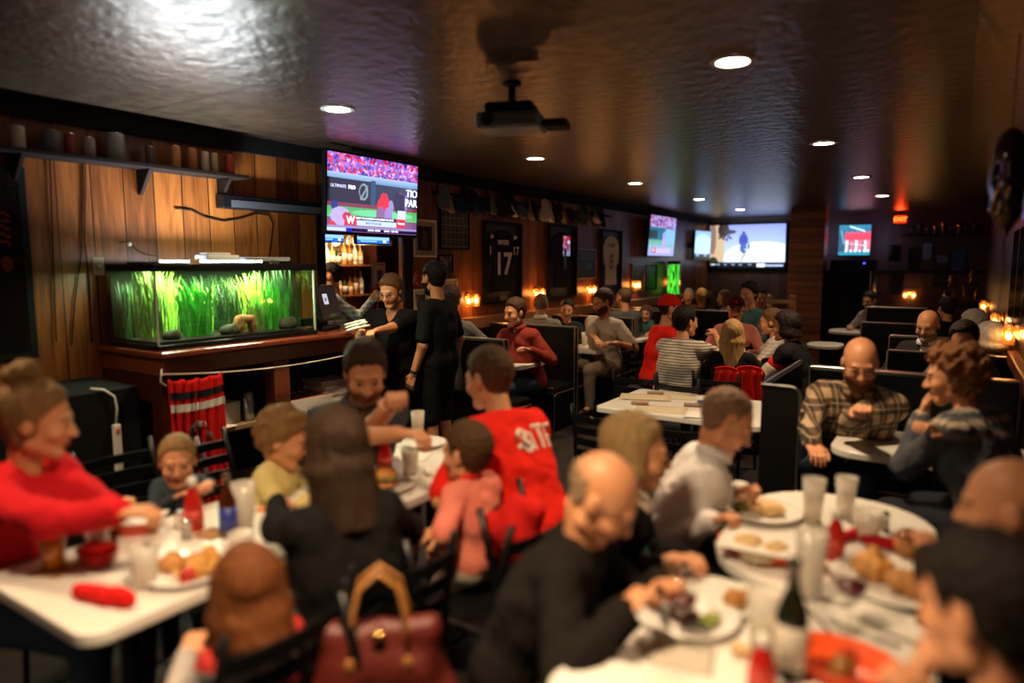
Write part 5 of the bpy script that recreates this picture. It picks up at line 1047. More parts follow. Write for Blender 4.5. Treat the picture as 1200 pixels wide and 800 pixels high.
# stacked high chairs
def high_chair(z, label):
    t = thing('high_chair', label, 'high chair', (-2.42, 11.9, z), R(20), 'stacked wooden high chairs'); w_ = mat('pale_wood', (.55, .3, .09), .4, noise=.3, nscale=10)
    for x in (-.19, .19):
        for y0, y1 in ((-.24, -.15), (.24, .15)): mb = MB(); mb.tube([(x*1.15, y0, 0), (x*.9, y1, .72)], .016, 6); mb.build('leg', w_, t)
        mb = MB(); mb.box(x-.015, -.2, .7, x+.015, .2, .73); mb.build('arm', w_, t)
    mb = MB(); mb.box(-.18, -.14, .45, .18, .14, .475); mb.build('seat', w_, t)
    for z_ in (.2, .6): mb = MB(); mb.box(-.2, -.2, z_, .2, -.175, z_+.04); mb.box(-.2, .175, z_, .2, .2, z_+.04); mb.build('rail', w_, t)
    return t
for k in range(4): high_chair(.0+k*.16, ['lowest wooden high chair of the stack beside the timber pillar', 'second wooden high chair up in the stack beside the timber pillar', 'third wooden high chair up in the stack beside the timber pillar', 'topmost wooden high chair of the stack beside the timber pillar'][k])
# ------------------------------------------------------------------ furniture
def table(x0, x1, y0, y1, r, label, z=.75, group=None, edge=None, oval=0):
    t = thing('dining_table', label, 'table', ((x0+x1)/2, (y0+y1)/2, 0), 0, group); w, d = x1-x0, y1-y0
    pts = round_rect(w, d, r)
    if oval: pts = [(w/2*math.copysign(abs(math.cos(a))**.75, math.cos(a)), d/2*math.copysign(abs(math.sin(a))**.75, math.sin(a))) for a in [2*PI*i/48 for i in range(48)]]
    mb = MB(); mb.prism(pts, z-.038, z); mb.build('tabletop', lam, t, bevel=.006, seg=3)
    for s in ((-1, 1) if d > .8 else (0,)):
        mb = MB(); yy = s*(d/2-.28); mb.lathe([(.035, .02), (.035, z-.05)], c=(0, yy, 0), n=16); mb.box(-.16, yy-.16, z-.05, .16, yy+.16, z-.038); mb.build('column', blackm, t)
        mb = MB(); mb.box(-.28, yy-.03, 0, .28, yy+.03, .025).box(-.03, yy-.25, 0, .03, yy+.25, .024); mb.build('foot', blackm, t, bevel=.01)
    return t
table(-2.5, -1.84, .8, 1.835, .07, 'white table in the left foreground holding the beer glass and red napkins')
table(-2.5, -1.84, 1.845, 2.88, .07, 'white table butted end to end behind the left foreground one, burger on it')
table(-2.03, -.93, 4.16, 4.98, .05, 'empty white table laid with paper menus in the middle of the room')
table(-.66, -.0, 2.09, 3.1, .3, 'rounded white table of the right foreground group, farthest of the three')
table(-.66, .02, 1.42, 2.06, .1, 'white table of the right foreground group, middle of the three, dark bottle on it')
table(-.66, .02, .75, 1.385, .1, 'white table at the bottom edge of the photo, nearest of the right group')
table(-.52, .36, 3.85, 4.5, .14, 'white booth table in front of the bearded man in plaid')
table(WX+.02, -3.42, 5.4, 6.0, .05, 'white booth table beside the man in the maroon shirt')
table(WX+.02, -3.3, 6.85, 7.4, .05, 'white booth table in front of the man in the cream T-shirt')
table(WX+.02, -3.35, 8.2, 8.75, .05, 'white booth table by the toddler in teal')
table(-2.3, -1.25, 6.35, 7.1, .06, 'white table among the group with the red cap')
table(-2.6, -1.9, 8.0, 8.5, .05, 'white table edge seen behind the man in the black and pink shirt')
table(-1.5, -1.1, 8.75, 9.3, .12, 'small pale table below the stacked high chairs', oval=1)
table(-1.55, -.95, 10.7, 11.4, .12, 'far round pale table beside the man in the pale shirt', oval=1)
table(-.75, -.1, 9.4, 10.1, .08, 'far white table behind the grey bearded man in a suit')
# booths
def booth(x0, x1, y, label, h_=1.06, seats=(-1, 1), group=None, post=1, th_=.07, sd=.42):
    """back panel across the aisle, a bench on each side; post = which end carries the aisle end"""
    t = thing('booth_bench', label, 'booth bench', ((x0+x1)/2, y, 0), 0, group); w = x1-x0
    mb = MB(); mb.box(-w/2, -th_/2, 0, w/2, th_/2, h_-.012); mb.build('back_panel', blackp, t, bevel=.01)
    mb = MB(); mb.box(-w/2, -th_/2-.002, h_-.012, w/2, th_/2+.002, h_); e = w/2*post
    mb.tube([(e+.003*post, -th_/2, h_-.01), (e+.003*post, -th_/2, .05)], .009, 6); mb.tube([(e+.003*post, th_/2, h_-.01), (e+.003*post, th_/2, .05)], .009, 6); mb.build('metal_trim', alu, t, bevel=.003)
    for s in seats:
        mb = MB(); a, b_ = sorted((s*th_/2, s*(th_/2+sd))); mb.box(-w/2+.01, a, .4, w/2-.01, b_, .47); mb.build('seat_cushion', black, t, bevel=.025, seg=3)
        mb = MB(); a, b_ = sorted((s*th_/2, s*(th_/2+sd-.06))); mb.box(-w/2+.01, a, .02, w/2-.02, b_, .39); mb.build('seat_base', blackp, t)
        mb = MB(); a, b_ = sorted((s*(th_/2+sd-.0), s*(th_/2+sd+.008))); mb.box(-w/2+.01, a, .395, w/2-.01, b_, .412); 
        mb.tube([(e, s*th_/2, .4), (e, s*(th_/2+sd-.04), .4), (e, s*(th_/2+sd), .38), (e, s*(th_/2+sd), .02)], .008, 6); mb.build('seat_trim', alu, t)
    return t
gl_ = 'black booth benches along the jersey wall'
booth(WX+.02, -3.3, 4.98, 'nearest black booth bench of the jersey wall row, right of the standing man in black', group=gl_, seats=(1,))
booth(WX+.02, -3.36, 6.42, 'black booth bench behind the man in the maroon shirt', group=gl_)
booth(WX+.02, -3.32, 7.86, 'black booth bench behind the man in the cream T-shirt', group=gl_)
booth(WX+.02, -3.32, 9.3, 'black booth bench behind the toddler in teal', group=gl_, seats=(-1,))
booth(WX+.02, -2.5, 9.78, 'wide black booth bench behind the red cap man, below the middle wall screen', group=gl_, seats=())
booth(-2.45, -1.95, 9.4, 'black booth bench in the middle aisle behind the young man in teal', group='free standing black booth benches', seats=())
gr_ = 'black booth benches along the right hand wall'
booth(-.78, RX-.08, 4.86, 'black booth bench behind the bearded man in plaid', h_=1.05, group=gr_, post=-1)
booth(-.42, RX-.08, 6.1, 'black booth bench in front of the grey bearded man in a suit', h_=1.05, group=gr_, post=-1)
booth(-.5, RX-.08, 7.4, 'black booth bench behind the white haired pair', h_=1.05, group=gr_, post=-1)
booth(-.9, -.2, 8.9, 'far black booth bench beyond the white haired pair', h_=1.05, group=gr_, post=-1)
booth(-1.0, -.3, 10.4, 'farthest black booth bench by the man in the pale shirt', h_=1.15, group=gr_, post=-1)
# aisle wing of the plaid man's booth
t = thing('booth_wing', 'black rounded end panel with silver edge beside the bearded man in plaid', 'partition', (-.77, 4.4, 0))
mb = MB(); pts = [(-.1, 0), (.1, 0)]+[(.1-.05+.05*math.cos(R(a)), 1.01+.05*math.sin(R(a))) for a in (0, 30, 60, 90)]+[(-.1, 1.06)]
mb.prism(pts, -.02, .02, M=Matrix(((1, 0, 0, 0), (0, 0, 1, -.5), (0, 1, 0, 0), (0, 0, 0, 1)))); mb.build('end_panel', black, t, bevel=.004)
mb = MB(); mb.tube([(p[0]*1.02, -.522, p[1]) for p in pts[1:]], .006, 6); mb.tube([(-.09, -.5, 1.062), (-.09, .52, 1.062)], .01, 6); mb.build('metal_trim', alu, t)
mb = MB(); mb.box(-.1, -.48, .05, -.07, .52, 1.055); mb.build('side_panel', blackp, t)
# ladder-back chairs
def chair(loc, rz, label, group='black ladder back chairs', h_=.87):
    t = thing('ladder_back_chair', label, 'chair', loc, R(rz), group)
    mb = MB(); mb.prism([(-.19, -.2), (.19, -.2), (.21, .2), (-.21, .2)], .43, .47); mb.build('seat', black, t, bevel=.018, seg=3)
    for x in (-1, 1):
        mb = MB(); mb.tube([(x*.2, .19, .43), (x*.215, .22, 0)], .013, 8); mb.build('leg', blackm, t)
        mb = MB(); mb.tube([(x*.19, -.24, 0), (x*.19, -.19, .45), (x*.185, -.22, .68), (x*.18, -.27, h_)], .013, 8); mb.build('back_post', blackm, t, smooth=True)
    for k in range(4):
        z = .56+k*(h_-.6)/3.6; yb = -.2-.07*max(0, (z-.5)/.4); mb = MB()
        rows = [[(x*.18, yb-.035*(1-x*x), z+dz) for x in [i/6-1 for i in range(13)]] for dz in (-.022, .022)]
        V = rows[0]+rows[1]; V2 = [(a, b_-.012, c_) for a, b_, c_ in V]; n_ = 13
        F = [(i, i+1, n_+i+1, n_+i) for i in range(12)]; F2 = [tuple(j+26 for j in f[::-1]) for f in F]; E_ = [(i, 26+i, 27+i, i+1) for i in range(12)]+[(13+i, 14+i, 40+i, 39+i) for i in range(12)]
        mb.add(V+V2, F+F2+E_); mb.build('slat', blackm, t, smooth=False)
    mb = MB(); mb.tube([(-.205, .2, .2), (.205, .2, .2)], .008, 6); mb.tube([(-.205, .2, .25), (-.19, -.21, .25)], .008, 6); mb.tube([(.205, .2, .25), (.19, -.21, .25)], .008, 6); mb.build('stretcher', blackm, t)
    return t
ch0 = chair((-2.15, 5.35, 0), 5, 'black ladder back chair behind the man in the striped polo')
def ch(loc, rz, label): return dup(ch0, loc, R(rz), label)
ch((-1.7, 5.22, 0), -8, 'black ladder back chair beside the striped man, tucked behind the paper menus')
ch((-1.75, 3.92, 0), 0, 'black ladder back chair at the near side of the menu table, left one'); ch((-1.28, 3.86, 0), 4, 'black ladder back chair at the near side of the menu table, right one')
ch((-1.55, 5.6, 0), 0, 'black ladder back chair with red jackets, under the long haired blonde')
ch((-1.62, 1.07, 0), 88, 'black ladder back chair in the foreground under the red haired girl')
ch((-1.6, 1.55, 0), 75, 'black ladder back chair under the woman with long brown hair'); ch((-1.42, 2.0, 0), 85, 'black ladder back chair under the small boy in the pink polo'); ch((-1.3, 2.5, 0), 70, 'black ladder back chair under the man in the red T-shirt')
ch((-1.08, 1.42, 0), -75, 'black ladder back chair under the bald man with glasses'); ch((-1.12, 2.1, 0), -80, 'black ladder back chair under the older blonde woman'); ch((-1.02, 2.75, 0), -80, 'black ladder back chair under the bald man in the white shirt')
ch((.44, 2.1, 0), 85, 'black ladder back chair under the bald man at the right edge'); ch((.5, 1.35, 0), 85, 'black ladder back chair under the dark haired man at the lower right'); ch((-2.85, .95, 0), -85, 'black ladder back chair under the woman in the red sweatshirt'); ch((-2.88, 1.98, 0), -80, 'black ladder back chair under the child behind the brown haired woman'); ch((-2.85, 2.72, 0), -110, 'black ladder back chair under the young man in the dark polo')
ch((-3.05, 1.62, 0), -90, 'black ladder back chair under the toddler at the red banner'); ch((-2.6, 6.62, 0), -90, 'black ladder back chair under the man in the red cap'); ch((-1.95, 7.4, 0), 180, 'black ladder back chair under the man with glasses in pink and black'); ch((-1.0, 6.35, 0), 90, 'black ladder back chair under the woman in the black coat'); ch((-1.1, 6.95, 0), 100, 'black ladder back chair under the woman in the pale patterned top')
# ------------------------------------------------------------------ table-top things
def mbp(): return MB()
def onT(u, v, z=.75): p_ = atz(u, v, z); return (p_.x, p_.y, z+.0005)
plastic = glassy('cup_plastic', (1, .99, .96), rough=.12, body=(.95, .9, .82), clear=.62)
icew = glassy('iced_water', (.9, .88, .82), rough=.1, body=(.95, .9, .84), clear=.55)
def tumbler(loc, label, h_=.15, r_=.038, liquid=None, lv=.75, foam=None, name='water_glass', cat='glass', gm_=None):
    t = thing(name, label, cat, loc); mb = MB(); mb.lathe([(r_*.72, .0), (r_, h_), (r_*.94, h_), (r_*.68, .012), (.001, .012)], n=22); mb.build('glass_wall', gm_ or plastic, t, smooth=True)
    mb = MB(); k = .69+.25*lv; mb.lathe([(r_*.64, .014), (r_*k*.96, h_*lv), (.001, h_*lv)], n=22); mb.build('drink', liquid or icew, t, smooth=True)
    if foam: mb = MB(); mb.lathe([(r_*k*.97, h_*lv+.001), (r_*.93, h_*lv+.022), (.001, h_*lv+.024)], n=22); mb.build('foam', mat('foam', (.75, .66, .5), .6, bump=.4, bscale=200), t, smooth=True)
    return t
def ketchup(loc, label, h_=.19, r_=.032, up=True, col=(.5, .015, .01)):
    t = thing('ketchup_bottle', label, 'ketchup bottle', loc); mb = MB(); mb.lathe([(r_*.95, 0), (r_, .008), (r_*.98, h_*.42), (r_*.8, h_*.6), (r_*.45, h_*.8), (r_*.4, h_*.84)], n=20); mb.build('bottle_body', mat('ketchup_red', col, .2, coat=.5), t, smooth=True)
    mb = MB(); mb.lathe([(r_*.55, h_*.84), (r_*.5, h_*.97), (r_*.3, h_)], n=16); mb.build('cap', card, t, smooth=True)
    mb = MB(); mb.lathe([(r_*1.01, h_*.12), (r_*1.005, h_*.4)], n=20); mb.build('bottle_label', mat('ketchup_label', (.75, .55, .42) if not up else (.55, .05, .03), .5), t, smooth=True); return t
def beer_bottle(loc, label, col, lab, h_=.24, r_=.031, name='beer_bottle', sh=.55):
    t = thing(name, label, 'bottle', loc); mb = MB(); mb.lathe([(r_*.9, 0), (r_, .008), (r_, h_*sh), (r_*.8, h_*(sh+.07)), (r_*.42, h_*(sh+.2)), (r_*.38, h_*.95), (r_*.45, h_*.955), (r_*.42, h_)], n=22); mb.build('glass_body', mat('glass_'+name+str(int(col[0]*100)), col, .08, coat=.6), t, smooth=True)
    mb = MB(); mb.lathe([(r_*1.012, h_*.12), (r_*1.012, h_*sh*.85)], n=22); mb.build('bottle_label', lab, t, smooth=True); return t
def plate(loc, label, r_=.14, food=None, sy=1, basket=None, rz=0, name='dinner_plate'):
    t = thing(name, label, 'plate', loc, R(rz)); mb = MB(); mb.lathe([(r_*.55, 0), (r_*.6, .004), (r_*.98, .02), (r_, .024), (r_*.97, .026), (r_*.6, .01), (.001, .009)], n=40, sy=sy); mb.build('dish', basket or cer, t, smooth=True); return t
def food(name, loc, label, prims, m, cat, h=.006, amp=.003, f=90, group=None):
    V, F = sdf(prims, h, lambda v, X, Y, Z: np.maximum(v+amp*wav(X, Y, Z, f), -Z)); o = link(name, mesh_np(name, V, F, m if isinstance(m, list) else [m])); o.location = loc; return tag(o, label, cat, group)
fried = mat('fried_crust', (.5, .22, .05), .6, noise=.5, nscale=60, bump=.8, bscale=120); fry = mat('golden_fry', (.7, .38, .09), .5, noise=.35, nscale=50); bun = mat('toasted_bun', (.6, .26, .06), .4, noise=.3, nscale=20); greenf = mat('leaf_salad', (.25, .3, .05), .6, noise=.6, nscale=40); pasta = mat('pasta', (.75, .5, .22), .5, noise=.3, nscale=40, bump=.5); meat = mat('browned_meat', (.22, .08, .025), .5, noise=.5, nscale=40, bump=.6)
def fries(loc, label, n=26, r_=.06, m=fry):
    mb = MB(); rnd = random.Random(n+int(loc[0]*100))
    for i in range(n):
        a = rnd.uniform(0, 2*PI); q = rnd.uniform(0, r_); M = Matrix.Translation((math.cos(a)*q, math.sin(a)*q, .012+rnd.uniform(0, .035)))@Euler((rnd.uniform(-.5, .5), rnd.uniform(-.5, .5), rnd.uniform(0, 6.3))).to_matrix().to_4x4(); mb.box(-.032, -.005, -.005, .032, .005, .005, M=M)
    o = mb.build('fries', m, bevel=.0015); o.location = loc; return tag(o, label, 'food', None, 'stuff')
def cloth_roll(loc, rz, label, m=red, L=.17, r_=.024):
    V, F = sdf([cap((-L/2, 0, r_), (L/2, 0, r_*1.05), r_, r_*1.1, .01), cap((.02, -r_*.6, r_*1.2), (.06, .01, r_*1.6), r_*.7, r_*.6, .01)], .006, lambda v, X, Y, Z: np.maximum(v+.0022*wav(X, Y*2, Z, 60), -Z)); o = link('rolled_napkin', mesh_np('rolled_napkin', V, F, [m])); o.location = loc; o.rotation_euler = (0, 0, R(rz)); return tag(o, label, 'napkin')
def basket(loc, label, m, r_=.1, rz=0):
    t = thing('food_basket', label, 'basket', loc, R(rz)); mb = MB(); mb.lathe([(r_*.7, 0), (r_, .045), (r_*1.03, .047), (r_*.97, .045), (r_*.68, .006), (.001, .006)], n=32, sy=.75); mb.build('basket_body', m, t, smooth=True)
    mb = MB(); mb.tube([(r_*.86*math.cos(a), r_*.86*.75*math.sin(a), .026) for a in [2*PI*i/28 for i in range(28)]], .004, 6, closed=True); mb.build('rib', m, t, smooth=True); return t
def flat(name, loc, w, d, m, label, cat, rz=0, th_=.0015, curl=0):
    n_ = 8; mb = MB(); V = [((i/n_-.5)*w, (j/n_-.5)*d, .001+curl*((i/n_-.5)**2+(j/n_-.5)**2)*.03) for j in range(n_+1) for i in range(n_+1)]
    mb.add(V, [(j*(n_+1)+i, j*(n_+1)+i+1, (j+1)*(n_+1)+i+1, (j+1)*(n_+1)+i) for j in range(n_) for i in range(n_)]); o = mb.build(name, m, smooth=True, solid=th_); o.modifiers[0].offset = 1; o.location = loc; o.rotation_euler = (0, 0, R(rz)); return tag(o, label, cat)
beer = glassy('pale_beer', (.9, .45, .1), rough=.1, body=(.75, .25, .02), clear=.12); pint = glassy('clear_pint', (1, .97, .92), rough=.05)
# left foreground table
tumbler(onT(64, 668), 'tall glass of amber beer with foam at the left front of the white table', .15, .042, beer, .8, True, 'beer_glass', gm_=pint)
flat('coaster', onT(66, 668), .12, .1, mat('brown_card'), 'brown coaster under the amber beer glass', 'coaster', 20, .003)
tumbler(onT(116, 650), 'clear plastic cup of iced water behind the red basket', .13, .042)
tumbler(onT(171, 688), 'clear plastic cup of iced water between the red napkin roll and the fried food plate', .13, .043)
tumbler(onT(287, 618), 'tall clear cup right of the dark beer bottle, upper one', .17, .045); tumbler(onT(283, 655), 'empty short clear cup near the brown haired woman elbow', .09, .04)
bk = basket(onT(115, 660), 'red oval food basket lined with red cloth on the left table', mat('red_plastic', (.45, .01, .015), .3), .075)
o = food('cloth_liner', Vector(onT(115, 660))+Vector((0, 0, .007)), 'crumpled red napkin heaped in the red oval basket', [ell((-.02, 0, .035), (.05, .04, .02), .02), ell((.025, .01, .045), (.035, .03, .02), .02)], red, 'napkin')
cloth_roll(onT(122, 706), 15, 'rolled red cloth napkin lying near the front corner of the left table')
bk = basket(onT(158, 622), 'orange red food basket in front of the woman in the red sweatshirt', mat('orange_plastic', (.7, .09, .03), .35), .1, 30)
food('sandwich', Vector(onT(146, 606))+Vector((0, 0, .03)), 'browned sandwich held over the orange basket by the woman in red', [ell((0, 0, .0), (.06, .04, .02), .01), ell((.01, 0, .03), (.055, .038, .018), .01)], bun, 'food')
flat('paper_liner', Vector(onT(160, 624))+Vector((0, 0, .045)), .19, .13, paper, 'white paper lining the orange basket', 'paper', 40, .001, .8)
ketchup(onT(228, 621), 'red ketchup bottle with white cap in front of the toddler', .2, .034)
beer_bottle(onT(268, 628), 'brown beer bottle with blue label on the left table', (.045, .012, .003), mat('blue_label', (.02, .04, .28), .4))
def shaker(loc, label, m): t = thing('shaker', label, 'shaker', loc); mb = MB(); mb.lathe([(.018, 0), (.018, .05), (.015, .055)], n=14); mb.build('jar', plastic, t, smooth=True); mb = MB(); mb.lathe([(.015, .004), (.015, .035), (.001, .036)], n=12); mb.build('contents', m, t, smooth=True); mb = MB(); mb.lathe([(.017, .053), (.017, .068), (.008, .074)], n=14); mb.build('lid', chrome, t, smooth=True); return t
shaker(onT(211, 620), 'small salt shaker left of the red ketchup bottle', cer); shaker(onT(219, 632), 'small pepper shaker at the foot of the red ketchup bottle', matte)
flat('coaster', onT(249, 626), .09, .09, mat('brown_card'), 'brown coaster between the ketchup and the brown beer bottle', 'coaster', 10, .004)
P1 = Vector(onT(222, 672)); plate(P1, 'white plate of fried food in front of the red haired girl', .14)
food('fried_chicken', P1+Vector((-.05, -.03, .012)), 'brown fried chicken piece at the left of the fried food plate', [ell((0, 0, .02), (.05, .035, .025), .01), ell((-.02, .02, .025), (.035, .025, .022), .01)], fried, 'food'); food('fried_chicken', P1+Vector((-.0, .02, .012)), 'brown fried chicken piece in the middle of the fried food plate', [ell((0, 0, .022), (.04, .035, .025), .01), ell((.02, -.02, .02), (.03, .025, .02), .01)], fried, 'food')
food('fried_chicken', P1+Vector((.045, .045, .012)), 'tall golden fried piece standing at the back of the fried food plate', [ell((0, 0, .035), (.03, .026, .045), .012), ell((.0, 0, .01), (.04, .04, .02), .01)], mat('golden_crust', (.65, .3, .06), .6, noise=.4, nscale=60, bump=.8), 'food'); fries(P1+Vector((.06, -.02, .012)), 'golden fries on the fried food plate', 26, .05)
food('sauce_cup', P1+Vector((.09, -.06, .014)), 'small red sauce cup at the right of the fried food plate', [cap((0, 0, .005), (0, 0, .03), .02, .024, .004)], mat('ketchup_red'), 'sauce')
flat('napkin', onT(330, 580), .24, .2, paper, 'white sheet lying on the left table behind the brown haired woman arm', 'paper', 10)
flat('orange_slice', onT(312, 598), .07, .04, mat('orange_flat', (.8, .25, .05), .5), 'flat orange scrap on the left table near the tall clear cup', 'food', 20, .006)
# second left table
P2 = Vector(onT(452, 572)); plate(P2, 'white plate with a burger on the second left table', .13, sy=.9)
bg = thing('burger', 'tall burger with toasted bun beside the second ketchup bottle', 'burger', P2+Vector((0, .0, .012)))
for nm, pr, mm in (('bun_bottom', [ell((0, 0, .012), (.05, .05, .014), .005)], bun), ('patty', [ell((0, 0, .032), (.054, .054, .012), .005)], meat), ('lettuce', [ell((0, 0, .043), (.06, .058, .006), .005)], greenf), ('bun_top', [ell((0, 0, .052), (.052, .052, .032), .005)], bun)):
    V, F = sdf(pr, .006, (lambda v, X, Y, Z: np.maximum(v, .047-Z)) if nm == 'bun_top' else (lambda v, X, Y, Z: v+.003*wav(X, Y, Z, 80))); link(nm, mesh_np(nm, V, F, [mm]), bg)
fries(P2+Vector((-.05, -.07, .014)), 'pale fries beside the burger', 22, .035)
ketchup(onT(451, 556), 'second red ketchup bottle, upside down shape, behind the burger', .21, .034); food('tomato', onT(431, 552), 'bright red tomato slice heap left of the second ketchup bottle', [ell((0, 0, .02), (.028, .026, .02), .01)], mat('tomato', (.75, .03, .02), .25), 'food', amp=.001)
tumbler(onT(464, 512), 'white paper cup by the elbow of the young man in the dark polo', .1, .038, card, .95, gm_=card, name='paper_cup', cat='cup'); tumbler(onT(490, 515), 'tall glass with tan drink at the far end of the left tables', .16, .038, mat('tan_drink', (.45, .2, .1), .3), .6); tumbler(onT(481, 556), 'clear plastic cup near the small boy', .12, .042)
P3 = Vector(onT(497, 522)); plate(P3, 'white plate with tan scraps at the far end of the left tables', .12); food('sandwich', P3+Vector((0, 0, .012)), 'tan sandwich piece on the far plate of the left tables', [ell((0, 0, .015), (.04, .025, .018), .01)], bun, 'food')
food('crumpled_napkin', onT(510, 556), 'crumpled white napkin in front of the small boy', [ell((0, 0, .015), (.06, .05, .02), .02), ell((.03, .02, .025), (.04, .03, .02), .02)], paper, 'napkin', amp=.005); flat('napkin', onT(480, 535), .2, .16, paper, 'white paper flat in the middle of the second left table', 'paper', 25)
# right foreground tables
P4 = Vector(onT(892, 603)); plate(P4, 'white plate of golden food in front of the bald man in the white shirt', .15); food('pasta_heap', P4+Vector((.02, -.0, .012)), 'golden pasta and greens heap on the plate of the man in the white shirt', [ell((0, 0, .02), (.07, .045, .025), .02), ell((-.05, .02, .015), (.04, .04, .02), .02)], pasta, 'food', amp=.005); food('salad', P4+Vector((-.07, .0, .012)), 'dark green salad at the left of the same golden food plate', [ell((0, 0, .015), (.04, .035, .018), .02)], greenf, 'food', amp=.005)
P5 = Vector(onT(892, 652)); bk = basket(P5, 'orange lined basket of food in front of the older blonde woman', mat('orange_plastic'), .14); food('sandwich', P5+Vector((.0, .0, .01)), 'pale sandwich halves in the orange lined basket', [ell((-.04, -.01, .03), (.05, .06, .025), .01), ell((.05, -.02, .03), (.04, .05, .025), .01)], mat('pale_bread', (.62, .42, .2), .7, noise=.4, nscale=30), 'food', amp=.003); food('salad', P5+Vector((.0, -.08, .01)), 'grey green slaw at the near side of the orange lined basket', [ell((0, 0, .02), (.06, .03, .02), .02)], mat('slaw', (.4, .35, .22), .6, noise=.5, nscale=60), 'food', amp=.005)
flat('paper_liner', P5+Vector((0, -.01, .048)), .26, .2, paper, 'white paper under the pale sandwich halves', 'paper', 5, .001, .5)
P6 = Vector(onT(803, 725)); plate(P6, 'white plate in front of the bald man with glasses', .145); food('steak', P6+Vector((.0, -.02, .012)), 'dark red meat piece on the plate of the bald man with glasses', [ell((0, 0, .015), (.045, .03, .016), .01)], mat('dark_meat', (.12, .02, .012), .4, noise=.4), 'food'); food('salad', P6+Vector((.07, -.0, .012)), 'few green leaves on the plate of the bald man with glasses', [ell((0, 0, .01), (.03, .035, .01), .01)], greenf, 'food', amp=.005)
P7 = Vector(onT(860, 715)); plate(P7, 'small side plate with a browned roll beside the dark bottle', .075); food('bread_roll', P7+Vector((0, 0, .01)), 'browned roll on the small side plate', [ell((0, 0, .025), (.035, .032, .025), .01), ell((.02, .01, .03), (.02, .02, .02), .01)], mat('dark_crust', (.4, .17, .03), .5, noise=.6, nscale=40), 'food')
P8 = Vector(onT(1038, 690)); plate(P8, 'oval white plate of big fried fish at the right', .17, sy=.8, rz=-35); food('fried_fish', P8+Vector((-.04, .03, .014)), 'large golden fried fish piece, left one on the oval plate', [ell((0, 0, .035), (.06, .05, .035), .02), ell((.0, .02, .06), (.025, .025, .03), .02)], mat('golden_crust'), 'food', amp=.004); food('fried_fish', P8+Vector((.05, -.02, .014)), 'browner fried fish piece, right one on the oval plate', [ell((0, 0, .03), (.055, .05, .03), .02), ell((.04, -.03, .025), (.03, .03, .02), .02)], fried, 'food', amp=.004)
tumbler(onT(952, 612), 'tall iced water glass, left of the pair at the far side of the right table', .17, .042); tumbler(onT(990, 606), 'tall iced water glass right of the pair at the far side of the right table', .16, .04); tumbler(onT(1016, 634), 'short wide iced water glass behind the red napkin', .11, .048); tumbler(onT(948, 700), 'tall clear glass in the middle of the right tables, behind the dark bottle', .2, .045); tumbler(onT(895, 765), 'large frosted glass left of the dark bottle', .17, .046)
ketchup(onT(978, 655), 'ketchup bottle with dark foot in the middle of the right tables', .17, .03, True, (.25, .02, .012)); ketchup(onT(892, 812), 'red bottle with white cap at the bottom edge of the photo', .14, .032)
wl_ = mat('white_label', (.6, .55, .45), .5); beer_bottle(onT(925, 792), 'dark green wine bottle standing on the middle right table', (.01, .013, .006), wl_, .29, .037, 'wine_bottle', .55)
def wine_glass(loc, label, hgt=.19, fill=.07):
    t = thing('wine_glass', label, 'wine glass', loc); mb = MB(); mb.lathe([(.034, 0), (.034, .003), (.005, .008), (.004, .08), (.02, .09), (.036, .115), (.04, .14), (.034, hgt)], n=24); mb.build('bowl', glassy('wine_crystal', (.97, .97, .95), .02 and .9, rough=.03), t, smooth=True); mb = MB(); mb.lathe([(.001, .092), (.02, .095), (.034, .116), (.037, .13), (.001, .13)], n=24); mb.build('wine', mat('red_wine', (.09, .006, .012), .08, coat=.5), t, smooth=True); return t
wine_glass(onT(995, 738), 'wine glass with dark red wine in front of the fried fish'); wine_glass(onT(798, 755), 'wine glass with a little red wine at the plate of the bald man with glasses')
cloth_roll(onT(1036, 642), -5, 'rolled dark red napkin by the bald man at the right edge', mat('dark_red_cloth', (.4, .01, .02), .7), .11, .02); cloth_roll(onT(994, 633), 60, 'small folded dark red napkin right of the dark footed ketchup bottle', mat('dark_red_cloth'), .05, .018)
beer_bottle(onT(1063, 650), 'short brown mug of drink at the right end of the red napkin', (.25, .09, .03), fried, .09, .04, 'drink_mug', .8); shaker(onT(1036, 622), 'pepper grinder style shaker behind the rolled dark red napkin', matte); shaker(onT(948, 650), 'small dark shaker left of the dark footed ketchup bottle', meat)
bk = basket(onT(985, 790), 'orange red round basket at the lower right of the photo', mat('orange_bright', (.85, .1, .02), .35), .13); food('sauce_cup', Vector(onT(985, 796))+Vector((0, 0, .01)), 'brown sauce bowl inside the orange red round basket', [cap((0, 0, .0), (0, 0, .02), .028, .03, .004)], mat('brown_sauce', (.25, .12, .03), .3), 'sauce')
def cutlery(name, loc, rz, label):
    mb = MB(); mb.box(-.09, -.006, 0, .02, .006, .003)
    if name == 'knife': mb.prism([(.02, -.006), (.11, -.003), (.115, .006), (.02, .008)], 0, .002)
    else:
        mb.prism([(.02, -.006), (.05, -.012), (.06, -.012), (.06, .012), (.05, .012), (.02, .006)], 0, .002)
        for y in (-.011, -.003, .005): mb.box(.06, y, 0, .095, y+.005, .002)
    o = mb.build(name, chrome, bevel=.001); o.location = loc; o.rotation_euler = (0, 0, R(rz)); return tag(o, label, 'cutlery')
cutlery('knife', onT(960, 728), 125, 'table knife beside the dark wine bottle'); cutlery('fork', onT(1010, 742), -15, 'fork lying right of the wine glass near the fried fish'); cutlery('knife', onT(1062, 752), -20, 'knife near the hand of the dark haired man at the lower right')
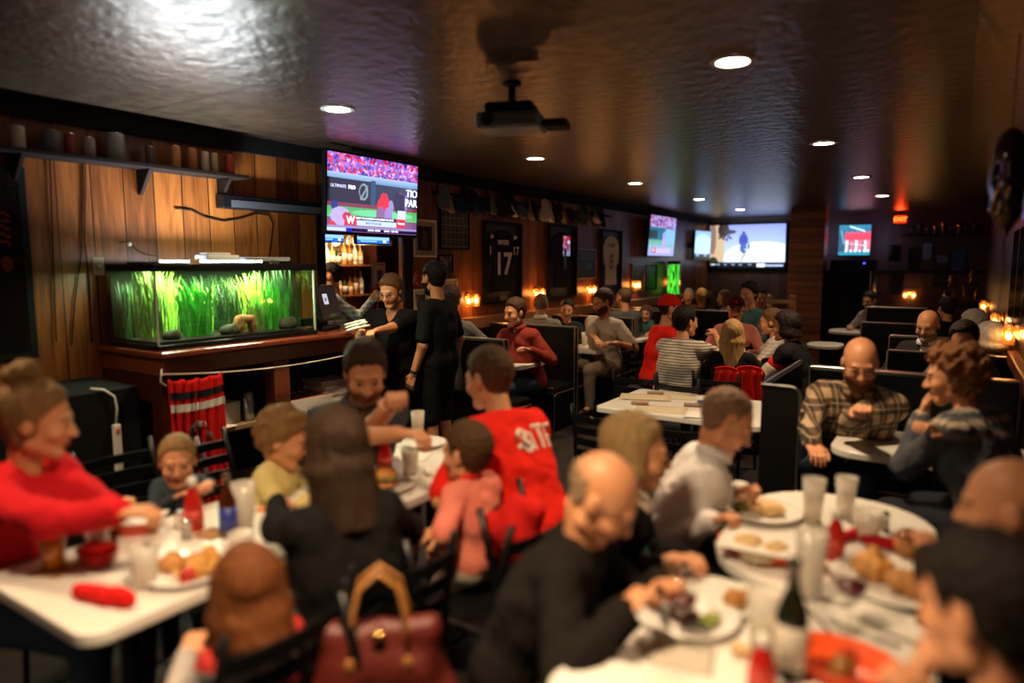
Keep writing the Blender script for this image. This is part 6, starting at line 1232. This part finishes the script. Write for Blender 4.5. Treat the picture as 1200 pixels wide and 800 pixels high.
flat('napkin', onT(1045, 728), .2, .14, paper, 'white napkin between the fried fish plate and the dark haired man', 'napkin', -20, .001, .5); flat('napkin', onT(800, 770), .15, .12, mat('grey_print', (.55, .5, .42), .8), 'greyish paper under the wine glass stem near the bald man with glasses', 'paper', 12); food('bread_roll', onT(868, 768), 'small tan roll left of the big frosted glass', [ell((0, 0, .015), (.03, .02, .016), .01)], mat('pale_bread'), 'food')
P9 = Vector(onT(710, 822)); plate(P9, 'white plate cut off by the bottom edge of the photo', .13)
flat('long_tray', onT(965, 668), .26, .05, meat, 'long brown cutting strip behind the oval plate of fish', 'tray', 160, .008)
# menu table
Mx = mat('menu_paper', (.62, .53, .36), .7, noise=.15); 
for u, v, w_, d_, rz, lb in ((756, 466, .36, .22, 20, 'tan paper menu at the left far side of the menu table'), (800, 465, .36, .22, 12, 'tan paper menu at the middle far side of the menu table'), (775, 480, .34, .21, 14, 'tan paper menu at the middle near side of the menu table'), (846, 470, .36, .22, 14, 'pale paper menu at the right far side of the menu table'), (835, 488, .34, .21, 12, 'pale paper menu behind the head of the man in the white shirt')):
    t = flat('menu', Vector(onT(u, v))+Vector((0, 0, .0022*((u+v) % 5))), w_, d_, Mx if 'tan' in lb else paper, lb, 'menu', rz)
for u, v, lb, m_ in ((768, 462, 'brown card on the far left menu', 'brown_card'), (750, 474, 'brown card at the near left of the menu table', 'brown_card'), (812, 476, 'brown card at the middle of the menu table', 'brown_card'), (824, 472, 'small blue card beside the middle brown card on the menu table', 'blue_card')):
    flat('card', Vector(onT(u, v))+Vector((0, 0, .012)), .12 if 'blue' not in lb else .08, .07, mat(m_, (.35, .18, .08) if 'brown' in m_ else (.05, .15, .5), .6), lb, 'card', 18, .002)
# booth table tops
ketchup(onT(1064, 488), 'ketchup bottle with white cap on the booth table of the plaid man', .17, .024, False, (.25, .01, .008))
o = food('dark_glove', onT(1030, 497), 'small dark folded item on the booth table by the plaid man elbow', [ell((0, 0, .015), (.08, .04, .02), .02)], matte, 'cloth')
tumbler(onT(614, 415), 'clear tumbler with iced drink in front of the man in the maroon shirt', .14, .035, mat('tan_drink'), .45); P_ = Vector(onT(600, 413)); plate(P_, 'small plate with a sandwich beside the maroon man tumbler', .1); food('sandwich', P_+Vector((0, 0, .01)), 'browned sandwich on the maroon man plate', [ell((0, 0, .02), (.06, .04, .02), .01)], bun, 'food')
tumbler(onT(685, 405), 'tall frosted glass on the booth table of the man in the cream T-shirt', .16, .04); P_ = Vector(onT(700, 404)); plate(P_, 'plate with crumpled napkin before the man in the cream T-shirt', .12); food('crumpled_napkin', P_+Vector((0, 0, .01)), 'crumpled white napkin heaped on the cream T-shirt man plate', [ell((0, 0, .025), (.08, .05, .03), .02)], paper, 'napkin', amp=.005)
P_ = Vector(onT(748, 391)); plate(P_, 'small plate of food in front of the toddler in teal', .1); food('fries_heap', P_+Vector((0, 0, .01)), 'brown food heap on the toddler in teal plate', [ell((0, 0, .02), (.06, .05, .025), .02)], fry, 'food', .01)
tumbler(onT(828, 425), 'clear cup with red base between the striped man and the blonde', .17, .045, mat('pink_drink', (.5, .15, .12), .3), .5)
tumbler(onT(868, 425), 'iced cup right of the blonde woman on the red cap group table', .14, .042)
# handbag
hb = thing('handbag', 'dark red leather handbag with tan handles beside the chair in the foreground', 'handbag', (-1.24, 1.26, .485), R(40)); lea = mat('red_leather', (.1, .01, .006), .5, noise=.4, nscale=8, bump=.35, bscale=60); tanl = mat('tan_leather', (.4, .17, .04), .45, noise=.3)
V, F = sdf([cap((-.14, 0, .05), (.14, 0, .05), .075, None, .06), cap((-.1, 0, .17), (.1, 0, .17), .06, None, .09), cap((-.13, 0, .26), (.13, 0, .26), .02, None, .09)], .008, lambda v, X, Y, Z: v+.004*wav(X, Y, Z, 30)); link('bag_body', mesh_np('bag_body', V, F, [lea]), hb)
for y in (-.05, .05): mb = MB(); mb.tube([(-.075, y, .2), (-.072, y*.9, .3), (-.05, y*.6, .39), (0, y*.5, .43), (.05, y*.6, .39), (.072, y*.9, .3), (.075, y, .2)], .0075, 8); mb.build('handle', tanl, hb, smooth=True)
for x in (-.075, .075):
    for y in (-1, 1): mb = MB(); mb.ball((x, y*.066, .2), (.014, .006, .022), 6); mb.build('handle_tab', tanl, hb, smooth=True)
mb = MB(); mb.ball((0, -.05, .27), (.02, .01, .012), 6); mb.build('clasp', brass, hb, smooth=True)
mb = MB(); mb.box(-.2, -.14, .0, .2, .14, .055); mb.build('stool_pad', black, None, bevel=.015)
o = bpy.data.objects['stool_pad']; o.name = 'low_stool'; o.location = (-1.24, 1.26, .429); o.rotation_euler = (0, 0, R(40)); tag(o, 'low black padded stool under the red leather handbag', 'stool')
for x in (-1, 1):
    for y in (-1, 1): mb = MB(); mb.tube([(x*.16, y*.1, .0), (x*.18, y*.12, -.429)], .012, 6); mb.build('leg', blackm, o)
# ------------------------------------------------------------------ cloth patterns
def cloth(name, c, bump=.35, bs=70, noise=.12): return mat(name, c, .85, bump=bump, bscale=bs, noise=noise, nscale=9)
def plaid(name, c0, c1, c2, sc):
    m, n, l, b, tc, sp = base(name, .85)
    def band(o, s, wd, ph=0.): return M_(n, l, 'LESS_THAN', M_(n, l, 'ABSOLUTE', M_(n, l, 'SUBTRACT', M_(n, l, 'FRACT', M_(n, l, 'ADD', M_(n, l, 'MULTIPLY', o, s), ph)), .5)), wd)
    xy = M_(n, l, 'ADD', sp.outputs[0], M_(n, l, 'MULTIPLY', sp.outputs[1], .6))
    a, c = band(xy, sc, .24), band(sp.outputs[2], sc, .24); a2, d2 = band(xy, sc, .03, .5), band(sp.outputs[2], sc, .03, .5)
    v = M_(n, l, 'ADD', M_(n, l, 'MULTIPLY', a, .5), M_(n, l, 'MULTIPLY', c, .5)); k = ramp(n, l, v, [(0, c0), (.5, c1), (1, c2)])
    mx = n.new('ShaderNodeMixRGB'); l.new(M_(n, l, 'MULTIPLY', M_(n, l, 'MAXIMUM', a2, d2), .7), mx.inputs[0]); l.new(k, mx.inputs[1]); mx.inputs[2].default_value = (*c2, 1); l.new(mx.outputs[0], b.inputs['Base Color']); return m
def stripes(name, c0, c1, sc, w_, tilt=0.):
    m, n, l, b, tc, sp = base(name, .85); z = M_(n, l, 'ADD', M_(n, l, 'MULTIPLY', sp.outputs[2], sc), M_(n, l, 'MULTIPLY', sp.outputs[1], tilt))
    f = M_(n, l, 'GREATER_THAN', M_(n, l, 'FRACT', z), w_); l.new(ramp(n, l, f, [(0, c0), (1, c1)]), b.inputs['Base Color']); return m
def fairisle(name, zt):
    m, n, l, b, tc, sp = base(name, .9); z = M_(n, l, 'SUBTRACT', zt, sp.outputs[2])
    zig = M_(n, l, 'MULTIPLY', M_(n, l, 'PINGPONG', M_(n, l, 'MULTIPLY', M_(n, l, 'ADD', sp.outputs[0], sp.outputs[1]), 1.0), .018), 1.0)
    r = ramp(n, l, M_(n, l, 'MULTIPLY', M_(n, l, 'ADD', z, zig), 1.9), [(0, (.04, .045, .06)), (.06, (.42, .34, .26)), (.1, (.04, .045, .06)), (.15, (.4, .31, .23)), (.19, (.05, .055, .07)), (.24, (.45, .36, .27)), (.28, (.07, .07, .08)), (.34, (.2, .16, .14)), (.38, (.06, .065, .08))], True)
    l.new(r, b.inputs['Base Color']); nz = n.new('ShaderNodeTexNoise'); nz.inputs['Scale'].default_value = 90; l.new(tc.outputs['Object'], nz.inputs[0]); bp = n.new('ShaderNodeBump'); bp.inputs['Strength'].default_value = .6; bp.inputs['Distance'].default_value = .01; l.new(nz.outputs['Fac'], bp.inputs['Height']); l.new(bp.outputs[0], b.inputs['Normal']); return m
blk = cloth('black_tee', (.006, .0055, .0055)); redc = cloth('red_tee', (.75, .018, .008)); denim = cloth('blue_jeans', (.03, .05, .09)); khaki = cloth('khaki_trousers', (.22, .17, .11))
BR = (.035, .016, .007); DK = (.012, .007, .004); BL = (.5, .27, .08); GB = (.42, .28, .13); GY = (.3, .25, .2); WH = (.62, .56, .48); GI = (.32, .085, .015)
# --- left foreground group
def chest(strokes, w_, m_, up_=-.12, nm='print'):
    def f(o, bvh, J): decal(nm, strokes, w_, J['N']+J['ax']*up_*J['s'], J['sx'], J['ax'], -J['fy'], bvh, m_, o)
    return f
pw = mat('print_pale', (.75, .55, .45), .8)
person('woman with blonde bun in a red sweatshirt at the far left of the table', (44, 492), 2.3, -62, lean=14, head=(28, 12, 0), L=('p', 128, 592, 2.2), Rr=('p', 140, 600, 2.05), hair='bun', hc=(.3, .16, .06), tone=.08, shirt=cloth('red_sweatshirt', (.6, .012, .02), .5, 50), sleeve=1, loose=.006, fem=1, legs=denim, curlL=50, curlR=50, ht=.016, seat=.47, deco=chest([(.02, [(-.07, -.0), (.07, -.0)]), (.014, [(-.06, -.05), (.06, -.05)]), (.014, [(-.06, -.09), (.05, -.09)])], .01, pw))
person('toddler with light hair in dark grey top sitting before the hanging red banner', (208, 541), 2.92, -122, lean=5, head=(0, 5, 0), L=('p', 247, 566, 2.75), Rr=('p', 205, 583, 2.8), hair='short', hc=(.42, .25, .1), tone=.02, shirt=cloth('slate_top', (.04, .055, .07)), sleeve=1, kid=True, seat=.5, hs=.82, sc=.48, w=1.05)
person('child with light brown hair and yellow top half hidden behind the brown haired woman', (333, 514), 2.85, -60, lean=12, head=(10, 20, 0), hair='messy', hc=(.3, .16, .05), tone=.08, shirt=cloth('yellow_top', (.6, .5, .2)), sleeve=1, kid=True, hs=.9, seat=.5)
person('woman with long brown hair in a black top, seen from behind at the left tables', (392, 528), 2.12, 68, lean=12, head=(8, 10, 0), L=('p', 322, 588, 2.5), Rr=('p', 432, 575, 2.5), hair='long', hc=(.045, .022, .01), tone=.1, shirt=blk, sleeve=1, fem=1, hl=.17, ht=.02, seat=.47, loose=.004, legs=matte)
person('young man in a dark grey polo leaning on the white table, chin near his hand', (428, 437), 3.12, -118, lean=30, curve=.1, head=(-12, 22, 0), L=('p', 462, 468, 2.8), Rr=('p', 470, 508, 2.75), hair='short', hc=(.07, .035, .015), tone=.12, beard=(.2, .085, .035), shirt=cloth('charcoal_polo', (.035, .04, .045)), sleeve=.5, collar=cloth('charcoal_polo', (0, 0, 0)), watch=-1, curlL=60, curlR=45, seat=.47, ht=.02, elbow=(.9, -.1, -.8))
def red_back(o, bvh, J):
    org = J['N']-J['ax']*.13*J['s']+J['sx']*.06; wm = mat('print_white', (.8, .68, .55), .8); gm2 = mat('print_grey', (.2, .12, .08), .8)
    decal('crest', [(.011, [(-.09, .02), (-.06, .045), (-.035, .03), (-.06, .0), (-.03, -.02)]), (.01, [(-.1, -.03), (-.07, -.015), (-.05, -.05), (-.02, -.03)]), (.006, [(-.02, .03), (-.01, -.05)])], .01, org, J['sx'], J['ax'], J['fy'], bvh, wm, o)
    decal('crest', [(.008, [(-.075, -.0), (-.045, -.035)]), (.006, [(-.1, .0), (-.09, .03)])], .01, org, J['sx'], J['ax'], J['fy'], bvh, gm2, o, .004)
    decal('letters', [(.008, [(.0, .05), (.055, .05)]), (.009, [(.028, .05), (.028, -.05)]), (.009, [(.075, .05), (.075, -.05)]), (.008, [(.075, .05), (.12, .05)]), (.008, [(.075, .005), (.11, .005)])], .01, org, J['sx'], J['ax'], J['fy'], bvh, wm, o)
person('man in a bright red T-shirt seen from behind, leaning towards the left tables', (572, 443), 3.0, 72, lean=30, curve=-.15, head=(12, 12, 0), L=('p', 548, 560, 2.95), Rr=('p', 580, 600, 2.75), hair='short', hc=(.12, .055, .02), tone=.1, shirt=redc, sleeve=.55, w=1.02, seat=.47, sc=1.0, legs=cloth('red_shorts', (.5, .012, .01)), ht=.016, shorts=True, deco=red_back, loose=.006)
person('small boy in a pink polo with red collar sitting beside the man in red', (546, 530), 2.62, 84, lean=6, head=(5, 5, 0), L=('p', 510, 640, 2.55), Rr=('p', 505, 625, 2.45), hair='short', hc=(.1, .045, .015), tone=.05, shirt=cloth('pink_polo', (.7, .2, .14)), collar=mat('red_cloth'), sleeve=.55, kid=True, seat=.52, hs=.86, legs=cloth('pale_trousers', (.45, .38, .3)), sc=.6, ht=.02)
person('red haired girl seen from behind at the front corner of the left table', (290, 694), 1.8, 80, lean=-4, head=(-15, 10, 0), L=(-.1, .16, .66), Rr=(.1, .16, .66), hair='bob', hc=(.17, .05, .01), tone=.05, shirt=stripes('red_grey_top', (.45, .02, .015), (.4, .36, .34), 7, .45), sleeve=1, kid=True, hs=.95, hl=.04, seat=.48, sc=.62, fem=1, legs=khaki)
# --- right foreground group
suit = cloth('black_jacket', (.011, .009, .007), .5, 90)
person('bald man with glasses in a black jacket bent over his plate in the right foreground', (706, 583), 1.9, -72, lean=24, curve=.2, head=(-4, 38, 0), L=('p', 775, 682, 1.85), Rr=('p', 730, 716, 1.68), hair='fringe', hc=(.4, .25, .15), tone=.12, shirt=suit, sleeve=1, neck='crew', glasses=True, w=1.1, fat=.4, loose=.008, seat=.47, curlL=55, curlR=60, ht=.004, legs=matte)
def scarf(o, bvh, J):
    N = J['N']; s = J['s']; pr = [cap(N+J['sx']*g*.07*s+J['ax']*.02, N+J['sx']*g*.04*s+J['fy']*.09*s-J['ax']*.05*s, .03, .028, .02) for g in (-1, 1)]+[cap(N+J['sx']*g*.04*s+J['fy']*.09*s-J['ax']*.05*s, N+J['sx']*g*.05*s+J['fy']*.13*s-J['ax']*.33*s, .028, .035, .02) for g in (-1, 1)]+[cap(N-J['fy']*.06*s+J['sx']*.06*s*g, N+J['sx']*g*.07*s+J['ax']*.02, .03, None, .02) for g in (-1, 1)]
    V, F = sdf(pr, .007, lambda v, X, Y, Z: v+.006*wav(X, Y, Z, 60)); link('scarf', mesh_np('scarf', V, F, [stripes('scarf_cloth', (.6, .5, .4), (.08, .3, .25), 9, .75, 6)]), o)
person('older blonde woman in black with a pale and teal scarf between two bald men', (746, 530), 2.32, -66, lean=12, head=(0, 6, 0), L=('p', 800, 650, 2.2), Rr=('p', 770, 660, 2.1), hair='bob', hc=(.42, .27, .11), tone=.1, shirt=blk, sleeve=1, fem=1, hl=.0, ht=.018, seat=.47, deco=scarf, legs=matte)
person('balding man in a white dress shirt eating at the right foreground table', (852, 494), 2.68, -62, lean=22, curve=.1, head=(-2, 30, 0), L=('p', 868, 575, 2.7), Rr=('p', 835, 610, 2.45), hair='rec', hc=(.3, .17, .1), tone=.14, shirt=cloth('white_shirt', (.78, .75, .72), .3, 40, .04), collar=cloth('white_shirt', (0, 0, 0)), sleeve=1, loose=.008, seat=.47, curlL=65, curlR=60, ht=.005, legs=matte, w=1.05)
person('bald man in dark clothes at the right edge of the photo, facing left', (1180, 592), 1.78, 88, lean=8, head=(0, 10, 0), hair='fringe', hc=(.3, .2, .13), tone=.2, shirt=cloth('dark_brown_jacket', (.03, .02, .013), .5), sleeve=1, w=1.1, loose=.01, seat=.47, ht=.003, legs=matte, L=('p', 1090, 650, 1.95), Rr=('p', 1120, 680, 2.0))
person('dark haired man seen from behind at the lower right corner', (1150, 712), 1.22, 58, lean=14, head=(0, 14, 0), L=('p', 1085, 775, 1.32), Rr=('p', 1110, 830, 1.1), hair='short', hc=DK, tone=.14, shirt=blk, sleeve=.5, seat=.47, ht=.022, legs=matte, w=1.0)
# --- right booths
person('bearded bald man with glasses in a brown and cream plaid shirt at the right booth', (1008, 425), 3.72, 178, lean=26, side=-8, head=(14, 22, 0), L=('p', 1013, 480, 3.42), Rr=('p', 952, 520, 3.5), hair='bald', hc=(.2, .1, .04), tone=.16, beard=(.2, .09, .035), glasses=True, shirt=plaid('brown_plaid', (.03, .02, .011), (.11, .07, .035), (.42, .29, .17), 9.5), sleeve=1, collar=MATS['brown_plaid'], loose=.01, w=1.14, curlL=70, curlR=30, ht=.003, seat=.47, legs=denim, sc=1.04, elbow=(.9, -.1, -.7))
person('woman with curly red hair and knitted patterned sweater, hand at her face', (1117, 440), 3.15, 62, lean=20, head=(26, 12, 0), L=(-.05, .34, 1.0), Rr=('p', 1096, 508, 3.05), hair='curly', hc=(.3, .12, .04), tone=.12, shirt=fairisle('fair_isle_knit', 1.16), sleeve=1, fem=1, loose=.012, seat=.47, curlL=25, curlR=40, w=1.05, sc=1.0, elbow=(-.3, .25, -1), palmL=(0, 1, .3))
person('grey bearded man with glasses in a dark suit at the second right booth', (1087, 381), 5.75, 168, lean=12, head=(-4, 16, 0), hair='fringe', hc=GY, tone=.18, beard=(.35, .3, .24), glasses=True, shirt=cloth('dark_suit', (.025, .025, .03)), under=cloth('white_shirt', (0, 0, 0)), collar=MATS['white_shirt'], neck='suit', sleeve=1, loose=.008, w=1.1, seat=.47)
person('dark haired person in a grey blue sweater just above the curly red hair', (1129, 399), 4.75, 172, lean=5, head=(0, 10, 0), hair='short', hc=BR, tone=.15, shirt=cloth('blue_grey_knit', (.1, .12, .15)), sleeve=1, ht=.022, seat=.44, kid=True, hs=.95)
person('white haired person in black, back to the viewer, nearest of the white haired pair', (1158, 398), 5.3, 22, lean=4, head=(20, 0, 0), hair='bob', hc=(.5, .46, .4), tone=.12, shirt=blk, sleeve=1, hl=-.02, ht=.025, seat=.44, fem=1)
person('white haired person further back of the white haired pair, facing left', (1139, 381), 5.95, 70, lean=4, head=(0, 5, 0), hair='bob', hc=(.6, .52, .42), tone=.08, shirt=blk, sleeve=1, hl=-.03, ht=.02, seat=.46, fem=1)
person('dark haired person in black beside the gold trophies, seen from behind', (1109, 361), 8.2, 30, lean=2, hair='short', hc=DK, tone=.2, shirt=blk, sleeve=1, ht=.022, seat=.47)
person('distant man in a pale shirt sitting by the far round table', (1019, 352), 9.9, 150, lean=18, head=(0, 15, 0), hair='short', hc=DK, tone=.2, shirt=cloth('pale_shirt', (.4, .36, .32)), sleeve=1, seat=.47)
# --- middle group
capred = cloth('cap_red', (.7, .02, .01)); capw = mat('cap_white', (.8, .75, .7), .6)
person('man in a red cap and red shirt at the middle group table, facing right', (786, 362), 6.9, -48, lean=10, head=(-12, 4, 0), hair='short', hc=BR, tone=.18, shirt=redc, sleeve=1, cap_=(capred, capred, capw), w=1.1, seat=.46, legs=matte)
person('man in a cream striped polo seen from behind at the middle group table', (804, 377), 6.15, -8, lean=14, head=(-25, 2, 0), hair='short', hc=DK, tone=.2, Rr=('p', 838, 392, 6.3), shirt=stripes('cream_stripe', (.13, .11, .09), (.56, .49, .39), 42, .36), sleeve=.6, w=1.15, fat=.5, ht=.024, seat=.46, legs=khaki, curlR=60, elbow=(.8, .2, -.9))
person('person with glasses in a black vest over pink sleeves facing the viewer', (862, 362), 7.35, 190, lean=8, head=(6, 6, 0), hair='short', hc=(.04, .012, .008), tone=.12, glasses=True, shirt=cloth('pink_sleeves', (.6, .2, .16)), sleeve=1, fem=1, ht=.025, w=1.05, seat=.46, legs=matte, cap_=(cloth('cap_dark_red', (.05, .008, .008)), cloth('cap_dark_red', (0, 0, 0)), cloth('cap_red', (0, 0, 0))), deco=lambda o, bvh, J: link('vest', mesh_np('vest', *sdf([cap(J['P0']-J['sx']*.06, J['P0']+J['sx']*.06, .13), cap(J['C1']-J['sx']*.06, J['C1']+J['sx']*.06, .135), cap(J['C1']-J['sx']*.07, J['N']-J['sx']*.1-J['ax']*.08, .13, .085), cap(J['C1']+J['sx']*.07, J['N']+J['sx']*.1-J['ax']*.08, .13, .085), cap(J['N']+J['ax']*.06, J['N']+J['fy']*.12-J['ax']*.1, .07, .03, .01, '-')], .011), [blk]), o))
person('woman with long straight blonde hair and a black top, back to the viewer', (858, 393), 5.85, 14, lean=4, head=(4, 2, 0), hair='long', hc=(.55, .33, .12), tone=.08, shirt=blk, sleeve=.5, fem=1, hl=.24, ht=.02, seat=.44)
person('woman in a pale patterned top turned left, behind the one in the black coat', (903, 377), 6.65, 95, lean=8, head=(0, 6, 0), hair='pony', hc=(.2, .1, .04), tone=.05, shirt=plaid('pale_pattern', (.3, .27, .24), (.45, .4, .35), (.6, .55, .48), 30), sleeve=1, fem=1, seat=.45)
def bands(o, bvh, J):
    a, b_ = J['sh'][-1], J['el'][-1]
    for nm, t0, t1, m_ in (('red_band', .42, .62, redc), ('white_band', .62, .98, cloth('band_white', (.6, .55, .48)))):
        V, F = sdf([cap(a+(b_-a)*t0, a+(b_-a)*t1, .075, .07, .01)], .009); link(nm, mesh_np(nm, V, F, [m_]), o)
person('woman with dark hair in a black coat with red and white sleeve bands, facing left', (920, 383), 6.1, 82, lean=14, head=(6, 4, 0), L=('p', 878, 420, 6.2), hair='bob', hc=DK, tone=.1, shirt=cloth('black_coat', (.009, .009, .01), .6, 40), sleeve=1, fem=1, loose=.02, w=1.15, hl=.02, ht=.03, seat=.45, deco=bands, elbow=(-.3, .4, -1))
person('young man in a teal sweater sitting beyond the middle group', (877, 344), 8.4, 150, lean=6, head=(10, 4, 0), hair='messy', hc=DK, tone=.15, shirt=cloth('teal_sweater', (.06, .13, .14)), sleeve=1, seat=.47)
person('distant person in a red top left of the timber pillar', (892, 349), 9.95, 200, lean=5, hair='short', hc=DK, tone=.4, shirt=cloth('dark_red_top', (.25, .012, .01)), sleeve=1, seat=.46)
person('distant pale person with white hair by the far bench, left one of three', (807, 347), 11.3, 195, lean=5, head=(0, 5, 0), hair='rec', hc=WH, tone=.02, shirt=cloth('brown_red_top', (.2, .05, .03)), sleeve=1, seat=.47, sc=.95)
person('distant blonde person with tied hair by the far bench, beside the white haired one', (822, 348), 10.3, 30, lean=5, hair='pony', hc=BL, tone=.1, shirt=blk, sleeve=1, seat=.47, sc=.95, fem=1)
person('distant brown haired woman by the far bench, right of the tied blonde hair', (848, 349), 11.6, 110, lean=5, hair='bob', hc=(.2, .1, .04), tone=.1, shirt=cloth('grey_top', (.15, .14, .13)), sleeve=1, seat=.47, sc=.95, fem=1)
# --- left booths
person('man in a maroon button shirt in the nearest jersey wall booth, looking left', (603, 366), 6.75, 172, lean=12, side=2, head=(-8, 8, 0), L=('p', 622, 410, 6.5), Rr=('p', 580, 405, 6.5), hair='short', hc=(.08, .035, .015), tone=.15, shirt=cloth('maroon_shirt', (.22, .03, .02)), collar=MATS['maroon_shirt'] if 'maroon_shirt' in MATS else None, sleeve=1, w=1.12, fat=.3, loose=.006, ht=.018, seat=.47, legs=denim)
person('grey haired man in a pale grey shirt seen from behind in a jersey wall booth', (634, 357), 7.95, 25, lean=0, hair='rec', hc=(.28, .2, .13), tone=.15, shirt=cloth('pale_grey_shirt', (.35, .33, .3)), collar=mat('paper'), sleeve=1, w=1.15, ht=.008, seat=.5)
person('woman with sunglasses pushed up on her hair, black shirt, in the second jersey wall booth', (664, 363), 8.5, 196, lean=4, head=(12, 4, -6), hair='pony', hc=DK, tone=.08, glasses=.03, shirt=cloth('black_shirt', (.02, .022, .028)), sleeve=1, fem=1, seat=.44)
person('bearded man in a cream T-shirt in the jersey wall booth, looking down left', (706, 354), 7.7, 168, lean=6, side=-4, head=(-22, 16, 0), L=('p', 722, 402, 7.4), Rr=('p', 700, 401, 7.3), hair='short', hc=(.1, .05, .02), tone=.18, beard=(.08, .035, .014), shirt=cloth('cream_tee', (.5, .42, .33)), sleeve=.5, w=1.12, ht=.02, seat=.47, legs=khaki)
person('balding man in a dark grey shirt, farthest along the jersey wall booths', (731, 349), 9.0, 48, lean=2, head=(15, 4, 0), hair='rec', hc=(.15, .08, .05), tone=.25, shirt=cloth('dark_grey_tee', (.07, .075, .07)), sleeve=.5, w=1.1, ht=.005, seat=.5)
person('toddler with curly fair hair in teal at the jersey wall booth', (757, 368), 9.35, 192, lean=4, head=(0, 2, 0), hair='curly', hc=(.2, .1, .035), tone=.08, shirt=cloth('teal_top', (.05, .15, .15)), sleeve=1, kid=True, seat=.55, hs=.8, sc=.5)
person('man in a grey T-shirt mostly hidden by the standing man in black', (529, 352), 6.4, 20, lean=4, hair='short', hc=BR, tone=.15, Rr=('p', 556, 386, 6.5), shirt=cloth('grey_tee', (.12, .12, .11)), sleeve=.5, seat=.47)
# --- standing staff
person('waitress with glasses in a black V-neck top holding folded white cloths', (458, 341), 5.45, 205, 'stand', lean=3, head=(-12, 20, 0), L=('p', 440, 388, 5.05), Rr=('p', 418, 395, 5.2), hair='pony', hc=(.17, .08, .03), tone=.1, glasses=True, shirt=blk, neck='v', sleeve=.45, fem=1, w=1.18, fat=.8, ht=.016, legs=matte, curlL=55, curlR=50, palmL=(0, -.4, 1), elbow=(1.0, -.3, -.9))
person('standing man in a black T-shirt and shorts seen from behind, bar opening at his left', (508, 326), 5.45, 98, 'stand', lean=1, head=(-22, 4, 0), L=(-.24, .1, .84), Rr=(.26, .02, .86), hair='short', hc=DK, tone=.22, beard=DK, shirt=blk, sleeve=.48, w=1.06, legs=matte, shorts=True, watch=-1, curlL=30, curlR=30, palmL=(-1, 0, .0), palmR=(1, 0, 0))
person('bartender in a grey plaid shirt behind the till screen, facing left', (386, 324), 6.35, 132, 'stand', lean=3, head=(0, 6, 0), hair='rec', hc=DK, tone=.15, L=('p', 436, 352, 6.2), shirt=plaid('grey_plaid', (.08, .08, .085), (.22, .21, .2), (.4, .38, .35), 22), sleeve=1, w=1.15, ht=.014, curlL=60, elbow=(.8, 0, -1))
o = lump('folded_cloth', [ell((0, 0, 0), (.1, .045, .012), .01), ell((-.01, .0, .025), (.095, .04, .012), .01), ell((-.02, 0, .045), (.085, .038, .01), .01)], mat('paper'), None, .006, .002, 60)
o.location = atd(420, 384, 5.05); o.rotation_euler = (0, R(-14), R(20)); tag(o, 'folded white cloths held in the waitress hands', 'cloth')
# jackets draped over chairs
def drape(name, px, d, w_, h_, rz, m, label):
    c_ = atd(px[0], px[1], d); t = thing(name, label, 'jacket', c_, R(rz)); rnd = random.Random(int(px[0])); nu, nv = 30, 24; V = []
    for j in range(nv+1):
        for i in range(nu+1):
            u, v = i/nu-.5, j/nv; f = 1+.1*v; V.append((u*w_*f+.006*math.sin(v*9), .02+.03*math.sin(u*17+2)*v*.8+.015*math.sin(u*31)*v+(.03*math.sin(math.pi*min(1, v*6)) if v < .17 else 0), h_/2-h_*v-.02*abs(u*2)**2*(1-v)+.02*math.sin(u*14)*v))
    mb = MB(); mb.add(V, [(j*(nu+1)+i, j*(nu+1)+i+1, (j+1)*(nu+1)+i+1, (j+1)*(nu+1)+i) for j in range(nv) for i in range(nu)]); mb.build('cloth', m, t, smooth=True, solid=.012); return t
drape('red_jacket', (850, 449), 5.55, .18, .28, 8, redc, 'red jacket hung on the blonde woman chair, left half'); drape('red_jacket', (877, 450), 5.5, .2, .3, 12, redc, 'red jacket hung on the blonde woman chair, right half')
V, F = sdf([ell((0, 0, 0), (.1, .06, .13), .03), cap((.06, 0, .1), (-.08, .05, -.1), .04, .05, .04), cap((-.1, 0, .02), (-.12, .05, -.16), .04, .03, .04)], .009, lambda v, X, Y, Z: v+.01*wav(X, Y, Z, 28))
o = link('red_jacket', mesh_np('red_jacket', V, F, [cloth('red_fleece', (.6, .015, .012), .5, 40)])); o.location = atd(606, 622, 2.45); tag(o, 'bright red jacket bundled over the chair back below the man in the red T-shirt', 'jacket')
# ------------------------------------------------------------------ camera, world, view
cam = bpy.data.cameras.new('camera'); co = bpy.data.objects.new('camera', cam); COL.objects.link(co); SC.camera = co
cam.sensor_width = 36; cam.lens = 36*FPX/1200; co.location = (0, 0, CH); co.rotation_euler = (PI/2-TILT, 0, YAW)
cam.clip_start = .05; cam.dof.use_dof = True; cam.dof.focus_distance = 6.0; cam.dof.aperture_fstop = .62
w = bpy.data.worlds.new('world'); SC.world = w; w.use_nodes = True; w.node_tree.nodes['Background'].inputs[0].default_value = (.5, .35, .22, 1); w.node_tree.nodes['Background'].inputs[1].default_value = .02
SC.view_settings.view_transform = 'Standard'; SC.view_settings.look = 'None'; SC.view_settings.exposure = 0; SC.view_settings.gamma = 1; SC.view_settings.use_curve_mapping = False
